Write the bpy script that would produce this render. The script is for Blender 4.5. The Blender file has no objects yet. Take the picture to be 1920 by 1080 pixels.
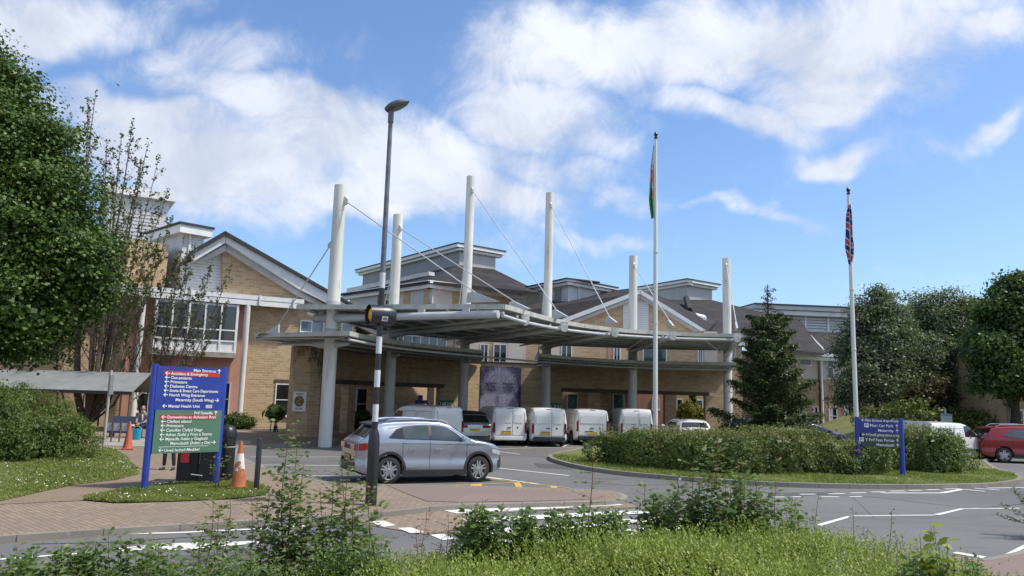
import bpy, bmesh, math, random
import numpy as np
from mathutils import Vector, Matrix
rnd = random.Random(7)
rng = np.random.default_rng(7)
C = bpy.context.scene.collection
S = bpy.context.scene
rad = math.radians
# ------------------------------------------------------------ camera
FPX, CAMZ = 1430.0, 2.4
PITCH, ROLL = rad(8.04), rad(1.6)
cam_d = bpy.data.cameras.new('camera'); cam = bpy.data.objects.new('camera', cam_d); C.objects.link(cam)
fw = Vector((0, math.cos(PITCH), math.sin(PITCH)))
up0 = Vector((0, -math.sin(PITCH), math.cos(PITCH)))
rt0 = Vector((1, 0, 0))
rt = (rt0*math.cos(ROLL) + up0*math.sin(ROLL)).normalized()
up = (up0*math.cos(ROLL) - rt0*math.sin(ROLL)).normalized()
M = Matrix((rt, up, -fw)).transposed().to_4x4(); M.translation = Vector((0, 0, CAMZ))
cam.matrix_world = M
cam_d.sensor_width = 36; cam_d.lens = 36*FPX/1920
cam_d.clip_start = 0.05; cam_d.clip_end = 3000
S.camera = cam
CO = Vector((0, 0, CAMZ))
# ------------------------------------------------------------ node helper
class NT:
    def __init__(s, tree): s.t = tree; s.L = tree.links
    def n(s, typ, ins=None, **kw):
        nd = s.t.nodes.new(typ)
        for k, v in kw.items(): setattr(nd, k, v)
        for k, v in (ins or {}).items():
            sk = nd.inputs[k]
            if isinstance(v, bpy.types.NodeSocket): s.L.new(v, sk)
            else: sk.default_value = v
        return nd
    def m(s, op, a, b=None, c=None, clamp=False):
        nd = s.t.nodes.new('ShaderNodeMath'); nd.operation = op; nd.use_clamp = clamp
        for i, v in enumerate((a, b, c)):
            if v is None: continue
            if isinstance(v, bpy.types.NodeSocket): s.L.new(v, nd.inputs[i])
            else: nd.inputs[i].default_value = v
        return nd.outputs[0]
    def ss(s, x, a, b, lo=0., hi=1.):
        nd = s.n('ShaderNodeMapRange', {'Value': x, 'From Min': a, 'From Max': b, 'To Min': lo, 'To Max': hi}, interpolation_type='SMOOTHSTEP')
        return nd.outputs[0]
    def mix(s, f, a, b, bt='MIX'):
        nd = s.t.nodes.new('ShaderNodeMix'); nd.data_type = 'RGBA'; nd.blend_type = bt
        for k, v in ((0, f), (6, a), (7, b)):
            if isinstance(v, bpy.types.NodeSocket): s.L.new(v, nd.inputs[k])
            else:
                if k and len(v) == 3: v = (*v, 1)
                nd.inputs[k].default_value = v
        return nd.outputs[2]
    def noise(s, vec, scale, detail=3, rough=.55, dist=0.):
        return s.n('ShaderNodeTexNoise', {'Vector': vec, 'Scale': scale, 'Detail': detail, 'Roughness': rough, 'Distortion': dist}).outputs[0]
# ------------------------------------------------------------ world
SUN_EL, SUN_AZ = rad(57), rad(97)      # azimuth clockwise from +Y: behind the camera, to the right
wd = bpy.data.worlds.new("World"); S.world = wd; wd.use_nodes = True
w = NT(wd.node_tree); wd.node_tree.nodes.clear()
def ray(px, py):
    return (fw + rt*((px-960)/FPX) + up*(-(py-540)/FPX))
def duv(px, py):
    d = ray(px, py); return d.x/d.y, d.z/d.y
sky = w.n('ShaderNodeTexSky', sky_type='NISHITA', sun_disc=False, sun_elevation=SUN_EL, sun_rotation=SUN_AZ, air_density=1.0, dust_density=1.2, ozone_density=2.5)
tc = w.n('ShaderNodeTexCoord').outputs['Generated']
sx = w.n('ShaderNodeSeparateXYZ', {0: tc})
X_, Y_, Z_ = sx.outputs
yy = w.m('MAXIMUM', Y_, .08)
U = w.m('DIVIDE', X_, yy); V = w.m('DIVIDE', Z_, yy)
zz = w.m('ADD', w.m('MAXIMUM', Z_, 0.), .22)
pl = w.n('ShaderNodeCombineXYZ', {0: w.m('DIVIDE', X_, zz), 1: w.m('DIVIDE', Y_, zz), 2: 0.}).outputs[0]
n1 = w.noise(pl, 1.9, 9, .56, .25)
n2 = w.noise(tc, 10., 9, .66, .5)
uvv = w.n('ShaderNodeCombineXYZ', {0: U, 1: V, 2: 0.}).outputs[0]
nw = w.n('ShaderNodeTexNoise', {'Vector': uvv, 'Scale': 4.5, 'Detail': 4}).outputs[1]
wv = w.n('ShaderNodeVectorMath', {0: nw, 1: (.5, .5, .5)}, operation='SUBTRACT').outputs[0]
wv = w.n('ShaderNodeVectorMath', {0: wv, 3: .22}, operation='SCALE').outputs[0]
uvw = w.n('ShaderNodeVectorMath', {0: uvv, 1: wv}, operation='ADD').outputs[0]
BL = [(60, 15, 230, 85, 0, 1.1), (30, 100, 90, 60, 0, .8), (410, 95, 140, 55, -10, .62), (300, 240, 260, 70, 6, .95), (560, 200, 300, 75, 12, .85),
      (400, 320, 290, 100, 0, 1.05), (200, 200, 150, 60, 10, .8), (680, 300, 320, 120, 8, 1.05), (880, 370, 260, 85, 10, .95), (620, 400, 330, 42, 2, .8),
      (960, 120, 140, 80, 0, .9), (1000, 215, 200, 75, 8, 1.0), (1150, 70, 260, 100, 0, 1.0), (1450, 60, 420, 110, 0, 1.1), (1370, 195, 200, 50, 6, .95),
      (1560, 150, 260, 70, 0, .85), (1590, 302, 92, 26, 0, .85), (1835, 258, 90, 24, -24, .72), (1860, 90, 110, 60, -25, .72),
      (1120, 470, 110, 22, 3, .65), (1440, 412, 150, 22, 2, .55), (1170, 385, 80, 42, 20, .62), (1310, 410, 80, 18, 6, .5), (1000, 300, 170, 70, 10, .8), (980, 410, 110, 40, 0, .7), (1700, 20, 260, 60, 0, .8)]
acc = None
for (bx, by, rx, ry, an, wt) in BL:
    cu, cv = duv(bx, by)
    mp = w.n('ShaderNodeMapping', {'Vector': uvw, 'Location': (cu, cv, 0), 'Rotation': (0, 0, -rad(an)), 'Scale': (rx/FPX, ry/FPX, 1)}, vector_type='TEXTURE').outputs[0]
    ln = w.n('ShaderNodeVectorMath', {0: mp}, operation='LENGTH').outputs['Value']
    b = w.ss(ln, 1.55, .2, 0., wt)
    acc = b if acc is None else w.m('MAXIMUM', acc, b)
front = w.ss(Y_, .05, .25)
base_d = w.m('MULTIPLY', w.m('SUBTRACT', 1., front), .62)
dens = w.m('ADD', w.m('ADD', w.m('MULTIPLY', acc, front), base_d), w.m('ADD', w.m('MULTIPLY', w.m('SUBTRACT', n1, .5), 1.3), w.m('MULTIPLY', w.m('SUBTRACT', n2, .5), 1.4)))
cov = w.ss(dens, .10, 1.02)
cov = w.m('MULTIPLY', cov, .93)
shade = w.ss(w.m('ADD', w.m('MULTIPLY', n2, .55), w.m('MULTIPLY', w.noise(tc, 5., 5, .5), .6)), .38, .78)
CLD = 1.0
cl = w.mix(shade, (.42*CLD, .46*CLD, .55*CLD), (.66*CLD, .68*CLD, .74*CLD))
SKYSTR = .125
skc = w.mix(1., sky.outputs[0], (SKYSTR*.80, SKYSTR*.92, SKYSTR*1.06), 'MULTIPLY')
col = w.mix(cov, skc, cl)
bg = w.n('ShaderNodeBackground', {'Color': col, 'Strength': 1.0})
wo = w.n('ShaderNodeOutputWorld'); w.L.new(bg.outputs[0], wo.inputs[0])
sun_d = bpy.data.lights.new('sun', 'SUN'); sun_d.energy = 3.2; sun_d.angle = rad(4.0); sun_d.color = (1, .925, .80)
sun = bpy.data.objects.new('sun', sun_d); C.objects.link(sun)
sd = Vector((math.sin(SUN_AZ)*math.cos(SUN_EL), math.cos(SUN_AZ)*math.cos(SUN_EL), math.sin(SUN_EL)))
sun.rotation_euler = sd.to_track_quat('Z', 'Y').to_euler(); sun.location = (0, 0, 60)
S.view_settings.view_transform = 'Standard'; S.view_settings.look = 'None'
S.view_settings.exposure = 0.6; S.view_settings.gamma = 1
# ------------------------------------------------------------ geometry helpers
def P(px, py, Y):
    d = ray(px, py); return CO + d*(Y/d.y)
def G(px, py, z=0.):
    d = ray(px, py)
    k = (z-CAMZ)/d.z if abs(d.z) > 1e-4 else -1
    if k <= 0: return P(px, py, 120)
    return CO + d*k
def HZ(px, py, Y):      # height of that pixel at distance Y
    return P(px, py, Y).z
class MB:
    def __init__(s): s.v = []; s.f = []
    def add(s, vs, fs):
        o = len(s.v); s.v += [tuple(v) for v in vs]; s.f += [tuple(i+o for i in f) for f in fs]; return s
    def prism(s, poly, ext):
        n = len(poly); e = Vector(ext); p = [Vector(q) for q in poly]
        vs = p+[q+e for q in p]
        s.add(vs, [tuple(range(n))[::-1], tuple(range(n, 2*n))]+[(i, (i+1) % n, n+(i+1) % n, n+i) for i in range(n)]); return s
    def box(s, c, d, rz=0., ax=None):
        c = Vector(c); R = Matrix.Rotation(rz, 3, 'Z') if ax is None else ax
        vs = [c+R @ Vector((d[0]*i/2, d[1]*j/2, d[2]*k/2)) for i in (-1, 1) for j in (-1, 1) for k in (-1, 1)]
        s.add(vs, [(0, 1, 3, 2), (4, 6, 7, 5), (0, 4, 5, 1), (2, 3, 7, 6), (0, 2, 6, 4), (1, 5, 7, 3)]); return s
    def tube(s, pts, r, n=12, cap=True):
        pts = [Vector(p) for p in pts]; m = len(pts)
        rs = r if isinstance(r, (list, tuple)) else [r]*m
        ref = None; rings = []
        for i, p in enumerate(pts):
            t = (pts[min(i+1, m-1)]-pts[max(i-1, 0)]).normalized()
            if ref is None:
                ref = Vector((0, 0, 1)) if abs(t.z) < .9 else Vector((1, 0, 0))
            a = t.cross(ref)
            if a.length < 1e-5: a = t.cross(Vector((0, 1, .3)))
            a.normalize(); b = t.cross(a).normalized(); ref = -b if False else ref
            rings.append([p+(a*math.cos(k*2*math.pi/n)+b*math.sin(k*2*math.pi/n))*rs[i] for k in range(n)])
        vs = [q for rg in rings for q in rg]
        fs = [(i*n+k, i*n+(k+1) % n, (i+1)*n+(k+1) % n, (i+1)*n+k) for i in range(m-1) for k in range(n)]
        if cap: fs += [tuple(range(n))[::-1], tuple((m-1)*n+k for k in range(n))]
        s.add(vs, fs); return s
    def lathe(s, prof, c=(0, 0, 0), n=24, ax=None, cap=True):      # prof: (r, h) about local Z
        R = ax or Matrix.Identity(3); c = Vector(c)
        vs = []; fs = []
        for (r, h) in prof:
            for k in range(n):
                a = 2*math.pi*k/n; vs.append(c+R @ Vector((r*math.cos(a), r*math.sin(a), h)))
        for i in range(len(prof)-1):
            for k in range(n): fs.append((i*n+k, i*n+(k+1) % n, (i+1)*n+(k+1) % n, (i+1)*n+k))
        if cap: fs.append(tuple(range(n))[::-1]); fs.append(tuple((len(prof)-1)*n+k for k in range(n)))
        s.add(vs, fs); return s
    def grid(s, rows):
        m = len(rows); n = len(rows[0])
        s.add([q for r in rows for q in r], [(i*n+j, i*n+j+1, (i+1)*n+j+1, (i+1)*n+j) for i in range(m-1) for j in range(n-1)]); return s
def tag(o, label=None, cat=None, group=None, kind=None):
    if label: o['label'] = label
    if cat: o['category'] = cat
    if group: o['group'] = group
    if kind: o['kind'] = kind
    return o
def absloc(o):
    l = Vector((0, 0, 0))
    while o is not None: l += Vector(o.location); o = o.parent
    return l
def obj(name, mb, mat, parent=None, smooth=False, world=True, angle=35, bevel=0, label=None):
    v = np.array(mb.v, dtype=float).reshape(-1, 3)
    if parent is not None:
        off = np.array(absloc(parent)) if world else np.zeros(3)
    else:
        lo = v.min(0); hi = v.max(0); off = np.array([(lo[0]+hi[0])/2, (lo[1]+hi[1])/2, lo[2]])
    me = bpy.data.meshes.new(name); me.from_pydata((v-off).tolist(), [], mb.f)
    me.update()
    bm = bmesh.new(); bm.from_mesh(me); bmesh.ops.recalc_face_normals(bm, faces=bm.faces)
    if bevel:
        bmesh.ops.remove_doubles(bm, verts=bm.verts, dist=1e-4)
        es = [e for e in bm.edges if len(e.link_faces) == 2 and e.calc_face_angle() > .5]
        bmesh.ops.bevel(bm, geom=es, offset=bevel, segments=2, affect='EDGES', clamp_overlap=True)
    bm.to_mesh(me); bm.free()
    if smooth:
        me.shade_smooth(); me.set_sharp_from_angle(angle=rad(angle))
    me.materials.append(mat)
    o = bpy.data.objects.new(name, me); C.objects.link(o)
    if parent is not None: o.parent = parent
    else: o.location = off
    if label: o['label'] = label
    return o
def thing(name, loc, label, cat, group=None, rz=0.):
    o = bpy.data.objects.new(name, None); C.objects.link(o); o.location = loc; o.rotation_euler = (0, 0, rz)
    o.empty_display_size = .3
    return tag(o, label, cat, group)
def copy_tree(o, parent=None):
    c = o.copy(); C.objects.link(c); c.parent = parent
    for ch in list(o.children): copy_tree(ch, c)
    return c
# ------------------------------------------------------------ materials
def new_mat(name):
    m = bpy.data.materials.new(name); m.use_nodes = True; m.node_tree.nodes.clear(); t = NT(m.node_tree)
    o = t.n('ShaderNodeOutputMaterial'); p = t.n('ShaderNodeBsdfPrincipled'); t.L.new(p.outputs[0], o.inputs[0])
    return m, t, p
def setp(t, p, **k):
    for a, v in k.items():
        sk = p.inputs[a.replace('_', ' ')]
        if isinstance(v, bpy.types.NodeSocket): t.L.new(v, sk)
        else: sk.default_value = v
def c4(c): return (*c, 1)
def bump(t, p, h, dist=.01, strength=.5):
    b = t.n('ShaderNodeBump', {'Height': h, 'Distance': dist, 'Strength': strength}); t.L.new(b.outputs[0], p.inputs['Normal'])
def pos(t): return t.n('ShaderNodeNewGeometry').outputs['Position']
def plain(name, c, rough=.5, metal=0., var=.12, scale=3., coat=0., dirt=None, streak=False, spec=.5, c2=None):
    m, t, p = new_mat(name)
    ob = t.n('ShaderNodeTexCoord').outputs['Object']
    if streak:
        ob = t.n('ShaderNodeMapping', {'Vector': pos(t), 'Scale': (1, 1, .12)}).outputs[0]
    n = t.noise(ob, scale, 6, .6)
    f = t.ss(n, .3, .7)
    a = tuple(x*(1-var) for x in c); b = tuple(min(1, x*(1+var)) for x in c)
    col = t.mix(f, a, b)
    if dirt:
        n3 = t.noise(ob, scale*2.3, 7, .7)
        col = t.mix(t.ss(n3, dirt[1], dirt[1]+.22), col, dirt[0])
    setp(t, p, Base_Color=col, Roughness=rough, Metallic=metal, Coat_Weight=coat, Specular_IOR_Level=spec)
    p.inputs['Coat Roughness'].default_value = .06
    return m
def wallcoords(t):
    g = t.n('ShaderNodeNewGeometry')
    tan = t.n('ShaderNodeVectorMath', {0: g.outputs['True Normal'], 1: (0, 0, 1)}, operation='CROSS_PRODUCT').outputs[0]
    u = t.n('ShaderNodeVectorMath', {0: g.outputs['Position'], 1: tan}, operation='DOT_PRODUCT').outputs['Value']
    z = t.n('ShaderNodeSeparateXYZ', {0: g.outputs['Position']}).outputs[2]
    return u, z, g.outputs['Position']
def brick_mat(name, c1, c2, mortar, stain=.0, bw=.42, bh=.145, stainc=(.03, .025, .02)):
    m, t, p = new_mat(name)
    u, z, ps = wallcoords(t)
    v = t.n('ShaderNodeCombineXYZ', {0: u, 1: z, 2: 0.}).outputs[0]
    b = t.n('ShaderNodeTexBrick', {'Vector': v, 'Color1': c4(c1), 'Color2': c4(c2), 'Mortar': c4(mortar), 'Scale': 1., 'Mortar Size': .019, 'Brick Width': bw, 'Row Height': bh, 'Bias': -.15, 'Mortar Smooth': .2})
    col = b.outputs[0]
    big = t.noise(ps, .35, 5, .6)
    col = t.mix(t.ss(big, .4, .75, 0, .22), col, tuple(x*.62 for x in c1))
    small = t.noise(ps, 7., 3, .7)
    col = t.mix(t.ss(small, .5, .8, 0, .35), col, tuple(x*.55 for x in c2))
    if stain:
        st = t.noise(t.n('ShaderNodeMapping', {'Vector': ps, 'Scale': (1.2, 1.2, .5)}).outputs[0], 1.1, 7, .7)
        hz = t.ss(z, 2.0, 4.6)
        col = t.mix(t.m('MULTIPLY', t.ss(t.m('ADD', st, t.m('MULTIPLY', hz, .2)), .60, .78), stain), col, stainc)
    setp(t, p, Base_Color=col, Roughness=.9, Specular_IOR_Level=.2)
    bump(t, p, t.m('SUBTRACT', 1., b.outputs[1]), .008, .6)
    return m
def stripe_mat(name, c, gap, period, horiz=True, rough=.5, frac=.12, metal=0.):
    m, t, p = new_mat(name)
    u, z, ps = wallcoords(t)
    x = z if horiz else u
    f = t.m('FRACT', t.m('DIVIDE', x, period))
    edge = t.m('LESS_THAN', f, frac)
    n = t.noise(t.n('ShaderNodeMapping', {'Vector': ps, 'Scale': (1, 1, .3)}).outputs[0], 1.3, 6, .6)
    col = t.mix(t.ss(n, .3, .7), tuple(q*.86 for q in c), c)
    col = t.mix(edge, col, gap)
    setp(t, p, Base_Color=col, Roughness=rough, Metallic=metal)
    bump(t, p, f, .02, .5)
    return m
def leaf_mat(name, c1, c2, c3=None, rough=.5, trans=.25):
    m, t, p = new_mat(name)
    g = t.n('ShaderNodeNewGeometry')
    r = g.outputs['Random Per Island']
    n = t.noise(g.outputs['Position'], .9, 3)
    f = t.m('ADD', t.m('MULTIPLY', r, .6), t.m('MULTIPLY', t.ss(n, .35, .65), .45), clamp=True)
    col = t.mix(f, c1, c2)
    if c3 is not None:
        col = t.mix(t.ss(t.m('FRACT', t.m('MULTIPLY', r, 17.3)), .86, .92), col, c3)
    setp(t, p, Base_Color=col, Roughness=rough, Specular_IOR_Level=.35)
    tr = t.n('ShaderNodeBsdfTranslucent', {'Color': t.mix(.5, col, (.25, .38, .04))})
    ms = t.n('ShaderNodeMixShader', {0: trans}); t.L.new(p.outputs[0], ms.inputs[1]); t.L.new(tr.outputs[0], ms.inputs[2])
    out = [q for q in m.node_tree.nodes if q.type == 'OUTPUT_MATERIAL'][0]
    t.L.new(ms.outputs[0], out.inputs[0])
    return m
def glass_mat(name, c=(.02, .025, .03), rough=.04, var=.5):
    m, t, p = new_mat(name)
    n = t.noise(pos(t), .7, 3)
    col = t.mix(t.ss(n, .35, .65), tuple(x*(1-var) for x in c), tuple(x*(1+var) for x in c))
    setp(t, p, Base_Color=col, Roughness=rough, Specular_IOR_Level=.8)
    return m
BRICK = brick_mat('buff_brick', (.53, .385, .23), (.36, .235, .125), (.50, .43, .33))
BRICK_D = brick_mat('screen_brick', (.50, .37, .225), (.33, .23, .13), (.46, .38, .28), stain=.10)
BRICK_S = brick_mat('stained_brick', (.48, .35, .21), (.33, .22, .12), (.42, .36, .27), stain=.8)
BRICK_R = brick_mat('right_brick', (.46, .32, .2), (.33, .22, .125), (.42, .34, .25))
SOLDIER = brick_mat('lintel_brick', (.13, .095, .07), (.10, .075, .055), (.11, .09, .07), bw=.085, bh=.235)
CLAP = stripe_mat('white_clapboard', (.66, .68, .70), (.28, .29, .31), .18)
CLAPG = stripe_mat('grey_cladding', (.44, .45, .46), (.3, .31, .32), .16, False)
LOUV = stripe_mat('louvre_panels', (.30, .31, .33), (.13, .14, .15), .14, False, frac=.3)
LOUVW = stripe_mat('white_louvres', (.62, .64, .66), (.20, .21, .23), .3, True, frac=.35)
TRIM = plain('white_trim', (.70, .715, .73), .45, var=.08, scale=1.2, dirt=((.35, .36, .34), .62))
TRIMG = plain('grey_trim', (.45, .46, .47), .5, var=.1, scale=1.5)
CREAM = plain('cream_render', (.60, .53, .47), .8, var=.08, scale=.8)
PINK = plain('pink_render', (.47, .255, .20), .85, var=.1, scale=.7, dirt=((.30, .17, .135), .6))
def slate_mat():
    m, t, p = new_mat('slate_roof')
    g = pos(t)
    br = t.n('ShaderNodeTexBrick', {'Vector': t.n('ShaderNodeMapping', {'Vector': g, 'Rotation': (0, 0, .5)}).outputs[0], 'Color1': (.036, .035, .039, 1), 'Color2': (.027, .026, .03, 1), 'Mortar': (.025, .024, .028, 1), 'Scale': 1., 'Brick Width': .9, 'Row Height': .5, 'Mortar Size': .02})
    n = t.noise(t.n('ShaderNodeMapping', {'Vector': g, 'Scale': (.25, .25, 1.5)}).outputs[0], 1.4, 6, .6)
    col = t.mix(t.ss(n, .35, .7), br.outputs[0], (.05, .046, .045))
    setp(t, p, Base_Color=col, Roughness=.85, Specular_IOR_Level=.18)
    return m
SLATE = slate_mat()
SLATEE = plain('slate_edge', (.03, .028, .03), .7)
GLASS = glass_mat('window_glass')
GLASSB = glass_mat('sky_reflecting_glass', (.12, .17, .22), .05, .3)
GLASST = glass_mat('teal_glass', (.015, .05, .05), .06)
CONC = plain('concrete', (.30, .28, .25), .85, var=.18, scale=2.)
STEEL = plain('weathered_white_paint', (.62, .625, .59), .5, var=.16, scale=2.2, dirt=((.36, .37, .29), .53), streak=True)
STEELC = plain('canopy_grey_paint', (.46, .475, .49), .45, var=.10, scale=1.5)
def deck_mat():
    m, t, p = new_mat('canopy_deck')
    n = t.noise(pos(t), 1.8, 7, .65)
    f = t.ss(n, .3, .7)
    col = t.mix(f, (.20, .205, .195), (.34, .345, .33))
    setp(t, p, Base_Color=col, Roughness=.7, Metallic=0.)
    return m
DECK = deck_mat()
# ------------------------------------------------------------ ground
def asphalt():
    m, t, p = new_mat('asphalt')
    g = pos(t)
    n = t.noise(g, .16, 5, .6); f = t.noise(g, 60., 3, .7); md = t.noise(t.n('ShaderNodeMapping', {'Vector': g, 'Scale': (.35, 1.3, 1)}).outputs[0], .9, 6, .65)
    col = t.mix(t.ss(n, .3, .7), (.105, .104, .105), (.15, .148, .147))
    col = t.mix(t.ss(md, .50, .72, 0, .6), col, (.072, .072, .074))
    st_ = t.noise(g, 1.7, 8, .75); col = t.mix(t.ss(st_, .62, .72, 0, .5), col, (.055, .054, .053)); col = t.mix(t.ss(st_, .40, .30, 0, .35), col, (.2, .195, .185))
    col = t.mix(t.ss(f, .35, .75, 0, .45), col, (.20, .2, .205))
    wv = t.n('ShaderNodeTexVoronoi', {'Vector': t.n('ShaderNodeMapping', {'Vector': g, 'Scale': (.10, .22, 1)}).outputs[0], 'Scale': 1., 'Randomness': 1.}, feature='DISTANCE_TO_EDGE').outputs[0]
    col = t.mix(t.ss(wv, .004, .0, 0, .55), col, (.05, .05, .052))
    setp(t, p, Base_Color=col, Roughness=.82, Specular_IOR_Level=.3)
    bump(t, p, f, .004, .6)
    return m
def pavers(name, c1, c2, mort, rot, bw=.2, bh=.1, patch=(.17, .14, .11)):
    m, t, p = new_mat(name)
    g = pos(t)
    v = t.n('ShaderNodeMapping', {'Vector': g, 'Rotation': (0, 0, rot)}).outputs[0]
    b = t.n('ShaderNodeTexBrick', {'Vector': v, 'Color1': c4(c1), 'Color2': c4(c2), 'Mortar': c4(mort), 'Scale': 1., 'Mortar Size': .008, 'Brick Width': bw, 'Row Height': bh})
    n = t.noise(g, .5, 6, .65); f = t.noise(g, 22., 4, .7)
    col = t.mix(t.ss(n, .35, .7, 0, .5), b.outputs[0], patch)
    col = t.mix(t.ss(f, .5, .8, 0, .5), col, tuple(x*1.6 for x in c1))
    setp(t, p, Base_Color=col, Roughness=.88, Specular_IOR_Level=.25)
    bump(t, p, b.outputs[1], .006, -.5)
    return m
ASPH = asphalt()
PAVE = pavers('brick_pavers', (.29, .225, .17), (.215, .165, .125), (.10, .08, .06), .75)
PAVR = pavers('red_paving', (.215, .165, .145), (.195, .148, .13), (.16, .125, .11), .2, 3., 2., (.165, .14, .125))
KERB = pavers('kerb_stone', (.25, .235, .21), (.21, .2, .18), (.08, .07, .06), .1, .9, 30., (.15, .135, .11))
def paint_mat(name, c, under):
    m, t, p = new_mat(name)
    g = pos(t)
    n = t.noise(g, 9., 7, .72); n2 = t.noise(g, 1.2, 4, .6)
    f = t.ss(t.m('ADD', t.m('MULTIPLY', n, .7), t.m('MULTIPLY', n2, .3)), .55, .66, 0, .75)
    setp(t, p, Base_Color=t.mix(f, c, under), Roughness=.7)
    return m
WPAINT = paint_mat('white_road_paint', (.62, .62, .60), (.2, .2, .2))
YPAINT = paint_mat('yellow_road_paint', (.52, .33, .06), (.2, .17, .1))
def grass_ground(name, c1, c2, c3):
    m, t, p = new_mat(name)
    g = pos(t); n = t.noise(g, .8, 6, .65); f = t.noise(g, 30, 3, .7)
    col = t.mix(t.ss(n, .3, .7), c1, c2)
    col = t.mix(t.ss(f, .45, .8), col, c3)
    setp(t, p, Base_Color=col, Roughness=.9)
    bump(t, p, f, .03, .8)
    return m
GRASSG = grass_ground('grass_soil', (.085, .12, .028), (.15, .155, .045), (.19, .18, .07))
SOIL = grass_ground('bare_earth', (.23, .175, .12), (.175, .13, .09), (.29, .23, .165))
def sheet(name, pts, z, mat, kind='structure', label=None):
    mb = MB(); mb.add([(x, y, z) for x, y in pts], [tuple(range(len(pts)))])
    o = obj(name, mb, mat)
    return tag(o, label, None, None, kind)
def gp(pxs, z=0.): return [(lambda q: (q.x, q.y))(G(x, y, z)) for x, y in pxs]
def slab(name, pts, z0, z1, mat):
    mb = MB(); mb.prism([(x, y, z0) for x, y in pts], (0, 0, z1-z0)); return tag(obj(name, mb, mat), kind='structure')
def smooth2(pts, it=2):
    for _ in range(it):
        q = [pts[0]]
        for a, b in zip(pts[:-1], pts[1:]):
            q += [(a[0]*.75+b[0]*.25, a[1]*.75+b[1]*.25), (a[0]*.25+b[0]*.75, a[1]*.25+b[1]*.75)]
        q.append(pts[-1]); pts = q
    return pts
def offs(pts, d, closed=False):
    out = []; n = len(pts)
    for i in range(n):
        a = pts[(i-1) % n] if closed else pts[max(i-1, 0)]; b = pts[(i+1) % n] if closed else pts[min(i+1, n-1)]
        tx, ty = b[0]-a[0], b[1]-a[1]; l = math.hypot(tx, ty) or 1
        out.append((pts[i][0]-ty/l*d, pts[i][1]+tx/l*d))
    return out
def ribbon(name, pts, w, z0, z1, mat, closed=False):
    a = pts; b = offs(pts, w, closed); n = len(pts); mb = MB()
    vs = []
    for i in range(n):
        vs += [(a[i][0], a[i][1], z0), (a[i][0], a[i][1], z1), (b[i][0], b[i][1], z1), (b[i][0], b[i][1], z0)]
    fs = []
    for i in range(n if closed else n-1):
        j = (i+1) % n
        for k in range(4): fs.append((i*4+k, i*4+(k+1) % 4, j*4+(k+1) % 4, j*4+k))
    mb.add(vs, fs)
    return tag(obj(name, mb, mat), kind='structure')
sheet('ground', [(-900, -60), (900, -60), (900, 1800), (-900, 1800)], -.02, GRASSG)
sheet('road', [(-60, -2), (75, -2), (75, 75), (-60, 75)], -.004, ASPH)
# pavement on the left with the raised red crossing apron
edge = smooth2(gp([(-420, 1040), (-150, 1016), (0, 1003), (150, 993), (300, 984), (450, 975), (600, 967), (690, 961), (750, 955), (800, 949), (850, 945), (1000, 942), (1130, 939), (1163, 935), (1168, 929), (1150, 923), (1110, 919), (1040, 916), (950, 914), (840, 911), (720, 909), (640, 907), (590, 902), (540, 892), (490, 876), (455, 862), (437, 852), (436, 844), (452, 838), (500, 834), (560, 832), (620, 830)], .1), 2)
back = [(-8, 46), (-20, 46), (-40, 46), (-60, 46), (-60, 17)]
slab('pavement', edge+back, -.05, .1, PAVE)
ribbon('kerb', edge, -.14, -.04, .104, KERB)
# red tinted apron, a laid sheet on the pavement
sheet('crossing_apron', gp([(725, 910), (840, 913), (950, 917), (1040, 920), (1110, 924), (1135, 929), (1120, 936), (1000, 940), (860, 942), (800, 940), (760, 925)], .1), .109, PAVR)
sheet('crossing_ramp', gp([(770, 957), (850, 948), (1000, 943), (1150, 940), (1200, 947), (1190, 952), (1000, 958), (880, 966), (905, 985), (800, 1003), (690, 985), (640, 975), (690, 968)]), .006, PAVE)
# zebra bars
for pl_ in ([(832, 958), (1140, 942), (1170, 948), (856, 964)], [(862, 974), (1200, 957), (1225, 963), (885, 981)], [(900, 993), (1240, 970), (1262, 977), (925, 1003)], [(940, 1014), (1280, 985), (1300, 993), (960, 1025)]):
    sheet('road_marking', gp(pl_), .014, WPAINT)
for pl_ in ([(835, 957), (858, 965), (700, 978), (640, 985), (620, 980)],):
    pass
# white lines
def line(pxs, w=.12, mat=None, z=.004):
    pts = gp(pxs); mb = MB(); a = offs(pts, w/2); b = offs(pts, -w/2); n = len(pts)
    mb.add([(x, y, z) for x, y in a+b], [(i, i+1, n+i+1, n+i) for i in range(n-1)])
    return tag(obj('road_marking', mb, mat or WPAINT), kind='structure')
def poly(pxs, mat=None, z=.004): return sheet('road_marking', gp(pxs), z, mat or WPAINT)
line([(-200, 1030), (0, 1014), (190, 1003)]); line([(205, 1002), (330, 999), (480, 992), (590, 985)])
line([(-100, 1056), (0, 1049), (80, 1043), (150, 1038)], .1); line([(215, 1030), (300, 1021), (440, 1016)], .09)
poly([(290, 1023), (330, 1021), (490, 1014), (495, 1018), (390, 1027), (315, 1034), (302, 1028), (232, 1035), (225, 1032)])
poly([(690, 979), (720, 977), (742, 986), (720, 989)], None, .012); poly([(745, 991), (770, 990), (797, 999), (770, 1001)], None, .012)
poly([(806, 1003), (830, 1001), (855, 1010), (830, 1013)])
line([(929, 877), (1067, 892)], .13)
line([(975, 852), (930, 846)], .1)
for a, b in (((470, 857), (640, 857)), ((482, 872), (640, 873)), ((560, 892), (640, 893)), ((985, 838), (1003, 829)), ((1055, 838), (1072, 830)), ((900, 842), (1100, 838)), ((905, 893), (1010, 908)), ((940, 899), (870, 890))):
    line([a, b], .1)
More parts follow.
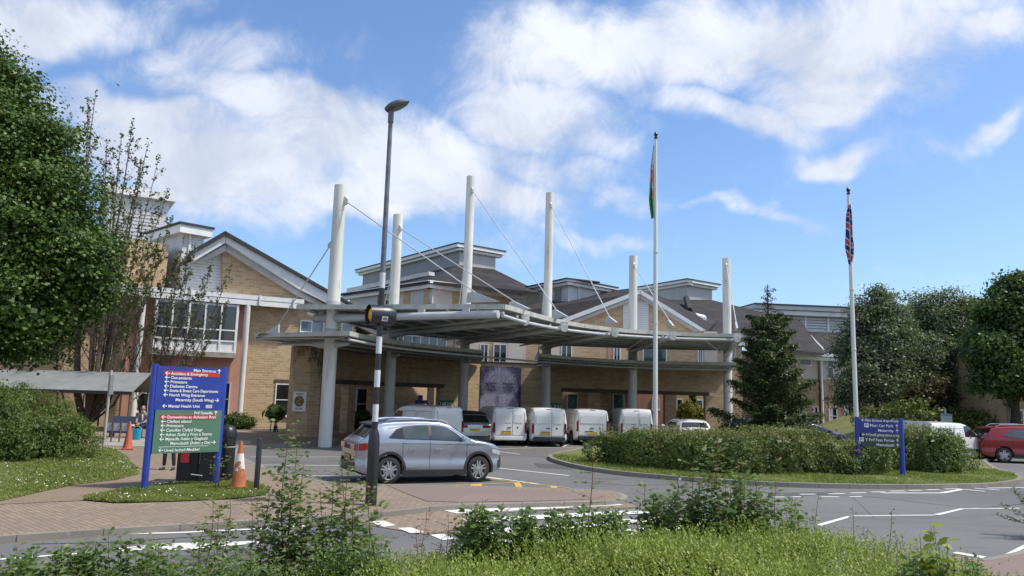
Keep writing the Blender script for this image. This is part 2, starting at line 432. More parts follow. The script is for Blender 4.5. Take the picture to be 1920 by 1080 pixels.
# yellow hatched edge near the silver car
line([(835, 911), (975, 905), (1000, 905)], .08, YPAINT, .005); line([(900, 897), (975, 905), (1068, 915)], .08, YPAINT, .005)
poly([(885, 908), (905, 907), (903, 912), (880, 913)], YPAINT, .006); poly([(963, 905), (975, 905), (980, 914), (968, 915)], YPAINT, .006); poly([(1030, 912), (1043, 911), (1046, 916), (1036, 917)], YPAINT, .006)
# right side lines
line([(1652, 924.5), (1765, 924.5)], .14); line([(1765, 924.5), (1805, 917.5)], .16); line([(1805, 917.5), (1847, 921.5)], .14)
for a, b, y, y2 in ((1440, 1472, 932, 932), (1484, 1503, 931.5, 931.5), (1539, 1573, 931.7, 931.7), (1593, 1616, 931.7, 931.2), (1500, 1530, 927, 926.6), (1553, 1583, 926.3, 925.8), (1595, 1624, 924.6, 924), (1633, 1660, 922.8, 922.3), (1669, 1697, 921.2, 920.8), (1704, 1728, 919.8, 919.4), (1737, 1762, 918.4, 918), (1771, 1800, 917, 916.6)):
    line([(a, y), (b, y2)], .12)
line([(1828, 915.5), (1874, 919)], .13); line([(1852, 915.2), (1990, 914)], .13)
line([(1600, 967.5), (1680, 966.6), (1751, 966)], .1); line([(1808, 954), (1912, 953)], .1)
poly([(1530, 984), (1588, 968), (1598, 969), (1540, 986)]); poly([(1749, 965), (1800, 953.6), (1810, 954), (1762, 966)])
poly([(1784, 1037), (1794, 1035), (1850, 1044), (1842, 1047)]); poly([(1877, 1043), (1925, 1019), (1960, 1008), (1930, 1024), (1890, 1043)])
# right near pavement
pr = smooth2(gp([(1740, 1044), (1800, 1047), (1850, 1052), (1880, 1047), (1930, 1036), (2050, 1000), (2300, 970)], .1), 2)
slab('pavement', pr+[(14, 6), (4, 5.2)], -.05, .1, PAVR)
ribbon('kerb', pr, .13, -.04, .104, KERB)
# tarmac repairs and cracks
TARP = plain('tarmac_repair', (.078, .077, .077), .85, var=.25, scale=6)
for pl_ in ([(1440, 925), (1560, 922), (1575, 927), (1450, 931)], [(1000, 868), (1060, 872), (1075, 880), (1010, 877)], [(330, 1042), (520, 1030), (560, 1042), (350, 1056)]):
    sheet('tarmac_patch', gp(pl_), .0, TARP)
for pl_ in ([(1500, 925), (1640, 932), (1760, 946), (1830, 953), (1925, 944)], [(1060, 892), (1110, 897), (1165, 899)], [(1380, 915), (1450, 925), (1520, 924)], [(60, 1020), (200, 1017), (420, 1003)], [(1100, 905), (1180, 910), (1260, 909)]):
    line(pl_, .035, SLATEE, .001)
# service cover
sheet('drain_cover', gp([(640, 982), (672, 980), (684, 986), (650, 988)]), .013, SLATEE)
# traffic island
isl = smooth2(gp([(1290, 826), (1100, 838), (1078, 845), (1043, 850), (1033, 855), (1042, 861), (1070, 869), (1110, 877), (1170, 885), (1250, 892), (1330, 898), (1430, 904), (1550, 908), (1700, 909.5), (1830, 908), (1890, 903), (1912, 897), (1900, 889), (1865, 880), (1845, 868), (1830, 850), (1760, 832)], .1), 2)
slab('traffic_island', isl, -.05, .11, GRASSG)
ribbon('kerb', isl, -.16, -.04, .125, KERB)
# lawns on the pavement level
LAWN1 = [(-420, 968), (-100, 948), (0, 941), (60, 927), (140, 910), (220, 900), (258, 890), (262, 880), (247, 868), (238, 856), (214, 842), (190, 838), (100, 836), (-300, 840)]
LAWN2 = [(155, 939), (200, 928), (240, 918), (300, 911), (330, 903), (400, 899), (440, 900), (470, 909), (507, 920), (490, 930), (440, 936), (330, 941), (220, 944)]
sheet('lawn', gp([(-420, 985), (0, 946), (155, 939), (300, 915), (300, 895), (262, 880), (60, 905), (-300, 930)], .1), .108, SOIL)
l1 = gp(LAWN1, .1); l2 = gp(LAWN2, .1)
sheet('lawn', l1, .118, GRASSG); sheet('lawn', l2, .122, GRASSG)
sheet('path', gp([(180, 835), (250, 838), (470, 833), (470, 826), (180, 822)], .1), .112, CONC)
# bank in the foreground, a real mound under the shrubs
CR = [(-9, .27), (-4.2, .262), (-2.5, .262), (-1.1, .236), (-.65, .208), (0, .190), (.6, .182), (1.4, .168), (2.05, .166), (2.5, .173), (2.9, .188), (3.35, .203), (3.75, .222), (4.5, .27), (6, .33), (12, .38)]
def crest(x):
    for (a, sa), (b, sb) in zip(CR[:-1], CR[1:]):
        if x <= b: return 2.4-6*(sa+(sb-sa)*(x-a)/(b-a))
    return .1
def cover_z(x, y):       # top of the low planting
    xx = x*6/max(y, 3.); c_ = crest(xx)+.03*math.sin(x*3.1+y*2)+.03*math.sin(y*4.1-x*1.3)
    if y > 6.1: t = min(1, (y-6.1)/2.3); c_ = c_*(1-t*t*(3-2*t))+(-.1)*t*t*(3-2*t)
    return c_
bk = []
for j in range(40):
    y = -3+j*12/39
    bk.append([(x, y, min(cover_z(x, y)-.30, 1.0 if y > 2 else .9)) for x in np.linspace(-12, 12, 90)])
tag(obj('planted_bank', MB().grid(bk), SOIL, smooth=True), kind='structure')
# grassy bank far right behind the car park
bb = []
for j in range(12):
    y = 44+j*2.2
    bb.append([(x, y, -.1+2.2*min(1, max(0, (y-46)/14))*min(1, max(0, (x-25)/7))+.25*math.sin(x*.7+y)*min(1, max(0, (x-26)/6))) for x in np.linspace(16, 60, 30)])
tag(obj('far_bank', MB().grid(bb), GRASSG, smooth=True), kind='structure')
# ------------------------------------------------------------ buildings
class Fac:
    def __init__(s, p0, p1, parent):
        s.p0 = Vector((*p0, 0)); s.t = Vector((p1[0]-p0[0], p1[1]-p0[1], 0)); s.len = s.t.length; s.t.normalize()
        s.n = Vector((s.t.y, -s.t.x, 0)); s.par = parent
        if s.n.dot(CO-s.p0) < 0: s.n = -s.n
    def uv(s, px, py, t=0.):
        d = ray(px, py); o = s.p0+s.n*t
        k = (o-CO).dot(s.n)/d.dot(s.n); q = CO+d*k
        return ((q-s.p0).dot(s.t), q.z)
    def pt(s, u, z, t=0.): return s.p0+s.t*u+s.n*t+Vector((0, 0, z))
    def poly(s, name, uvs, t0, t1, mat, par=None, **k):
        return obj(name, MB().prism([s.pt(u, z, t0) for u, z in uvs], s.n*(t1-t0)), mat, par or s.par, **k)
    def ppoly(s, name, pxs, t0, t1, mat, par=None, **k):
        return s.poly(name, [s.uv(x, y, t1) for x, y in pxs], t0, t1, mat, par, **k)
    def rect(s, x0, y0, x1, y1, t=0.):
        a = s.uv(x0, y0, t); b = s.uv(x1, y1, t); c = s.uv(x0, y1, t)
        return a[0], b[0], (b[1]+c[1])/2, a[1]
    def mbox(s, mb, u0, u1, z0, z1, t0, t1):
        mb.prism([s.pt(u0, z0, t0), s.pt(u1, z0, t0), s.pt(u1, z1, t0), s.pt(u0, z1, t0)], s.n*(t1-t0)); return mb
    def box(s, name, u0, u1, z0, z1, t0, t1, mat, par=None, **k):
        return obj(name, s.mbox(MB(), u0, u1, z0, z1, t0, t1), mat, par or s.par, **k)
    def window(s, u0, u1, z0, z1, t=0., mull=(), trans=(), w=.07, mat=None, gl=None, sill=True, blind=None):
        mb = MB(); m = mat or TRIM
        s.mbox(mb, u0, u0+w, z0, z1, t+.002, t+.07); s.mbox(mb, u1-w, u1, z0, z1, t+.002, t+.07)
        s.mbox(mb, u0+w, u1-w, z1-w, z1, t+.002, t+.068); s.mbox(mb, u0+w, u1-w, z0, z0+w, t+.002, t+.068)
        for f in mull: s.mbox(mb, u0+(u1-u0)*f-w*.4, u0+(u1-u0)*f+w*.4, z0+w, z1-w, t+.002, t+.064)
        for f in trans: s.mbox(mb, u0+w, u1-w, z0+(z1-z0)*f-w*.4, z0+(z1-z0)*f+w*.4, t+.002, t+.060)
        o = obj('window', mb, m, s.par)
        s.box('pane', u0+w*.7, u1-w*.7, z0+w*.7, z1-w*.7, t+.001, t+.03, gl or GLASS, o)
        if blind: s.box('blind', u0+w, u0+w+(u1-u0-2*w)*blind, z0+w, z1-w, t+.031, t+.036, CREAM, o)
        if sill: s.box('sill', u0-.05, u1+.05, z0-.07, z0-.002, t+.002, t+.13, m, o)
        return o
    def pwin(s, x0, y0, x1, y1, t=0., **k):
        u0, u1, z0, z1 = s.rect(x0, y0, x1, y1, t); return s.window(u0, u1, z0, z1, t, **k)
def roof_poly(name, pts, mat, par, th=.22, dn=None):
    return obj(name, MB().prism(pts, (0, 0, -th) if dn is None else dn), mat, par)
def tub(name, pts, r, mat, par, n=10, **k): return obj(name, MB().tube(pts, r, n), mat, par, smooth=True, **k)
def xy(v): return (v.x, v.y)
# ============ left wing
a = P(200, 723, 44); b = P(660, 735, 51)
lw = thing('hospital_wing', (a.x, a.y, 0), 'buff brick wing with lopsided white gable, pink panel and glazed bay behind the signboard', 'building')
f = Fac(xy(a), xy(b), lw)
u665 = f.uv(663, 700)[0]; EZ = 7.85
f.box('wall', -22, u665, 0, EZ+.1, -9, 0, BRICK)
f.ppoly('gable_wall', [(417, 466), (424, 467), (500, 505), (576, 548), (576, 585), (417, 575)], -.35, -.004, BRICK)
f.ppoly('gable_panel', [(577, 548), (620, 570), (666, 592), (666, 612), (577, 590)], -.35, .01, TRIM)
f.ppoly('cladding', [(338, 500), (423, 458), (423, 575), (338, 572)], -.6, -.36, CLAP)
# bargeboards and roof
f.ppoly('bargeboard', [(360, 476), (423, 441), (423, 455), (366, 488)], .0, .75, TRIM)
f.ppoly('bargeboard', [(424, 441), (735, 619), (735, 630), (560, 541), (424, 455)], .0, .75, TRIM)
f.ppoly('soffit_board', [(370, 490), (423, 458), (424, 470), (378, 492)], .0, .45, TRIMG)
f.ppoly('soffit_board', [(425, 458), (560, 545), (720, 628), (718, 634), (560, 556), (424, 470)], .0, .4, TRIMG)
f.ppoly('roof', [(358, 470), (422, 433), (423, 441), (360, 477)], -9, .95, SLATEE)
f.ppoly('roof', [(423, 433), (740, 614), (741, 619), (424, 441)], -9, .95, SLATEE)
# eaves gutter over the bay
ue0 = f.uv(120, 535)[0]; ue1 = f.uv(563, 572)[0]
f.box('fascia', ue0, ue1, EZ-.02, EZ+.26, .0, .95, TRIM)
f.box('gutter', ue0, ue1, EZ-.36, EZ-.05, .75, .93, TRIM)
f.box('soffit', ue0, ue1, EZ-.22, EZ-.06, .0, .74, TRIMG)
for px in (276, 355, 482, 545):
    uu = f.uv(px, 560)[0]; f.box('gutter_bracket', uu-.05, uu+.05, EZ-.34, EZ+.3, .952, 1.02, TRIM)
# pink render with bay
up0_, up1 = f.uv(233, 700)[0], f.uv(462, 700)[0]
f.box('render_panel', up0_, up1, 0, EZ-.25, .004, .08, PINK)
ub0, ub1 = f.uv(286, 620, .9)[0], f.uv(446, 620, .9)[0]
zb0 = f.uv(446, 663, .9)[1]; zb1 = EZ-.4
bay = f.box('bay', ub0, ub1, zb0, zb1, .082, .8, TRIM)
f.box('bay_base', ub0-.05, ub1+.05, zb0-.28, zb0-.01, .082, .95, CONC, bay)
zt = zb0+(zb1-zb0)*.24
f.box('pane', ub0+.22, ub1-.16, zt, zb1-.15, .79, .83, GLASS, bay)
mb = MB()
for k in range(6):
    uu = ub0+.1+(ub1-ub0-.2)*k/5; f.mbox(mb, uu-.05, uu+.05, zb0+.02, zb1-.02, .832, .87)
f.mbox(mb, ub0+.15, ub1-.15, zt-.05, zt+.05, .832, .864); f.mbox(mb, ub0+.15, ub1-.15, zt+.62, zt+.7, .832, .864)
f.mbox(mb, ub0+.15, ub1-.15, zb0+.02, zb0+.12, .832, .864)
obj('glazing_bar', mb, TRIM, bay)
for px in (258, 458):
    q = f.uv(px, 680, 1.0)[0]; c = f.pt(q, 0, .78)
    tub('column', [c, c+Vector((0, 0, EZ-.37))], .17, STEEL, lw, 14)
q = f.uv(286, 680, .5)[0]; c = f.pt(q, 0, .4); tub('downpipe', [c, c+Vector((0, 0, EZ-.4))], .07, TRIM, lw)
f.pwin(260, 708, 280, 772, .08, trans=(.55,)); f.pwin(404, 716, 428, 780, .08, trans=(.5,))
f.pwin(517, 719, 541, 780, 0., trans=(.5,), sill=True); f.pwin(160, 735, 190, 774, 0.)
f.pwin(563, 600, 607, 624, .0, mull=(.48,), gl=GLASSB); f.pwin(640, 606, 660, 650, .0, gl=GLASSB)
f.box('lintel', *f.rect(514, 711, 546, 718)[:2], *f.rect(514, 711, 546, 718)[2:], .004, .03, SOLDIER)
# shed roof over the window right of column, towers behind
tw = thing('roof_tower', tuple(P(350, 720, 54))[:2]+(0,), 'white clapboard stair tower standing behind the bare tree, left of the white gable', 'tower')
g2 = Fac(xy(P(318, 724, 52)), xy(P(392, 727, 54)), tw)
g2.box('wall', 0, g2.uv(378, 500)[0], 0, g2.uv(330, 432)[1], -5, 0, CLAP)
zt2 = g2.uv(322, 426)[1]
g2.box('fascia', -.45, g2.uv(393, 430)[0], zt2-.32, zt2+.25, -5.4, .5, TRIM); g2.box('roof', -.55, g2.uv(396, 430)[0], zt2+.252, zt2+.4, -5.5, .6, SLATEE)
uu = g2.uv(357, 430)[0]; g2.box('downpipe', uu-.06, uu+.06, 6, zt2, .02, .14, TRIM)
g3 = Fac(xy(P(215, 722, 50)), xy(P(312, 724, 52)), tw)
g3.box('brick_wall', 0, g3.uv(313, 500)[0], 7.5, g3.uv(312, 458)[1], -4, 0, BRICK)
tw2 = thing('roof_tower', tuple(P(255, 720, 62))[:2]+(0,), 'tall white louvred plant tower half hidden behind the bare tree beside the maple', 'tower')
g4 = Fac(xy(P(170, 720, 60)), xy(P(318, 724, 63)), tw2)
zt4 = g4.uv(200, 362)[1]
g4.box('wall', 0, g4.uv(316, 400)[0], 0, zt4, -6, 0, CLAP); g4.box('fascia', -.4, g4.uv(326, 400)[0], zt4, zt4+.7, -6.4, .5, TRIM)
g4.box('louvre', .5, g4.uv(300, 400)[0], zt4-5.2, zt4-1.2, .004, .1, LOUVW)
# ============ middle block 1 (with big grey plant room)
def P3(px, py, Y): return P(px, py, Y)
cY = 62.; zE = HZ(805, 527, cY)
def at_z(px, py, z):     # point on that pixel ray at height z
    d = ray(px, py); return CO+d*((z-CAMZ)/d.z)
cor = at_z(805, 527, zE); lef = at_z(641, 551, zE); rig = at_z(975, 549, zE)
mb1 = thing('hospital_block', (cor.x, cor.y, 0), 'brick block with slate hip roof and long grey plant room, behind the second mast', 'building')
fl = Fac(xy(lef), xy(cor), mb1); fr = Fac(xy(cor), xy(rig), mb1)
fl.box('wall', .5, fl.len-.3, 0, zE-.35, -3, -.6, CREAM); fr.box('wall', .3, fr.len, 0, zE-.35, -9, -.6, BRICK)
def band(fc, u0, u1, z, out, par):
    fc.box('fascia', u0, u1, z-.16, z+.08, -.7, out, TRIM, par); fc.box('gutter', u0, u1, z-.52, z-.2, -.7, out-.22, TRIM, par)
band(fl, -.2, fl.len, zE, .12, mb1); band(fr, 0, fr.len+.5, zE, .12, mb1)
fl.ppoly('upstand', [(650, 541), (804, 509), (804, 516), (650, 549)], -.9, -.3, TRIMG)
for x0, x1, m in ((667, 700, CLAPG), (761, 802, TRIMG)): 
    u0, u1 = fl.uv(x0, 560)[0], fl.uv(x1, 560)[0]; fl.box('panel', u0, u1, zE-1.9, zE-.55, -.6, -.45, m)
u0, u1 = fl.uv(760, 560)[0], fl.uv(802, 560)[0]; fl.box('panel', u0, u1, 6, zE-1.75, -.6, -.42, LOUV)
for x0, x1 in ((702, 714), (748, 760)):
    u0, u1 = fl.uv(x0, 560)[0], fl.uv(x1, 560)[0]; fl.box('brick_pier', u0, u1, 5, zE-.55, -.6, -.44, BRICK)
fl.pwin(678, 556, 696, 572, -.6, mull=(.33, .66)); fl.pwin(722, 562, 738, 580, -.6)
# plant room
zP = HZ(862, 461, 70.); pc = at_z(862, 461, zP); plf = at_z(681, 508, zP); prr = at_z(929, 473, zP)
pr1 = obj('plant_room', MB().prism([(q.x, q.y, zE+.3) for q in (plf, pc, prr, prr+plf-pc)], (0, 0, zP-.5-zE-.3)), LOUV, mb1)
k1 = Fac(xy(plf), xy(pc), pr1); k2 = Fac(xy(pc), xy(prr), pr1)
for k_ in (k1, k2):
    k_.box('parapet', -.6 if k_ is k1 else 0, k_.len+(.6 if k_ is k2 else .5), zP-.5, zP-.28, -.3, .35, TRIM); k_.box('parapet', -.75 if k_ is k1 else 0, k_.len+(.75 if k_ is k2 else .65), zP-.24, zP+.06, -.3, .65, TRIM)
    k_.box('parapet', -.8 if k_ is k1 else 0, k_.len+(.8 if k_ is k2 else .7), zP+.062, zP+.16, -.3, .72, SLATEE)
obj('side_cladding', k2.mbox(MB(), 0, k2.len, zE+.3, zP-.5, .004, .05), CLAPG, pr1)
# hip roof
h1 = P(862, 497, 69.5); h0 = P(684, 537, 84); h2 = P(927, 505, 72)
eo = fl.n*.15
roof_poly('roof', [lef+eo, cor+eo, h1, h0], SLATE, mb1); e2 = P(1010, 548, 66)
roof_poly('roof', [cor+eo, e2, P(1000, 541, 76), h2, h1], SLATE, mb1)
# ============ block 2 (white clapboard plant room)
z2 = HZ(1066, 528, 68.); c2 = at_z(1066, 528, z2); l2_ = at_z(935, 555, z2); r2_ = at_z(1141, 542, z2)
b2 = thing('hospital_block', (c2.x, c2.y, 0), 'low white clapboard plant building behind the fourth mast, left of the pointed gable', 'building')
m1 = Fac(xy(l2_), xy(c2), b2); m2 = Fac(xy(c2), xy(r2_), b2)
obj('wall', MB().prism([(q.x, q.y, 0) for q in (l2_, c2, r2_, r2_+l2_-c2)], (0, 0, z2-.35)), CLAP, b2)
for m_ in (m1, m2):
    m_.box('fascia', -.4 if m_ is m1 else 0, m_.len+.45, z2-.35, z2-.1, -.2, .4, TRIM); m_.box('fascia', -.5 if m_ is m1 else 0, m_.len+.6, z2-.06, z2+.1, -.2, .65, TRIM); m_.box('roof', -.6 if m_ is m1 else 0, m_.len+.7, z2+.102, z2+.22, -3, .7, SLATEE)
u0, u1 = m1.uv(1040, 550)[0], m1.uv(1053, 550)[0]; m1.box('louvre', u0, u1, z2-2.2, z2-.5, .004, .06, LOUV)
for px in (1084, 1119): 
    q = m2.uv(px, 545)[0]; m2.box('downpipe', q-.06, q+.06, z2-2.4, z2-.36, .02, .12, TRIM)
# slate slope between
b3 = thing('gabled_block', tuple(P(1200, 745, 60))[:2]+(0,), 'brick block with symmetric pointed white gable and clapboard centre strip behind the canopy', 'building')
g = Fac(xy(P(1000, 745, 60)), xy(P(1400, 755, 60.5)), b3)
g.ppoly('gable_wall', [(1090, 640), (1060, 605), (1199, 548), (1330, 622), (1400, 640)], -.6, -.05, BRICK)
g.ppoly('cladding', [(1168, 565), (1199, 552), (1216, 562), (1216, 640), (1168, 640)], -.05, .03, CLAP)
g.ppoly('panel', [(1168, 563), (1199, 550), (1216, 561), (1216, 566), (1168, 567)], -.05, .08, TRIMG)
for pts in ([(1052, 599), (1200, 543), (1200, 551), (1064, 603)], [(1201, 543), (1325, 620), (1314, 620), (1201, 551)]):
    g.ppoly('bargeboard', pts, -.05, .6, TRIM)
for pts in ([(1066, 604), (1200, 552), (1200, 558), (1082, 605)], [(1201, 552), (1312, 621), (1303, 621), (1201, 559)]):
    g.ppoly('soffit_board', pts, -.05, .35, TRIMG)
roof_poly('roof', [P(1051, 600, 59.8), P(1200, 543, 59.8), P(1178, 541, 72), P(1040, 559, 72), P(960, 582, 62)], SLATE, b3)
roof_poly('roof', [P(1200, 543, 59.8), P(1326, 620, 59.8), P(1345, 600, 70), P(1240, 556, 74)], SLATE, b3)
# long storey behind the canopy (first floor strip between the two canopy roofs)
st = thing('main_range', tuple(P(1000, 745, 58))[:2]+(0,), 'brick ground and first floor range with windows seen between the two canopy roofs', 'building')
h = Fac(xy(P(610, 734, 57)), xy(P(1465, 756, 60)), st)
h.box('wall', .3, h.uv(1392, 700)[0], 0, 6.75, -1.6, 0, BRICK)
h.box('gutter', h.uv(1200, 700)[0], h.uv(1400, 700)[0], 6.76, 7.0, -1.6, .4, TRIM)
def hr(x0, y0, x1, y1): return h.rect(x0, y0, x1, y1)
for x0, x1 in ((745, 838),): 
    u0, u1, z0, z1 = hr(x0, 628, x1, 652); h.window(u0, u1, z0-.8, z1, 0, mull=(.12, .3, .47, .64, .8), gl=GLASSB, sill=False)
    h.box('eaves_board', u0-.5, u1+1.5, z1+.15, z1+.35, .003, .35, TRIM)
for x0, x1, gl in ((1052, 1072, GLASST), (900, 915, GLASS), (925, 950, GLASS), (1150, 1163, GLASST), (1205, 1250, GLASST), (1372, 1380, GLASST), (1308, 1318, GLASST)):
    u0, u1, z0, z1 = hr(x0, 652, x1, 680); h.window(u0, u1, z0, z1+.3, 0, gl=gl, mull=(.5,), sill=False)
for x0, x1, m in ((1033, 1050, CREAM), (1320, 1345, CREAM), (1140, 1150, PINK), (880, 898, CREAM), (952, 985, CREAM)):
    u0, u1, z0, z1 = hr(x0, 645, x1, 690); h.box('panel', u0, u1, z0, z1+1, .004, .04, m)
# pink wall and windows seen through the openings
u0, u1, z0, z1 = hr(1192, 736, 1247, 830); h.box('render_panel', u0, u1, .0, z1+.6, .004, .05, PINK)
h.pwin(1222, 746, 1236, 768, .05); h.pwin(1268, 748, 1280, 769, 0.); h.pwin(1304, 749, 1318, 770, 0.)
# ============ right roof + plant room 3
z3 = HZ(1288, 528, 75.); c3 = at_z(1288, 528, z3); l3 = at_z(1196, 543, z3); r3 = at_z(1335, 536, z3)
b4 = thing('hospital_block', (c3.x, c3.y, 0), 'grey plant room on a wide slate roof behind the right hand masts', 'building')
pm = obj('plant_room', MB().prism([(q.x, q.y, 6) for q in (l3, c3, r3, r3+l3-c3)], (0, 0, z3-6.4)), CLAPG, b4)
q1 = Fac(xy(l3), xy(c3), pm); q2 = Fac(xy(c3), xy(r3), pm)
for m_ in (q1, q2):
    m_.box('parapet', -.4 if m_ is q1 else 0, m_.len+.5, z3-.4, z3-.2, -.3, .3, TRIM); m_.box('parapet', -.5 if m_ is q1 else 0, m_.len+.6, z3-.15, z3+.1, -.3, .6, TRIM); m_.box('parapet', -.5 if m_ is q1 else 0, m_.len+.7, z3+.102, z3+.2, -.3, .66, SLATEE)
roof_poly('roof', [P(1205, 552, 70), P(1240, 562, 72), P(1333, 562, 77), P(1440, 588, 80), P(1500, 600, 82), P(1545, 662, 72), P(1480, 655, 66), P(1330, 640, 62), P(1290, 615, 62)], SLATE, b4)
obj('roof_light', MB().prism([P(1308, 596, 66.5), P(1325, 601, 66.6), P(1321, 596, 67.6), P(1304, 592, 67.5)], (0, 0, .25)), TRIM, b4)
obj('ridge_tile', MB().tube([P(1287, 559, 72.5), P(1293, 582, 69)], .3, 6), SLATEE, b4)
zg = 7.0
wl = at_z(1300, 658, zg); wr = at_z(1545, 667, zg)
r_f = Fac(xy(wl), xy(wr), b4)
r_f.box('gutter', 0, r_f.len, zg-.1, zg+.2, -.3, .3, TRIM); r_f.box('soffit', 0, r_f.len, zg-.45, zg-.12, -.5, .05, TRIM)
r_f.box('wall', 0, r_f.len-.4, 4.75, zg-.15, -3, -.5, CREAM); r_f.box('brick_wall', 0, r_f.len-.39, 0, 4.748, -3, -.47, BRICK_R)
r_f.pwin(1498, 672, 1521, 685, -.5)
for x0, x1 in ((1470, 1482), (1494, 1506), (1523, 1534)): r_f.pwin(x0, 762, x1, 790, -.47, trans=(.5,), blind=.5)
# right wing
wr2 = at_z(1990, 676, zg)
b5 = thing('hospital_wing', (wr.x, wr.y, 0), 'long wing with cream upper storey and louvred clerestory, behind the birches', 'building')
w_f = Fac(xy(wr), (wr.x+30, wr.y+3.2), b5)
w_f.box('gutter', 0, 30, zg-.1, zg+.2, -.3, .3, TRIM); w_f.box('soffit', 0, 30, zg-.45, zg-.12, -.5, .05, TRIM)
w_f.box('wall', .1, 30, 4.75, zg-.15, -4, -.5, CREAM); w_f.box('brick_wall', .1, 30, 0, 4.748, -4, -.47, BRICK_R)
w_f.box('string_course', .1, 30, 2.9, 3.05, -.469, -.43, SOLDIER)
for x0, x1 in ((1550, 1563), (1640, 1652)): w_f.pwin(x0, 675, x1, 709, -.5, trans=(.6,))
for x0, x1 in ((1553, 1570), (1582, 1600), (1650, 1664), (1676, 1690), (1715, 1729)): w_f.pwin(x0, 762, x1, 798, -.47, trans=(.5,), blind=.5)
c = w_f.pt(w_f.uv(1541, 740, -.2)[0], 0, -.15); tub('downpipe', [c, c+Vector((0, 0, zg-.2))], .11, TRIM, b5)
rt_l = P(1508, 622, 82); rt_r = P(1508, 622, 82)+Vector((30, 3.2, 0))
roof_poly('roof', [w_f.pt(0, zg+.2, .25), w_f.pt(30, zg+.2, .25), rt_r, rt_l], SLATE, b5)
obj('hip_flashing', MB().tube([w_f.pt(-.1, zg+.4, .3), rt_l+Vector((0, 0, .2))], .16, 6), TRIMG, b5)
s_f = Fac((rt_l.x-4.5, rt_l.y-.48+.6), (rt_l.x+30, rt_l.y+3.2+.6), b5)
zs = HZ(1600, 586, rt_l.y+1)
s_f.box('clerestory', 0, 34, rt_l.z-1.2, zs-.6, -3, 0, LOUVW)
for k in range(12): s_f.box('clerestory_post', 2.2+k*2.6, 2.4+k*2.6, rt_l.z-.1, zs-.7, .004, .12, TRIM)
s_f.box('fascia', -1.2, 34, zs-.6, zs-.15, -3, .8, TRIM); s_f.box('fascia', -1.3, 34, zs-.1, zs+.35, -3.2, 1.1, TRIMG); s_f.box('roof', -1.3, 34, zs+.352, zs+.5, -3.3, 1.2, SLATEE)
s_f.box('fascia', -1, 34, rt_l.z-.35, rt_l.z+.15, .004, .5, TRIMG)
# distant roof hut seen left of the long wing and above the birches
b6 = thing('roof_hut', tuple(P(1480, 757, 92))[:2]+(0,), 'small distant white rooftop box peeping over the conifer tip', 'building')
v_f = Fac(xy(P(1462, 757, 92)), xy(P(1500, 757, 93)), b6)
v_f.box('wall', 0, v_f.len, 6, HZ(1480, 590, 92), -5, 0, CLAP); v_f.box('fascia', -.4, v_f.len+.4, HZ(1480, 590, 92), HZ(1480, 585, 92), -5, .5, TRIM)
b7 = thing('plant_tower', tuple(P(1835, 765, 78))[:2]+(0,), 'pale louvred plant tower with curved roof above the right hand birch', 'building')
v_f = Fac(xy(P(1795, 765, 78)), xy(P(1870, 767, 78)), b7)
zt_ = HZ(1835, 572, 78)
v_f.box('wall', 0, v_f.len, 0, zt_, -6, 0, LOUVW)
v_f.poly('roof', [(-.6, zt_), (v_f.len+.6, zt_), (v_f.len*.9, zt_+.35), (v_f.len*.5, zt_+.6), (v_f.len*.1, zt_+.35)], -6.4, .6, TRIMG)
# far right brick corner
b8 = thing('brick_building', tuple(P(1905, 768, 47))[:2]+(0,), 'brown brick building corner with one white window at the far right edge', 'building')
v_f = Fac(xy(P(1894, 768, 47)), xy(P(2090, 772, 46)), b8)
v_f.box('wall', 0, 9, 0, 6.2, -8, 0, BRICK_R); v_f.box('roof', -.4, 9.4, 6.2, 6.5, -8.4, .5, SLATEE)
v_f.pwin(1909, 768, 1921, 806, 0, trans=(.5,)); v_f.pwin(1955, 770, 1975, 808, 0, trans=(.5,))
# ------------------------------------------------------------ screen wall
WP = [(541, 40.6), (543, 39.3), (548, 38.5), (580, 38.3), (600, 38.7), (607, 39.7), (630, 41.8), (660, 44.0), (720, 47.5), (800, 50.6), (900, 53.2), (1020, 54.0), (1180, 54.8), (1357, 55.6)]
def wpt(px):
    for (a, Ya), (b, Yb) in zip(WP[:-1], WP[1:]):
        if a <= px <= b: Y = Ya+(Yb-Ya)*(px-a)/(b-a); break
    q = P(px, 742+.028*(px-960), Y); return Vector((q.x, q.y, 0))
def wyz(px, py): return HZ(px, py, wpt(px).y)
sw = thing('screen_wall', tuple(wpt(900)), 'curved buff brick screen wall with lintelled openings behind the canopy columns', 'wall')
WT = .45
def wseg(name, x0, x1, z0, z1, mat, par=sw, off=0., th=WT, step=20):
    xs = [x0]+[x for x, _ in WP if x0 < x < x1 and x > 600]+[x for x in np.arange(math.ceil(x0/step)*step, x1, step) if x0 < x < x1]+[x1]
    if x0 < 600: xs += [x for x, _ in WP if x0 < x < min(x1, 600)]
    xs = sorted(set(float(x) for x in xs)); pts = [wpt(x) for x in xs]
    nrm = []
    for i in range(len(pts)):
        t_ = pts[min(i+1, len(pts)-1)]-pts[max(i-1, 0)]; n_ = Vector((t_.y, -t_.x, 0)).normalized(); nrm.append(n_)
    mb = MB(); vs = []
    for p_, n_ in zip(pts, nrm):
        a = p_+n_*off; b_ = a-n_*th
        vs += [(a.x, a.y, z0), (a.x, a.y, z1), (b_.x, b_.y, z1), (b_.x, b_.y, z0)]
    m = len(pts); fs = [(i*4+k, i*4+(k+1) % 4, i*4+4+(k+1) % 4, i*4+4+k) for i in range(m-1) for k in range(4)]+[(0, 1, 2, 3), tuple((m-1)*4+k for k in range(4))]
    mb.add(vs, fs); return obj(name, mb, mat, par)
ZL = 2.78; ZT = 4.62
wseg('wall_band', 612, 1357, ZL+.26, ZT, BRICK_D)
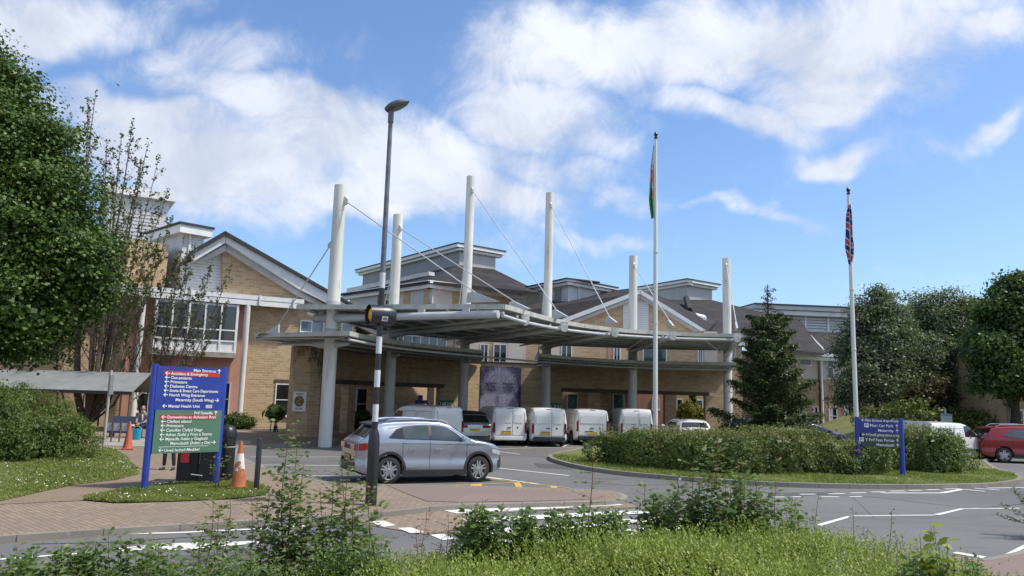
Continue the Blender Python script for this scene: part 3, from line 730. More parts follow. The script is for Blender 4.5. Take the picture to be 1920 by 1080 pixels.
wseg('coping', 606, 1357, ZT+.002, ZT+.09, SLATEE, off=.05, th=WT+.1)
wseg('lintel', 626, 832, ZL, ZL+.258, SOLDIER, off=.012); wseg('lintel', 1052, 1330, ZL, ZL+.258, SOLDIER, off=.012)
wseg('wall_infill', 832.5, 1051.5, ZL, ZL+.258, BRICK_D)
wseg('end_pier', 541, 625.5, 0, ZT+.02, BRICK_S)
for x0, x1 in ((654, 668), (700, 741), (824, 1055), (1103, 1125), (1176, 1195), (1247, 1268), (1323, 1357)):
    wseg('pier', x0, x1, 0, ZL-.002, BRICK_D)
# back wall of the porch with windows, between openings
pb = thing('porch_wall', tuple(wpt(750)+Vector((-.8, 3, 0))), 'recessed brown brick wall with window seen through the screen openings', 'wall')
k = Fac(xy(wpt(612)+Vector((-2, 3.0, 0))), xy(wpt(830)+Vector((-.2, 3.2, 0))), pb)
k.box('wall', 0, k.len, 0, 4.4, -.3, 0, BRICK_D)
k.pwin(668, 727, 693, 790, 0., trans=(.52,))
k.box('dark_door', *k.rect(802, 724, 811, 790)[:2], 0, k.rect(802, 724, 811, 790)[3], .003, .06, SLATEE)
k2_ = Fac(xy(wpt(1040)+Vector((0, 2.2, 0))), xy(wpt(1185)+Vector((0, 2.2, 0))), pb)
k2_.box('wall', 0, k2_.len, 0, 4.3, -.3, 0, BRICK_D)
GREENP = plain('green_poster', (.02, .10, .085), .3, var=.2)
for x0, x1 in ((1063, 1083), (1149, 1171)):
    k2_.pwin(x0, 738, x1, 779, 0., gl=GLASST)
    u0, u1, z0, z1 = k2_.rect(x0+2, 741, x1-2, 777); k2_.box('window_poster', u0+.05, u1-.05, z0+.08, z1-.05, .032, .04, GREENP)
    k2_.poly('poster_mark', [(u0+.15, z0+.15), (u0+.5, z0+.15), (u0+.5, z0+.32), (u0+.3, z0+.42)], .041, .045, plain('poster_red', (.32, .03, .03)))
    k2_.poly('poster_swoosh', [(u0+.2, z0+.75), (u1-.2, z0+1.0), (u1-.2, z0+1.05), (u0+.35, z0+.86)], .041, .045, TRIMG)
# ------------------------------------------------------------ canopy
cn = thing('entrance_canopy', tuple(P(980, 742, 46))[:2]+(0,), 'curved two-tier entrance canopy hung by cables from six tall white masts', 'canopy')
ZU, ZLo = 6.02, 4.80
uin = smooth2([xy(G(x, y, ZU)) for x, y in ((945, 572), (965, 577), (1000, 588), (1050, 601), (1110, 611), (1180, 618.5), (1260, 623.5), (1330, 626), (1397, 627))], 2)
uout = [xy(G(x, y, ZU-.1)) for x, y in ((1372, 655), (1290, 654), (1200, 651.5), (1100, 648), (1000, 643), (900, 638), (800, 630), (740, 622), (694, 615), (650, 606), (610, 593), (558, 577))]
uout = smooth2(uout, 1)
def deck(name, inner, outer, z, th):
    # inner and outer arcs become one slab with a thin raised fascia along the seen edges
    mb = MB(); mb.prism([(x, y, z-th) for x, y in inner+outer], (0, 0, th-.02)); return obj(name, mb, DECK, cn)
deck('roof_deck', uin, uout, ZU, .11)
FASC = plain('weathered_fascia', (.44, .45, .42), .6, var=.15, scale=2., dirt=((.25, .26, .21), .52))
def fascia(pts, z, th=.17, w=.12, name='fascia', side=1):
    pts = [Vector((x, y, 0)) for x, y in pts]; mb = MB(); vs = []
    for i in range(len(pts)):
        t_ = (pts[min(i+1, len(pts)-1)]-pts[max(i-1, 0)]).normalized(); n_ = Vector((t_.y, -t_.x, 0))*side
        a = pts[i]+n_*.06; b_ = pts[i]-n_*w
        vs += [(a.x, a.y, z-th), (a.x, a.y, z), (b_.x, b_.y, z), (b_.x, b_.y, z-th)]
    m = len(pts); mb.add(vs, [(i*4+k, i*4+(k+1) % 4, i*4+4+(k+1) % 4, i*4+4+k) for i in range(m-1) for k in range(4)]+[(0, 1, 2, 3), tuple((m-1)*4+k for k in range(4))])
    return obj(name, mb, FASC, cn)
fascia(uin, ZU+.03, .2); fascia([uout[-1], uin[0]], ZU+.035, .205); fascia([uin[-1], uout[0]], ZU+.03, .2)
fascia(uout, ZU+.02, .16)
# masts
MD = [(609, 835, None, 33.4, 637, 348), (729, 760, 42., 0, 747, 403), (868, 748, 46.5, 0, 882, 331), (1023, 745, 48.8, 0, 1030, 362), (1186, 748, 50.6, 0, 1187, 480), (1365, 755, 51.2, 0, 1361, 485)]
mast = []
for (bx, by, Y, Yd, tx, ty) in MD:
    g_ = P(bx, by, Y or Yd); mast.append((Vector((g_.x, g_.y, 0)), HZ(tx, ty, Y or Yd)))
edgept = [G(943, 592, 5.5), G(985, 604.5, 5.5), G(1058, 617, 5.5), G(1153, 627, 5.5), G(1261, 633, 5.5), G(1382, 637, 5.5)]
edgept = [Vector((e.x, e.y, 0)) for e in edgept]
cabtop = [(650, 379), (759, 431), (891, 360), (1038, 388), (1189, 500), (1363, 501)]
for i, ((b_, zt_), e) in enumerate(zip(mast, edgept)):
    r_ = .29
    m_ = obj('mast', MB().tube([b_, b_+Vector((0, 0, 4.9)), b_+Vector((0, 0, 6.1)), b_+Vector((0, 0, zt_))], [r_, r_, r_*.98, r_*.93], 28), STEEL, cn, smooth=True)
    obj('collar', MB().tube([b_+Vector((0, 0, 6.06)), b_+Vector((0, 0, 6.3))], r_+.02, 28), TRIMG, m_, smooth=True)
    obj('collar', MB().tube([b_+Vector((0, 0, ZLo+.02)), b_+Vector((0, 0, ZLo+.28))], r_+.02, 28), TRIMG, m_, smooth=True)
    d = (e-b_); L = d.length; d.normalize(); zt5 = 5.56
    out = 1.0 if i == 0 else 1.3
    rr = .165 if i == 0 else .13
    pts = [b_-d*out, b_-d*.55, b_-d*.25, b_+d*.25, b_+d*.7, b_+d*1.6, e-d*.2]
    obj('beam', MB().tube([p_+Vector((0, 0, zt5)) for p_ in pts], [rr, rr+.01, rr+.07, rr+.07, rr+.03, rr, rr*.95], 16), STEELC, cn, smooth=True)
    # lower beam
    lo_in = .9 if i else .95; lo_out = 3.0 if i == 0 else 2.2
    pts = [b_-d*lo_out, b_-d*1.1, b_-d*.5, b_+d*.4, b_+d*lo_in]
    obj('beam', MB().tube([p_+Vector((0, 0, 4.42)) for p_ in pts], [.05, .08, .2, .16, .07], 12), STEELC, cn, smooth=True)
    for s_ in (-.6, 2.0, L*.55, L*.8):
        c_ = b_+d*s_+Vector((0, 0, 5.78)); obj('bracket', MB().box(c_, (.3, .1, .14), math.atan2(d.y, d.x)), STEELC, cn)
    # cable to the inner edge
    anc = e-d*(.45 if i else .9)
    zc = HZ(*cabtop[i], b_.y); top = b_+Vector((0, 0, zc))+d*.36
    foot = anc+Vector((0, 0, 6.45))-d*.35
    obj('cable', MB().tube([top, foot], .027, 8), STEELC, cn, smooth=True)
    n_ = Vector((-d.y, d.x, 0))*.05
    obj('cable_anchor', MB().prism([foot+Vector((0, 0, .05))-d*.12-n_, anc+d*.75+Vector((0, 0, 6.06))-n_, anc-d*.75+Vector((0, 0, 6.06))-n_, foot-d*.35-n_], n_*2), STEELC, cn)
    obj('mast_bracket', MB().prism([b_+d*.2+Vector((0, 0, zc+.3))-n_, b_+d*.48+Vector((0, 0, zc+.08))-n_, b_+d*.48+Vector((0, 0, zc-.1))-n_, b_+d*.2+Vector((0, 0, zc-.22))-n_], n_*2), STEEL, m_)
    # back stay
    zb_ = HZ(618, 458, b_.y) if i == 0 else (HZ(728, 505, b_.y) if i == 1 else zc*.62+2.2)
    ft = b_-d*(3.1 if i == 0 else 2.0)+Vector((0, 0, ZLo+.45)); tp = b_-d*.36+Vector((0, 0, zb_))
    obj('cable', MB().tube([tp, ft], .027, 8), STEELC, cn, smooth=True)
    obj('mast_bracket', MB().prism([b_-d*.2+Vector((0, 0, zb_+.25))-n_, b_-d*.48+Vector((0, 0, zb_+.05))-n_, b_-d*.48+Vector((0, 0, zb_-.12))-n_, b_-d*.2+Vector((0, 0, zb_-.2))-n_], n_*2), STEEL, m_)
    obj('cable_anchor', MB().prism([ft+d*.08+Vector((0, 0, .1))-n_, ft+d*.12-n_+Vector((0, 0, -.42)), ft-d*.85-n_+Vector((0, 0, -.42)), ft-d*.12-n_+Vector((0, 0, 0))], n_*2), STEELC, cn)
# curved edge tube beneath the upper deck and its white tabs
ez = 5.42
et = smooth2([xy(G(x, y, 5.5)) for x, y in ((943, 592), (985, 605), (1058, 619), (1153, 629), (1261, 635), (1383, 638))], 2)
obj('edge_tube', MB().tube([(x, y, 5.5) for x, y in et], .07, 10), STEELC, cn, smooth=True)
for e in edgept[1:]:
    obj('edge_tab', MB().tube([e+Vector((0, -.12, 5.53)), e+Vector((0, .1, 5.53))], .17, 16), STEEL, cn, smooth=True)
    obj('edge_tab', MB().box(e+Vector((0, 0, 5.72)), (.34, .16, .22)), STEEL, cn)
# purlins following the curve, under the deck
iu = np.array([uin[int(round(k*(len(uin)-1)/24))] for k in range(25)]); ou_ = list(reversed(uout)); ou = np.array([ou_[int(round(k*(len(ou_)-1)/24))] for k in range(25)])
for fr_ in (.12, .26, .4, .54, .68, .82, .95):
    q_ = iu*(1-fr_)+ou*fr_
    obj('purlin', MB().tube([(x, y, 5.84) for x, y in q_], .055, 6), STEELC, cn, smooth=True)
for k in range(1, 24):
    obj('deck_rib', MB().tube([(iu[k][0], iu[k][1], 5.885), (ou[k][0], ou[k][1], 5.885)], .03, 4), TRIMG, cn)
for k in range(0, 24, 4):
    a_, b2_ = iu[k], ou[min(k+3, 24)]
    obj('brace', MB().tube([(a_[0], a_[1], 5.7), (b2_[0], b2_[1], 5.7)], .06, 6), STEELC, cn, smooth=True)
# lower decks
def ldeck(inn, out_):
    inn = smooth2([xy(G(x, y, ZLo)) for x, y in inn], 1); out_ = smooth2([xy(G(x, y, ZLo-.12)) for x, y in out_], 1)
    mb = MB(); mb.prism([(x, y, ZLo-.13) for x, y in inn+out_], (0, 0, .11)); obj('lower_roof_deck', mb, DECK, cn)
    fascia(inn, ZLo+.02, .19); fascia(out_, ZLo+.01, .16)
    o2 = list(reversed(out_)); n_ = 13
    A = np.array([inn[int(round(k*(len(inn)-1)/(n_-1)))] for k in range(n_)]); B = np.array([o2[int(round(k*(len(o2)-1)/(n_-1)))] for k in range(n_)])
    for fr_ in (.15, .45, .75):
        obj('purlin', MB().tube([(x, y, 4.6) for x, y in A*(1-fr_)+B*fr_], .045, 6), STEELC, cn, smooth=True)
    for k in range(n_): obj('deck_rib', MB().tube([(A[k][0], A[k][1], 4.655), (B[k][0], B[k][1], 4.655)], .03, 4), TRIMG, cn)
ldeck([(481, 626), (655, 621), (662, 624), (695, 631), (755, 641), (830, 650), (903, 657)], [(903, 678), (812, 673), (725, 666), (630, 654.5), (557, 647.5), (479, 630)])
ldeck([(1012, 663), (1042, 667), (1110, 672), (1177, 676), (1290, 679), (1378, 680)], [(1368, 695), (1290, 694), (1150, 689), (1006, 683.5)])
let_ = smooth2([xy(G(x, y, 4.42)) for x, y in ((655, 637), (700, 646), (760, 655), (840, 663), (905, 669), (1040, 681), (1190, 690), (1373, 693))], 1)
obj('edge_tube', MB().tube([(x, y, 4.42) for x, y in let_], .05, 8), STEELC, cn, smooth=True)
# ------------------------------------------------------------ vehicles
def paint(name, c, metal=0., rough=.32, coat=.8):
    m, t, p = new_mat(name)
    n = t.noise(t.n('ShaderNodeTexCoord').outputs['Object'], 1.3, 4)
    z = t.n('ShaderNodeSeparateXYZ', {0: t.n('ShaderNodeTexCoord').outputs['Object']}).outputs[2]
    col = t.mix(t.ss(n, .3, .7), tuple(x*.93 for x in c), c)
    dn = t.noise(t.n('ShaderNodeTexCoord').outputs['Object'], 6., 5, .7)
    col = t.mix(t.m('MULTIPLY', t.ss(z, .6, .2, 0, .28), t.ss(dn, .3, .7)), col, (.16, .15, .13))
    setp(t, p, Base_Color=col, Metallic=metal, Roughness=rough, Coat_Weight=coat); p.inputs['Coat Roughness'].default_value = .05
    return m
SILVER = paint('silver_paint', (.36, .40, .47), .8, .27)
SILVERG = paint('warm_silver_paint', (.42, .42, .41), .7, .3)
WHITEP = paint('white_van_paint', (.72, .73, .74), 0., .3, .6)
REDP = paint('red_car_paint', (.25, .012, .018), .35, .3)
BLUEP = paint('dark_blue_paint', (.05, .055, .13), .3, .3)
BLACKT = plain('black_trim', (.028, .028, .03), .5, var=.2)
TYRE = plain('tyre_rubber', (.022, .022, .022), .85, var=.3)
ALLOY = plain('alloy_wheel', (.42, .43, .45), .3, metal=.7, var=.05)
STEELW = plain('steel_wheel', (.1, .1, .105), .5, metal=.2)
CARGL = glass_mat('car_glass', (.035, .048, .055), .03, .7)
CARGL2 = glass_mat('tinted_car_glass', (.012, .014, .018), .04, .4)
TAILR = plain('red_lamp', (.22, .01, .012), .15, coat=1., var=.3)
CLEARL = plain('clear_lamp', (.5, .5, .52), .1, coat=1.)
CHROME = plain('chrome', (.72, .73, .75), .12, metal=1.)
PLATEY = plain('yellow_plate', (.62, .47, .04), .45, var=.05)
SEAMM = plain('dark_seam', (.05, .052, .055), .6)
def interp(pts, x):
    if x <= pts[0][0]: return pts[0][1]
    for (a, ya), (b, yb) in zip(pts[:-1], pts[1:]):
        if x <= b: return ya+(yb-ya)*(x-a)/(b-a) if b > a else yb
    return pts[-1][1]
TXT_CACHE = {}
def text_mb(mb, body, size, org, ux, uy, align='LEFT', bold=0., maxw=None):
    cu = bpy.data.curves.new('t', 'FONT'); cu.body = body; cu.size = size; cu.align_x = 'LEFT'; cu.offset = bold*size; cu.resolution_u = 3
    o = bpy.data.objects.new('t', cu); C.objects.link(o); bpy.context.view_layer.update()
    me = bpy.data.meshes.new_from_object(o.evaluated_get(bpy.context.evaluated_depsgraph_get()))
    xs = [v.co.x for v in me.vertices]; w_ = (max(xs) if xs else 0); sx_ = 1.
    if maxw and w_ > maxw: sx_ = maxw/w_
    sh = {'LEFT': 0, 'CENTER': -w_*sx_/2, 'RIGHT': -w_*sx_}[align]
    vs = [org+ux*(v.co.x*sx_+sh)+uy*v.co.y for v in me.vertices]
    mb.add(vs, [tuple(p_.vertices) for p_ in me.polygons])
    bpy.data.objects.remove(o); bpy.data.curves.remove(cu); bpy.data.meshes.remove(me)
class Car:
    def __init__(s, root, top, plan, belt, zb, wheels, wr, tum=.2, er=.07, paintm=None, cap=.03):
        s.r = root; s.top = top; s.plan = plan; s.belt = belt; s.zb = zb; s.wh = wheels; s.wr = wr; s.tum = tum; s.er = er; s.cap = cap
        s.zmax = max(z for _, z in top); s.mat = paintm
        s.L0, s.L1 = top[0][0], top[-1][0]
        s.body()
    def zt(s, x): return interp(s.top, x)
    def hw(s, x, z):
        W = interp(s.plan, x)
        if z <= s.belt:
            k = (s.belt-z)/max(.01, s.belt-s.zb); g_ = 1-.012*math.sin(min(1, k)*math.pi)*-1 - .05*max(0, k-.75)*4*.5
            g_ = 1+.012*math.sin(k*math.pi)-.09*max(0, k-.8)-.03*math.exp(-((z-s.zb-.42)/.13)**2)+.012*math.exp(-((z-s.belt+.10)/.05)**2)
        else:
            k = (z-s.belt)/(s.zmax-s.belt); g_ = 1-s.tum*k**1.25
        return W*g_
    def zbot(s, x):
        z = s.zb
        ext = max(0, abs(x-(s.L0+s.L1)/2)/((s.L1-s.L0)/2)-.86)/.14
        z += .10*ext
        R = s.wr+.055
        for wx in s.wh:
            d = abs(x-wx)
            if d < R: z = max(z, s.wr+math.sqrt(R*R-d*d))
        return z
    def body(s):
        xs = set(np.linspace(s.L0, s.L1, 70).tolist()+[x for x, _ in s.top])
        R = s.wr+.055
        for wx in s.wh:
            for k in range(21): xs.add(wx+R*math.cos(math.pi*k/20)*.9999)
        xs = sorted(x for x in xs if s.L0-1e-6 <= x <= s.L1+1e-6); xs2 = [xs[0]]
        for x in xs[1:]:
            if x-xs2[-1] > .004: xs2.append(x)
        rows = []
        for x in xs2:
            zt_ = s.zt(x); zb_ = min(s.zbot(x), zt_-.05); er = min(s.er, (zt_-zb_)*.4)
            pts = [(0, zb_), (s.hw(x, zb_)*.86, zb_)]
            zs_ = zt_-er
            for k in range(13):
                z = zb_+.03+(zs_-zb_-.03)*k/12; pts.append((s.hw(x, z), z))
            we = s.hw(x, zs_)
            for k in range(1, 5):
                a_ = k/4*math.pi/2; pts.append((we-er*1.3*(1-math.cos(a_)), zs_+er*math.sin(a_)))
            wl_ = pts[-1][0]
            for k in range(1, 6):
                f_ = 1-k/5; pts.append((wl_*f_, zt_+s.cap*(1-f_*f_)))
            row = [Vector((x, y, z)) for y, z in pts]+[Vector((x, -y, z)) for y, z in reversed(pts[1:-1])]
            rows.append(row)
        mb = MB(); n = len(rows[0]); m = len(rows)
        mb.add([q for r in rows for q in r], [(i*n+j, i*n+(j+1) % n, (i+1)*n+(j+1) % n, (i+1)*n+j) for i in range(m-1) for j in range(n)]+[tuple(range(n))[::-1], tuple((m-1)*n+j for j in range(n))])
        s.bodyo = obj('body', mb, s.mat, s.r, smooth=True, world=False, angle=28)
        W = interp(s.plan, 0); mb = MB().box(((s.L0+s.L1)/2, 0, s.zb+.16), (s.L1-s.L0-.5, 2*W-.52, .34))
        obj('underbody', mb, BLACKT, s.r, world=False)
    def side(s, name, cols, mat, off=.008, par=None, nz=6, sides=(1, -1), label=None):
        for sg in sides:
            rows = []
            for x, z0, z1 in cols:
                rows.append([Vector((x, sg*(s.hw(x, z0+(z1-z0)*k/nz)+off), z0+(z1-z0)*k/nz)) for k in range(nz+1)])
            o = obj(name, MB().grid(rows), mat, par or s.r, smooth=True, world=False, angle=50, label=label)
        return o
    def sidepoly(s, name, lo, hi, mat, off=.008, n=16, **k):
        x0, x1 = lo[0][0], lo[-1][0]
        xs = sorted(set(list(np.linspace(x0, x1, n))+[p_[0] for p_ in lo]+[p_[0] for p_ in hi if x0 <= p_[0] <= x1]))
        return s.side(name, [(x, interp(lo, x), max(interp(hi, x), interp(lo, x)+.001)) for x in xs], mat, off, **k)
    def topgrid(s, name, x0, x1, f0, f1, mat, off=.01, nx=8, ny=8):
        rows = []
        for i in range(nx+1):
            x = x0+(x1-x0)*i/nx; zt_ = s.zt(x); dz = (s.zt(x+.02)-s.zt(x-.02))/.04
            nn = Vector((-dz, 0, 1)).normalized(); f_ = f0+(f1-f0)*i/nx
            w_ = (s.hw(x, zt_-s.er)-s.er*1.0)*f_
            rows.append([Vector((x, w_*(2*k/ny-1), zt_+s.cap*(1-(2*k/ny-1)**2*f_*f_)))+nn*off for k in range(ny+1)])
        return obj(name, MB().grid(rows), mat, s.r, smooth=True, world=False)
    def arch(s, mat, wd=.06, off=.012):
        for wx in s.wh:
            for sg in (1, -1):
                rows = []; mb = MB()
                for k in range(25):
                    a_ = math.pi*(-.06+1.12*k/24); row = []
                    for r_ in (s.wr+.05, s.wr+.05+wd):
                        x = wx+r_*math.cos(a_); z = s.wr+r_*math.sin(a_); row.append(Vector((x, sg*(s.hw(x, z)+off), z)))
                    row = [Vector((row[0].x, row[0].y-sg*.05, row[0].z))]+row
                    rows.append(row)
                mb.grid(rows)
                obj('wheel_arch', mb, mat, s.r, smooth=True, world=False)
    def wheels(s, rim=ALLOY, spokes=5, tw=.21, double=True):
        for wx in s.wh:
            for sg in (1, -1):
                c_ = Vector((wx, sg*(interp(s.plan, wx)-tw/2-.015), s.wr)); R = Matrix.Rotation(-sg*math.pi/2, 3, 'X')
                # lathe axis points outward
                r_ = s.wr; h = tw/2
                prof = [(r_*.60, -h), (r_*.86, -h), (r_*.97, -h*.8), (r_, -h*.4), (r_, h*.4), (r_*.97, h*.8), (r_*.86, h), (r_*.66, h), (r_*.66, h*.5), (r_*.1, h*.4)]
                wo = obj('wheel', MB().lathe(prof, c_, 28, R), TYRE, s.r, smooth=True, world=False)
                mb = MB().lathe([(r_*.62, h*.45), (r_*.655, h*.95), (r_*.69, h*1.02), (r_*.66, h*.7), (r_*.62, h*.46)], c_, 28, R)
                mb.lathe([(r_*.02, h*.5), (r_*.16, h*.5), (r_*.15, h*.9), (r_*.02, h*.95)], c_, 12, R)
                for k in range(spokes):
                    for da in ((-.16, .16) if double else (0,)):
                        a_ = 2*math.pi*k/spokes+.3
                        d0 = Vector((math.cos(a_+da*2.2), math.sin(a_+da*2.2), 0))*r_*.10; d1 = Vector((math.cos(a_+da*1.25), math.sin(a_+da*1.25), 0))*r_*.66
                        sd_ = Vector((-math.sin(a_), math.cos(a_), 0))*(.022 if double else .045)
                        pp = [d0-sd_, d1-sd_, d1+sd_, d0+sd_]
                        mb.prism([c_+R @ (q+Vector((0, 0, h*.62))) for q in pp], R @ Vector((0, 0, h*.26)))
                obj('rim', mb, rim, wo, smooth=False, world=False)
    def rear(s, name, y0, y1, z0, z1, mat, dx=.02, par=None, x=None, both=False, bevel=0, label=None):
        x_ = s.L0 if x is None else x
        if both: s.rear(name, -y1, -y0, z0, z1, mat, dx, par, x, False, bevel, label)
        mb = MB().box((x_-dx/2+.004, (y0+y1)/2, (z0+z1)/2), (dx, y1-y0, z1-z0))
        return obj(name, mb, mat, par or s.r, world=False, bevel=bevel, label=label)
    def plate(s, txt, z=.62, y=0., w_=.5, x=None):
        x_ = (s.L0 if x is None else x)-.018
        o = obj('number_plate', MB().box((x_, y, z), (.02, w_, .12)), PLATEY, s.r, world=False)
        mb = MB(); text_mb(mb, txt, .105, Vector((x_-.013, y, z-.037)), Vector((0, -1, 0)), Vector((0, 0, 1)), 'CENTER', .0, w_*.9)
        obj('lettering', mb, BLACKT, o, world=False)
    def mirror(s, x, z, mat, sz=(.12, .2, .14)):
        for sg in (1, -1):
            y = sg*(s.hw(x, z)+.12)
            mb = MB().lathe([(.01, -.5), (.34, -.46), (.5, -.2), (.46, .2), (.25, .48), (.01, .5)], (0, 0, 0), 12)
            mb.v = [(x+v[2]*-sz[0], y+v[0]*sz[1], z+.03+v[1]*sz[2]) for v in mb.v]
            o = obj('wing_mirror', mb, mat, s.r, smooth=True, world=False)
            obj('mirror_arm', MB().tube([(x, sg*(s.hw(x, z)-.02), z-.03), (x, y-sg*.02, z-.01)], .025, 6), BLACKT, o, world=False)
def vehicle(name, x, y, head, label, group='vehicles parked in the drop-off area', cat='car'):
    return thing(name, (x, y, 0), label, cat, group, rz=head)
# ---- silver suv
q = G(728, 906); q2 = P(896, 742, 21.25)
hd = rad(25)
u_ = Vector((math.cos(hd), math.sin(hd), 0)); v_ = Vector((-math.sin(hd), math.cos(hd), 0))
ctr = Vector((G(727, 908).x, G(727, 908).y, 0))+u_*1.29+v_*.88
suv = vehicle('parked_car', ctr.x, ctr.y, hd, 'silver crossover with roof rails parked side-on behind the striped lamp post')
top = [(-2.21, .80), (-2.20, .95), (-2.15, 1.03), (-2.08, 1.08), (-1.97, 1.14), (-1.80, 1.27), (-1.68, 1.42), (-1.72+.10, 1.48), (-1.50, 1.515), (-1.2, 1.545), (-.7, 1.565), (-.2, 1.565), (.15, 1.545), (.42, 1.48), (.75, 1.285), (1.05, 1.125), (1.18, 1.085), (1.5, 1.045), (1.8, .98), (1.97, .90), (2.06, .80), (2.11, .62)]
plan = [(-2.21, .78), (-2.15, .83), (-1.95, .88), (-1.5, .905), (0, .905), (1.3, .905), (1.75, .87), (1.98, .78), (2.11, .62)]
suv.scale = (.985, 1, 1.05); cr = Car(suv, top, plan, 1.12, .22, (-1.29, 1.31), .345, .24, .06, SILVER)
# windows
cr.sidepoly('window', [(-1.30, 1.15), (-1.02, 1.135), (-.93, 1.13)], [(-1.30, 1.17), (-1.12, 1.34), (-.93, 1.405)], CARGL2, n=8)
cr.sidepoly('window', [(-.90, 1.13), (-.20, 1.105)], [(-.90, 1.41), (-.55, 1.445), (-.20, 1.45)], CARGL, n=8)
cr.sidepoly('window', [(-.12, 1.105), (.78, 1.08)], [(-.12, 1.45), (.16, 1.435), (.42, 1.37), (.78, 1.12)], CARGL, n=12)
cr.sidepoly('window_frame', [(-1.34, 1.135), (-1.02, 1.115), (-.2, 1.09), (.86, 1.055)], [(-1.34, 1.165), (-1.13, 1.36), (-.93, 1.42), (-.55, 1.46), (-.12, 1.468), (.18, 1.45), (.44, 1.385), (.86, 1.075)], BLACKT, off=.004, n=24)
cr.sidepoly('chrome_strip', [(-1.35, 1.37), (-.93, 1.43), (-.5, 1.472), (0, 1.478), (.3, 1.44), (.6, 1.27), (.9, 1.06)], [(-1.35, 1.39), (-.93, 1.45), (-.5, 1.492), (0, 1.498), (.3, 1.462), (.6, 1.295), (.9, 1.085)], CHROME, off=.008, n=20)
cr.topgrid('windscreen', .46, 1.06, .96, 1.0, CARGL); cr.topgrid('rear_window', -1.98, -1.66, .92, .88, CARGL2, nx=4)
# doors seams, cladding
for a_ in (-.94, -.16, .93): 
    z1 = 1.06 if a_ != .93 else 1.0
    cr.side('door_seam', [(a_-.006, .36, z1), (a_+.006, .36, z1)], SEAMM, .004)
cr.sidepoly('door_seam', [(-.95, .335), (.94, .335)], [(-.95, .347), (.94, .347)], SEAMM, .004)
cr.sidepoly('shoulder_crease', [(-1.0, 1.0), (-.3, .99), (1.2, .96)], [(-1.0, 1.01), (-.3, 1.004), (1.2, .972)], SEAMM, .003)
cr.sidepoly('sill', [(-.94, .20), (.96, .20)], [(-.94, .33), (.96, .33)], BLACKT, .012)
cr.sidepoly('sill_trim', [(-.9, .37), (.92, .37)], [(-.9, .385), (.92, .385)], CHROME, .008)
cr.arch(BLACKT, .065)
for x_ in (-.72, .02):
    for sg in (1, -1): obj('door_handle', MB().box((x_+.05, sg*(cr.hw(x_, .86)+.022), .87), (.2, .025, .032)), CHROME, suv, world=False, bevel=.01)
cr.side('fuel_flap', [(-1.35, .78, .94), (-1.17, .78, .94)], SILVER, .004, sides=(-1,))
cr.sidepoly('tail_light', [(-2.19, .82), (-1.98, .84), (-1.62, .93)], [(-2.19, 1.0), (-1.98, 1.01), (-1.62, .985)], TAILR, .01, n=8)
cr.rear('tail_light', .34, .78, .82, .98, TAILR, .035, both=True, bevel=.012)
cr.rear('garnish', -.34, .34, .83, .93, BLACKT, .02)
cr.rear('rear_bumper', -.72, .72, .29, .52, BLACKT, .03, x=-2.215)
cr.rear('plate_recess', -.32, .32, .55, .70, BLACKT, .02); cr.plate('AK70 AJU', .62)
cr.rear('reflector', .52, .70, .40, .60, BLACKT, .04, both=True)
cr.sidepoly('headlight', [(1.72, .76), (2.04, .68)], [(1.72, .86), (2.04, .80)], CLEARL, .008, n=8)
cr.sidepoly('air_intake', [(1.93, .36), (2.07, .36)], [(1.93, .55), (2.07, .6)], BLACKT, .01, n=5)
for sg in (1, -1):
    pts = [(-1.42, 1.5), (-1.3, 1.575), (-1.0, 1.60), (-.4, 1.615), (.1, 1.60), (.3, 1.565), (.4, 1.5)]
    obj('roof_rail', MB().tube([(x, sg*(cr.hw(x, 1.45)-.06), z) for x, z in pts], .022, 8), CHROME, suv, smooth=True, world=False)
obj('spoiler', MB().prism([(-1.80, -.58, 1.475), (-1.45, -.62, 1.53), (-1.45, .62, 1.53), (-1.80, .58, 1.475)], (0, 0, -.035)), BLACKT, suv, world=False)
cr.mirror(.76, 1.10, SILVER); cr.wheels(ALLOY, 5)
obj('wiper', MB().tube([(-2.03, .0, 1.08), (-1.97, -.28, 1.14)], .014, 6), BLACKT, suv, world=False)
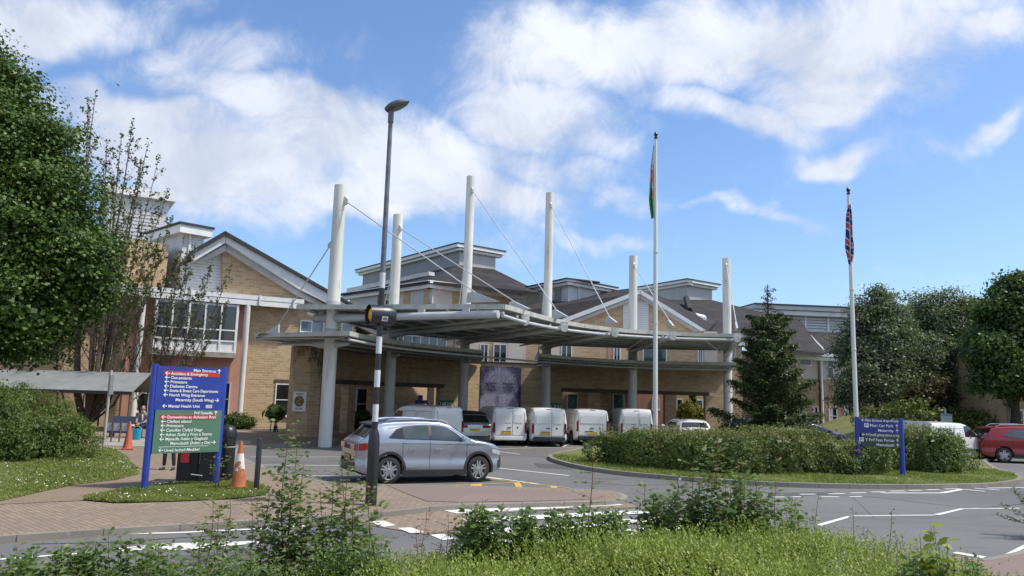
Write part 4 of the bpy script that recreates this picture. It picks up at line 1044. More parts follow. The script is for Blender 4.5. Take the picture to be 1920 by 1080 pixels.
# ---- vans
def van_parts(t, bumper=None, txt='BJ70 OHG', lightz=(.62, 1.12), H=1.84, dark_side=False, plate_y=.0, barn=True):
    top = [(-2.16, 1.52), (-2.14, 1.66), (-2.10, 1.76), (-2.02, H-.02), (-1.7, H), (-.6, H+.01), (.1, H-.01), (.35, H-.06), (.55, H-.17), (1.12, 1.20), (1.25, 1.13), (1.7, 1.04), (2.0, .92), (2.12, .74), (2.16, .55)]
    plan = [(-2.16, .80), (-2.10, .88), (-1.9, .92), (0, .925), (1.2, .92), (1.75, .86), (2.0, .76), (2.16, .6)]
    c_ = Car(t, top, plan, 1.1, .24, (-1.38, 1.40), .33, .13, .10, WHITEP)
    c_.sidepoly('window', [(.12, 1.10), (.98, 1.10)], [(.12, 1.58), (.45, 1.60), (.56, 1.55), (.98, 1.18)], CARGL2, n=14)
    c_.topgrid('windscreen', .58, 1.12, .93, .97, CARGL2)
    for a_, b_ in ((-1.9, -.95), (-.85, .0)):
        for zz in (1.08, H-.24): c_.side('panel_seam', [(a_, zz-.008, zz+.008), (b_, zz-.008, zz+.008)], SEAMM, .004)
        for xx in (a_, b_): c_.side('panel_seam', [(xx-.008, 1.08, H-.24), (xx+.008, 1.08, H-.24)], SEAMM, .004)
    for xx in (-.9, .06, 1.05): c_.side('door_seam', [(xx-.007, .38, 1.09), (xx+.007, .38, 1.09)], SEAMM, .004)
    c_.sidepoly('side_moulding', [(-.9, .42), (1.0, .42)], [(-.9, .55), (1.0, .55)], BLACKT, .01)
    c_.arch(BLACKT if bumper else WHITEP, .04, .008)
    # rear
    if barn: c_.rear('door_seam', -.13, -.118, .50, 1.70, SEAMM, .012)
    mb = MB()
    for sg in (-1, 1): mb.box((-2.163, sg*.74, 1.08), (.012, .012, 1.15))
    mb.box((-2.163, 0, .52), (.012, 1.5, .012)); obj('door_seam', mb, SEAMM, t, world=False)
    # pressed blank panels where windows would be
    for ya, yb in ((-.62, -.19), (-.06, .66)) if barn else ((-.66, .66),):
        c_.rear('door_panel', ya, yb, 1.10, 1.50, WHITEP, .022, bevel=.01)
    c_.rear('tail_light', .755, .855, lightz[0], lightz[1], TAILR, .05, both=True, bevel=.02, x=-2.14)
    c_.rear('tail_light_lens', .772, .835, lightz[0]+.09, lightz[0]+.2, CLEARL, .02, both=True, x=-2.165)
    c_.rear('rear_bumper', -.80, .80, .28, .47, bumper or WHITEP, .09, bevel=.03)
    c_.rear('handle', -.05, .14, .86, .90, BLACKT, .03); c_.rear('brake_light', -.15, .15, 1.775, 1.80, BLACKT, .03, x=-2.09)
    c_.plate(txt, .62, .18 if barn else 0, .5); c_.rear('plate_lamp', -.05, .41, .69, .72, BLACKT, .025)
    c_.rear('badge', -.42, -.34, .84, .92, CHROME, .01)
    c_.mirror(.98, 1.14, BLACKT, (.14, .2, .24)); c_.wheels(STEELW, 6, .2, False)
    return c_
def place_van(px, Y, th, label, **k):
    """rear centre at that spot, nose turned th degrees to the left of straight ahead"""
    p_ = P(px, 742+.028*(px-960), Y); h_ = math.pi/2+rad(th)
    c_ = Vector((p_.x, p_.y, 0))+Vector((math.cos(h_), math.sin(h_), 0))*2.16
    t = vehicle('parked_van', c_.x, c_.y, h_, label, 'vans parked in the drop-off area', 'van')
    return t, van_parts(t, **k)
place_van(845, 34.6, 46, 'white panel van seen from its rear corner, directly behind the silver crossover', txt='', barn=False, lightz=(.7, 1.2))
place_van(958, 37.4, 17, 'white van with white rear bumper, between the small silver car and the next van', txt='KL70 MKU')
place_van(1031, 37.6, 9, 'white van with black rear bumper, in front of the ALLAN sign', txt='CF72 BUK', bumper=BLACKT)
place_van(1112, 39.6, 11, 'white van half hidden by the left end of the hedge', txt='', H=1.80, bumper=BLACKT, barn=False, lightz=(.7, 1.25))
place_van(1194, 41.2, 3, 'white van whose top shows above the hedge beside the tall flagpole', txt='', H=1.88, bumper=BLACKT)
# white van behind the right hand hedge
p_ = P(1768, 765, 36.3); t = vehicle('parked_van', p_.x, p_.y, rad(27), 'low white van behind the hedge, right of the smaller direction sign', 'vans parked in the drop-off area', 'van')
van_parts(t, txt='', H=1.72)
# ---- small silver and black crossover between the vans
p_ = P(893, 740, 36.3); h_ = rad(90+16); c_ = Vector((p_.x, p_.y, 0))+Vector((math.cos(h_), math.sin(h_), 0))*2.05
ju = vehicle('parked_car', c_.x, c_.y, h_, 'small silver crossover with black roof, seen from behind between two white vans')
top = [(-2.07, .86), (-2.05, .98), (-1.98, 1.06), (-1.90, 1.10), (-1.62, 1.36), (-1.52, 1.44), (-1.3, 1.51), (-.8, 1.57), (-.2, 1.58), (.2, 1.54), (.5, 1.42), (1.05, 1.12), (1.2, 1.07), (1.7, .98), (1.95, .85), (2.07, .6)]
plan = [(-2.07, .70), (-2.0, .80), (-1.8, .87), (-1.3, .90), (0, .90), (1.3, .90), (1.75, .85), (2.07, .6)]
c2_ = Car(ju, top, plan, 1.05, .24, (-1.3, 1.33), .34, .27, .08, SILVERG)
c2_.sidepoly('window', [(-1.05, 1.12), (-.1, 1.08), (.85, 1.06)], [(-1.05, 1.25), (-.6, 1.45), (0, 1.48), (.4, 1.4), (.85, 1.12)], CARGL2)
c2_.topgrid('roof_panel', -1.5, .45, 1.0, 1.0, BLACKT, .012, 12); c2_.topgrid('rear_window', -1.92, -1.56, .92, .86, CARGL2, nx=4); c2_.topgrid('windscreen', .48, 1.05, .95, 1., CARGL2)
c2_.arch(BLACKT, .07); c2_.rear('tail_light', .36, .74, .86, .99, TAILR, .04, both=True, bevel=.02); c2_.sidepoly('tail_light', [(-2.02, .9), (-1.8, .95)], [(-2.02, 1.0), (-1.8, 1.0)], TAILR, .01, n=5)
c2_.rear('rear_bumper', -.72, .72, .28, .55, BLACKT, .05, bevel=.02); c2_.rear('bumper_insert', -.6, .6, .5, .56, SILVERG, .07)
c2_.plate('CK70 LLP', .78); c2_.mirror(.8, 1.1, BLACKT); c2_.wheels(ALLOY, 5)
# ---- red car right
p_ = P(1888, 768, 35.2); rc = vehicle('parked_car', p_.x+1.30, p_.y+.65, rad(-14), 'dark red sports utility car with roof rails at the right edge of the car park')
top = [(-2.18, .86), (-2.15, 1.02), (-2.08, 1.10), (-1.98, 1.2), (-1.80, 1.42), (-1.74, 1.52), (-1.5, 1.60), (-.9, 1.65), (-.2, 1.66), (.2, 1.62), (.5, 1.5), (1.1, 1.15), (1.25, 1.10), (1.8, 1.0), (2.08, .85), (2.2, .6)]
plan = [(-2.18, .76), (-2.08, .84), (-1.9, .89), (-1.4, .92), (0, .92), (1.4, .92), (1.85, .86), (2.2, .62)]
c3_ = Car(rc, top, plan, 1.1, .24, (-1.30, 1.34), .35, .24, .08, REDP)
c3_.sidepoly('window', [(-1.32, 1.20), (-.35, 1.12)], [(-1.32, 1.24), (-.95, 1.47), (-.35, 1.53)], CARGL, n=10); c3_.sidepoly('window', [(-.27, 1.12), (.85, 1.08)], [(-.27, 1.53), (.1, 1.52), (.45, 1.43), (.85, 1.14)], CARGL, n=10)
c3_.topgrid('rear_window', -2.05, -1.79, .95, .9, CARGL2, nx=4); c3_.topgrid('windscreen', .52, 1.08, .95, 1., CARGL2)
c3_.arch(REDP, .05, .01); c3_.rear('rear_bumper', -.76, .76, .28, .56, BLACKT, .05, bevel=.02); c3_.sidepoly('sill', [(-.93, .22), (.98, .22)], [(-.93, .4), (.98, .4)], BLACKT, .012)
for a_ in (-.95, -.31, .9): c3_.side('door_seam', [(a_-.006, .4, 1.1), (a_+.006, .4, 1.1)], SEAMM, .004)
c3_.rear('tail_light', .5, .8, .9, 1.08, TAILR, .04, both=True, bevel=.02); c3_.plate('', .78)
obj('spoiler', MB().prism([(-2.0, -.6, 1.545), (-1.6, -.64, 1.60), (-1.6, .64, 1.60), (-2.0, .6, 1.545)], (0, 0, -.04)), REDP, rc, world=False)
for sg in (1, -1): obj('roof_rail', MB().tube([(-1.5, sg*.62, 1.6), (-1.3, sg*.62, 1.71), (-.3, sg*.62, 1.74), (.2, sg*.62, 1.70), (.3, sg*.6, 1.62)], .022, 8), CHROME, rc, smooth=True, world=False)
c3_.mirror(.8, 1.14, REDP); c3_.wheels(ALLOY, 5)
# ---- cars peeping over the hedge
def small_car(px, Y, hd_, label, mat, H=1.46):
    p_ = P(px, 742+.028*(px-960), Y); t = vehicle('parked_car', p_.x, p_.y, hd_, label)
    top = [(-2.0, .8), (-1.98, .95), (-1.9, 1.02), (-1.62, H-.1), (-1.4, H-.02), (-.8, H+.02), (0, H), (.35, H-.1), (1.0, 1.02), (1.6, .92), (1.95, .75), (2.0, .55)]
    plan = [(-2.0, .7), (-1.85, .82), (-1.3, .87), (1.3, .87), (1.8, .78), (2.0, .6)]
    c_ = Car(t, top, plan, .98, .22, (-1.25, 1.28), .31, .2, .08, mat)
    c_.sidepoly('window', [(-1.45, 1.04), (.8, 1.0)], [(-1.45, 1.12), (-1.2, H-.14), (0, H-.12), (.3, H-.2), (.8, 1.08)], CARGL2)
    c_.topgrid('rear_window', -1.86, -1.64, .95, .9, CARGL2, nx=4); c_.topgrid('windscreen', .38, .98, .95, 1., CARGL2)
    c_.rear('tail_light', .5, .68, .8, .95, TAILR, .03, both=True); c_.wheels(ALLOY, 5); c_.mirror(.7, 1.02, mat)
    for sg in (1, -1): obj('roof_rail', MB().tube([(-1.4, sg*.6, H), (-1.2, sg*.6, H+.05), (-.1, sg*.6, H+.05), (.1, sg*.58, H)], .02, 6), CHROME, t, world=False)
    return t
small_car(1284, 40.5, rad(93), 'white car with its roof showing over the hedge in front of the yellow bush', WHITEP, 1.42)
small_car(1402, 43.5, rad(70), 'dark car glimpsed between the last canopy mast and the conifer', BLACKT, 1.5)
small_car(1512, 40.5, rad(10), 'dark blue car roof just above the hedge, right of the conifer', BLUEP, 1.40)
# ------------------------------------------------------------ street objects
BLUEPT = plain('blue_post_paint', (.018, .05, .34), .4, var=.1, scale=5, dirt=((.25, .28, .35), .68), coat=.2)
BLUEPN = plain('blue_sign_face', (.014, .038, .28), .35, var=.12, scale=2, coat=.2, dirt=((.05, .08, .30), .60))
NAVYPN = plain('navy_sign_face', (.014, .03, .23), .35, var=.06, coat=.2)
GRNPN = plain('green_sign_face', (.075, .17, .115), .4, var=.06)
DGRNPN = plain('dark_green_sign_face', (.03, .065, .05), .4, var=.08)
REDPN = plain('red_sign_strip', (.42, .035, .04), .4, var=.05)
LETTER = plain('white_lettering', (.78, .79, .80), .5, var=.03)
BLKPT = plain('black_post_paint', (.012, .012, .014), .35, var=.3, coat=.15)
WHTPT = plain('white_post_bands', (.55, .57, .60), .45, var=.08)
GALV = plain('galvanised_steel', (.145, .155, .17), .5, metal=.5, var=.25, scale=4)
GALVL = plain('light_galvanised_steel', (.42, .43, .42), .55, metal=.2, var=.2, scale=5, dirt=((.25, .25, .2), .6), streak=True)
AMBER = plain('amber_lens', (.75, .36, .01), .25, var=.12, scale=12)
BEACB = plain('beacon_hood', (.018, .021, .032), .35, var=.2)
POLEW = plain('white_flagpole', (.66, .67, .64), .4, var=.06, dirt=((.45, .47, .38), .64), streak=True)
ORNG = plain('orange_cone', (.40, .125, .05), .6, var=.25, scale=6, dirt=((.24, .10, .06), .54))
ORNG2 = plain('bright_orange_cone', (.50, .12, .07), .5, var=.12)
BINM = plain('black_bin_plastic', (.013, .013, .016), .4, var=.3)
def arrow(mb, c_, ux, uy, s_, ang):
    d = ux*math.cos(ang)+uy*math.sin(ang); n_ = ux*-math.sin(ang)+uy*math.cos(ang)
    def q(a, b): return c_+d*a*s_+n_*b*s_
    z_ = ux.cross(uy)*.0
    mb.add([q(-.5, -.07), q(.3, -.07), q(.3, .07), q(-.5, .07)], [(0, 1, 2, 3)])
    mb.add([q(.5, 0), q(.08, .38), q(-.08, .38), q(.26, 0), q(-.08, -.38), q(.08, -.38)], [(0, 1, 2, 3), (0, 3, 4, 5)])
# ---- big sign
pL = G(270, 918, .1); pR = G(404, 909, .1); pL.z = pR.z = .1
d = pR-pL; SWd = d.length; ux = d.normalized(); nrm = Vector((ux.y, -ux.x, 0)); uz = Vector((0, 0, 1))
zT = HZ(291, 684, pL.y); zB = HZ(278, 851, pL.y); zM = HZ(284, 768, pL.y)
sg = thing('direction_sign', tuple(pL), 'tall blue and green bilingual direction sign with two red strips, on blue posts', 'sign')
for b_ in (pL, pR):
    obj('post', MB().tube([b_, b_+uz*(zT-.1+.02)], .075, 20), BLUEPT, sg, smooth=True)
def pan(name, u0, u1, z0, z1, t0, t1, mat, par=sg, org=pL, ux=ux, nrm=nrm):
    o_ = Vector((org.x, org.y, 0))
    return obj(name, MB().prism([o_+ux*u0+uz*z0+nrm*t0, o_+ux*u1+uz*z0+nrm*t0, o_+ux*u1+uz*z1+nrm*t0, o_+ux*u0+uz*z1+nrm*t0], nrm*(t1-t0)), mat, par)
pb_ = pan('blue_panel', .02, SWd-.02, zM, zT-.02, -.03, .085, BLUEPN); pg_ = pan('green_panel', .06, SWd-.02, zB, zM-.004, -.03, .085, GRNPN)
org = Vector((pL.x, pL.y, 0))
rows = [(691, 'Main Entrance', 'R', 90), (698.6, 'Accident & Emergency', 'L', 180), (706.5, 'Out-patients', 'L', 180), (714.5, 'Primecare', 'L', 180), (722.8, 'Diabetes Centre', 'L', 180), (731, 'Stoma & Breast Care Departments', 'L', 180), (739.5, 'North Wing Entrance', 'L', 180), (748.6, 'Maternity (South Wing)', 'R', 0), (760.8, 'Mental Health Unit', 'L', 180),
        (773.6, 'Prif Fynedfa', 'R', 90), (781.6, 'Damweiniau ac Achosion Brys', 'L', 180), (790, 'Cleifion allanol', 'L', 180), (798.2, 'Primecare', 'L', 180), (806.6, 'Canolfan Clefyd Siwgr', 'L', 180), (815.2, 'Adran Gofal y Fron a Stoma', 'L', 180), (823.6, 'Mynedfa Adain y Gogledd', 'L', 180), (832, 'Mamolaeth (Adain y De)', 'R', 0), (844.8, 'Uned Iechyd Meddwl', 'L', 180)]
mbB, mbG = MB(), MB()
CH = .085
for i, (y_, tx, al, ar) in enumerate(rows):
    zc = HZ(283, y_, pL.y)-.004*0; mb = mbB if i < 9 else mbG
    o_ = org+nrm*.094+uz*(zc-.033)
    if i in (1, 10):
        pan('red_strip', .17, SWd-.16, zc-.052, zc+.055, .086, .091, REDPN, pb_ if i == 1 else pg_)
    if al == 'L':
        text_mb(mb, tx, CH*1.12, o_+ux*.33, ux, uz, 'LEFT', .012, SWd-.33-.17); arrow(mb, org+nrm*.094+ux*.25+uz*zc, ux, uz, .11, rad(ar))
    else:
        text_mb(mb, tx, CH*1.12, o_+ux*(SWd-.26), ux, uz, 'RIGHT', .012, SWd-.5); arrow(mb, org+nrm*.094+ux*(SWd-.18)+uz*zc, ux, uz, .11, rad(ar))
obj('lettering', mbB, LETTER, pb_); obj('lettering', mbG, LETTER, pg_)
zc = HZ(283, 761, pL.y); pan('small_patch', SWd-.44, SWd-.28, zc-.04, zc+.04, .086, .09, TRIMG, pb_)
zc = HZ(283, 753, pL.y); pan('panel_seam', .05, SWd-.05, zc-.004, zc+.004, .086, .088, NAVYPN, pb_)
zc = HZ(283, 838.5, pL.y); pan('panel_seam', .2, SWd-.3, zc-.004, zc+.004, .086, .088, LETTER, pg_)
# ---- right sign
qR = G(1693, 892, .11); qL = P(1606, 759, 26.3); qL = Vector((qL.x, qL.y, .11)); qR.z = .11
d = qR-qL; SW2 = d.length; ux2 = d.normalized(); n2_ = Vector((ux2.y, -ux2.x, 0))
zT2 = HZ(1690, 785, qR.y); zB2 = HZ(1690, 840, qR.y); zM2 = HZ(1690, 813.5, qR.y)
s2 = thing('direction_sign', tuple(qL), 'low navy and green parking direction sign standing in front of the island hedge', 'sign')
for b_ in (qL, qR): obj('post', MB().tube([b_, b_+uz*(zT2-.09)], .085, 18), BLUEPT, s2, smooth=True)
kw = dict(org=qL, ux=ux2, nrm=n2_)
p1_ = pan('navy_panel', .02, SW2-.02, zM2, zT2-.03, -.03, .09, NAVYPN, s2, **kw); p2_ = pan('green_panel', .10, SW2-.05, zB2, zM2-.003, -.03, .09, DGRNPN, s2, **kw)
o2 = Vector((qL.x, qL.y, 0)); mA, mB_ = MB(), MB()
def rr2(y_): return HZ(1690, y_, qR.y)
for i, (y_, tx, al, ar, pk) in enumerate([(789.5, 'Main Entrance drop-off only', 'L', 180, 0), (799, 'Main Car Park', 'R', 90, 1), (808, 'Maternity', 'R', 90, 0), (816.5, 'Prif Fynedfa gollwng teithwyr yn unig', 'L', 180, 0), (826, 'Y Prif Faes Parcio', 'R', 90, 1), (835, 'Mamolaeth', 'R', 90, 0)]):
    zc = rr2(y_); mb = mA if i < 3 else mB_; sz_ = .13
    if al == 'L': text_mb(mb, tx, sz_, o2+n2_*.097+ux2*.24+uz*(zc-.045), ux2, uz, 'LEFT', .01, SW2-.34); arrow(mb, o2+n2_*.097+ux2*.16+uz*zc, ux2, uz, .12, rad(180))
    else:
        text_mb(mb, tx, sz_, o2+n2_*.097+ux2*(SW2-.27)+uz*(zc-.045), ux2, uz, 'RIGHT', .01, 1.0); arrow(mb, o2+n2_*.097+ux2*(SW2-.16)+uz*zc, ux2, uz, .12, rad(90))
    if pk:
        u_p = SW2-1.14 if i == 1 else SW2-1.32
        pan('parking_symbol', u_p-.07, u_p+.07, zc-.07, zc+.07, .091, .095, LETTER, p1_ if i == 1 else p2_, **kw)
        mp_ = MB(); text_mb(mp_, 'P', .15, o2+n2_*.098+ux2*u_p+uz*(zc-.05), ux2, uz, 'CENTER', .02); obj('lettering', mp_, NAVYPN, p1_ if i == 1 else p2_)
obj('lettering', mA, LETTER, p1_); obj('lettering', mB_, LETTER, p2_)
# ---- striped lamp post with beacon
lb = G(695, 947, .1); lb.z = .1
lp = thing('lamp_post', tuple(lb), 'tall lamp post with black and white bands and amber crossing beacon', 'lamp post')
def lz(y_): return HZ(715, y_, lb.y)
zj = lz(815); ztop = HZ(740, 214, lb.y)
obj('base', MB().tube([lb, lb+uz*.02, lb+uz*(zj-.25), lb+uz*(zj-.1), lb+uz*zj], [.118, .118, .118, .105, .075], 24), BLKPT, lp, smooth=True)
bands = [815, 800, 767, 735, 703, 672, 640, 604, 574, 549, 520]
for i, (a, b) in enumerate(zip(bands[:-1], bands[1:])):
    obj('band', MB().tube([lb+uz*(lz(a)), lb+uz*(lz(b)-.002)], .062, 20), BLKPT if i % 2 == 0 else WHTPT, lp, smooth=True)
obj('pole', MB().tube([lb+uz*lz(520), lb+uz*(ztop-.28), lb+uz*(ztop-.05)], [.058, .047, .047], 20), GALV, lp, smooth=True)
obj('spigot', MB().tube([lb+uz*(ztop-.30), lb+uz*(ztop+.0)], [.063, .063], 20), GALV, lp, smooth=True)
# lantern: a flattened teardrop, tipped upward to the right
ld = Vector((math.cos(.25), -.35, .30)).normalized(); side_ = Vector((-ld.y, ld.x, 0)).normalized(); upv = ld.cross(side_); upv = upv if upv.z > 0 else -upv
lc = lb+uz*(ztop+.02)
rows_ = []
for k in range(13):
    t_ = k/12; wdt = .16*math.sin(math.pi*min(1, .12+t_*.86))**.6; ht = .12*math.sin(math.pi*min(1, .18+t_*.78))**.8
    cc = lc+ld*(-.12+t_*.56); row = []
    for j in range(20):
        a_ = 2*math.pi*j/20; zz_ = math.sin(a_); row.append(cc+side_*math.cos(a_)*wdt+upv*(zz_*ht*(1.1 if zz_ > 0 else .45)))
    rows_.append(row+[row[0]])
hd_ = obj('lantern', MB().grid(rows_), GALV, lp, smooth=True)
obj('lens', MB().prism([lc+ld*(.02+.3*(.5+.5*math.cos(a_)))+side_*.08*math.sin(a_)-upv*.045 for a_ in [2*math.pi*k/16 for k in range(16)]], -upv*.012), plain('lamp_lens', (.16, .17, .13), .3), hd_)
# beacon: hooded drum facing left and towards the camera
bc = lb+uz*lz(600); hd2 = rad(211); ax = Vector((math.cos(hd2), math.sin(hd2), -.02)).normalized()
Rm = ax.to_track_quat('Z', 'Y').to_matrix()
bn = obj('beacon_hood', MB().lathe([(.205, .27), (.215, .27), (.225, .0), (.225, -.22), (.19, -.29), (.04, -.295), (.005, -.27), (.17, -.25), (.2, -.2), (.205, .0), (.205, .269)], bc, 32, Rm, False), BEACB, lp, smooth=True)
obj('beacon_lens', MB().lathe([(.005, .255), (.1, .24), (.16, .20), (.19, .13), (.195, 0), (.02, -.01)], bc-uz*.0, 28, Rm), AMBER, bn, smooth=True)
obj('beacon_bracket', MB().tube([bc+uz*.2, bc+uz*.30], .066, 16), BLKPT, bn, smooth=True)
# number tag on the side of the hood (faces the camera)
tn = Vector((ax.y, -ax.x, 0)).normalized(); tn = tn if tn.y < 0 else -tn
tu = Vector((-tn.y, tn.x, 0)); tu = tu if tu.x > 0 else -tu
tdn = (tn*1.0-uz*.42).normalized(); tup = (uz-tdn*uz.dot(tdn)).normalized()
tc_ = bc+tdn*.229+tu*.02
tg = obj('number_tag', MB().prism([tc_-tu*.065-tup*.05, tc_+tu*.065-tup*.05, tc_+tu*.065+tup*.05, tc_-tu*.065+tup*.05], tdn*.004), LETTER, bn)
mb = MB(); text_mb(mb, '4B', .10, tc_+tdn*.007-tup*.035, tu, tup, 'CENTER', .015); obj('lettering', mb, BLKPT, tg)
# ---- flagpoles
def flagpole(px, pyb, Y, ptx, pty, label):
    b_ = P(px, pyb, Y); b_.z = .1; zt_ = HZ(ptx, pty, b_.y)
    o = thing('flagpole', tuple(b_), label, 'flagpole', 'white flagpoles')
    obj('pole', MB().tube([b_, b_+uz*(zt_*.5), b_+uz*(zt_-.2)], [.095, .08, .05], 20), POLEW, o, smooth=True)
    obj('truck', MB().lathe([(.03, -.22), (.075, -.2), (.075, -.14), (.03, -.12), (.07, -.06), (.085, 0), (.06, .06), (.01, .11)], b_+uz*zt_, 16), BLKPT, o, smooth=True)
    obj('halyard', MB().tube([b_+Vector((-.1, -.02, 1.2)), b_+Vector((-.085, 0, zt_-.3))], .008, 4), POLEW, o)
    for z_ in (.4, .62): obj('joint_ring', MB().tube([b_+uz*(zt_*z_), b_+uz*(zt_*z_+.06)], .1, 16), POLEW, o, smooth=True)
    return b_, zt_, o
fb1, fz1, fo1 = flagpole(1229, 790, 31.0, 1229, 256, 'taller white flagpole with a limp green and red flag, rising from the island hedge')
fb2, fz2, fo2 = flagpole(1606, 800, 31.5, 1589, 360, 'shorter white flagpole with a limp blue and red flag, beside the low direction sign')
def limp_flag(name, b_, ztop_, zlow, wid, side, mat, label, fold=5.):
    rows = []
    for i in range(41):
        t_ = i/40; z_ = ztop_+(zlow-ztop_)*t_; env = wid*min(1, .12+t_*1.9)*(1-.55*max(0, t_-.72)/.28)
        row = []
        for j in range(25):
            s_ = j/24
            x = side*(.07+env*(s_*.75+.25*math.sin(s_*math.pi))*(.82+.12*math.sin(t_*9)))
            y = .11*math.sin(s_*fold*math.pi+t_*2.2)*min(1, .3+t_*1.5)*(.4+s_*.8)
            zz = z_-.10*env*s_*math.sin(t_*5)-.3*s_*t_*wid
            row.append((b_.x+x, b_.y+y-.02, zz))
        rows.append(row)
    o = obj(name, MB().grid(rows), mat, smooth=True); tag(o, label, 'flag', 'flags on the poles'); return o
def flag_mat(name, kind, b_, z0, z1, side, wid):
    m, t, p = new_mat(name); g_ = pos(t); sx_ = t.n('ShaderNodeSeparateXYZ', {0: g_}); x, y, z = sx_.outputs
    u = t.m('MULTIPLY', t.m('SUBTRACT', x, b_.x), side/wid); v = t.m('DIVIDE', t.m('SUBTRACT', z, z1), z0-z1)
    n = t.noise(t.n('ShaderNodeMapping', {'Vector': g_, 'Scale': (5, 5, 2.2)}).outputs[0], 1.6, 5, .6, .6)
    if kind == 'wales':
        green = t.m('GREATER_THAN', t.m('ADD', u, t.m('MULTIPLY', t.m('SUBTRACT', v, .68), 1.7)), t.m('ADD', .48, t.m('MULTIPLY', t.m('SUBTRACT', n, .5), .5)))
        green2 = t.m('MAXIMUM', green, t.m('GREATER_THAN', v, .74))
        col = t.mix(green2, (.60, .62, .63), (.04, .26, .05))
        redm = t.m('MULTIPLY', t.ss(v, .25, .33), t.ss(v, .76, .70)); blob = t.m('GREATER_THAN', t.m('ADD', n, t.m('MULTIPLY', t.m('SUBTRACT', .55, u), .45)), .47)
        col = t.mix(t.m('MULTIPLY', redm, t.m('MULTIPLY', blob, t.m('LESS_THAN', u, .62))), col, (.50, .13, .055))
    else:
        w_ = t.n('ShaderNodeTexWave', {'Vector': t.n('ShaderNodeMapping', {'Vector': g_, 'Rotation': (0, .9, 0)}).outputs[0], 'Scale': .7, 'Distortion': 7., 'Detail': 2.}).outputs[1]
        col = t.mix(t.m('GREATER_THAN', w_, .44), (.03, .04, .17), (.66, .66, .68))
        col = t.mix(t.m('GREATER_THAN', w_, .74), col, (.46, .09, .08))
    setp(t, p, Base_Color=col, Roughness=.7)
    tr = t.n('ShaderNodeBsdfTranslucent', {'Color': col}); ms = t.n('ShaderNodeMixShader', {0: .3}); t.L.new(p.outputs[0], ms.inputs[1]); t.L.new(tr.outputs[0], ms.inputs[2])
    t.L.new(ms.outputs[0], [q for q in m.node_tree.nodes if q.type == 'OUTPUT_MATERIAL'][0].inputs[0])
    return m
z1, z0 = HZ(1225, 272, fb1.y), HZ(1225, 408, fb1.y)
limp_flag('flag', fb1, z1, z0, .32, -1, flag_mat('green_red_flag', 'wales', fb1, z0, z1, -1, .32), 'limp green and white flag with a red beast, hanging from the taller pole')
z1, z0 = HZ(1590, 385, fb2.y), HZ(1590, 492, fb2.y)
um = flag_mat('union_flag', 'union', fb2, z0, z1, -1, .3)
rows = []
for i in range(41):
    t_ = i/40; z_ = z1+(z0-z1)*t_; row = []
    for j in range(29):
        s_ = j/28; env = .165*min(1, .25+t_*1.8)*(1-.35*max(0, t_-.8)/.2)
        x = (-1+2*s_)*env*(1+.15*math.sin(t_*11)); y = -.07+.06*math.sin(s_*4*math.pi+t_*3)-(.02 if abs(x) < .08 else -.04)
        row.append((fb2.x+x-.02, fb2.y+y, z_-.25*(s_ < .45)*max(0, t_-.7)-.04*math.sin(s_*7)))
    rows.append(row)
tag(obj('flag', MB().grid(rows), um, smooth=True), 'limp blue, white and red flag wrapped round the shorter pole', 'flag', 'flags on the poles')
# ---- cones
def cone(px, py, h, r_, label, m, band=True, tip=0):
    b_ = G(px, py, .1); b_.z = .122 if tip == 0 else .114
    o = thing('traffic_cone', tuple(b_), label, 'traffic cone')
    obj('base', MB().box(b_+uz*.02, (r_*2.25, r_*2.25, .04), .5), m, o, bevel=.01)
    prof = [(r_, .04), (r_*.97, .07), (r_*.74, h*.32), (r_*.5, h*.62), (r_*.28, h*.9), (r_*.2, h*.985), (r_*.06, h)]
    obj('cone_body', MB().lathe(prof, b_, 28), m, o, smooth=True)
    if band: 
        mm, t, p = new_mat('worn_white_sleeve'); g_ = pos(t); n = t.noise(g_, 5., 5, .6); z = t.n('ShaderNodeSeparateXYZ', {0: g_}).outputs[2]
        k_ = t.m('GREATER_THAN', t.m('ADD', t.m('MULTIPLY', n, .9), t.m('MULTIPLY', z, -.55)), .12)
        setp(t, p, Base_Color=t.mix(k_, (.66, .65, .62), (.38, .12, .05)), Roughness=.5)
        obj('sleeve', MB().lathe([(r_*.705, h*.36), (r_*.66, h*.44), (r_*.43, h*.74), (r_*.41, h*.735)], b_, 28), mm, o, smooth=True)
    return o
cone(446, 917, 1.06, .175, 'weathered orange cone with torn white sleeve, between the blue sign and the black bollard', ORNG)
cone(239, 843, .98, .17, 'plain bright orange cone on the path edge left of the blue sign', ORNG2, False, 1)
# ---- bollard
b_ = G(480, 922, .1); b_.z = .122; zt_ = HZ(485, 822, b_.y)
o = thing('bollard', tuple(b_), 'slim plain black bollard in the grass right of the traffic cone', 'bollard')
obj('post', MB().tube([b_, b_+uz*(zt_-.14), b_+uz*(zt_-.12)], [.06, .06, .05], 18), BLKPT, o, smooth=True); obj('foot', MB().tube([b_, b_+uz*.03], .085, 16), CONC, o)
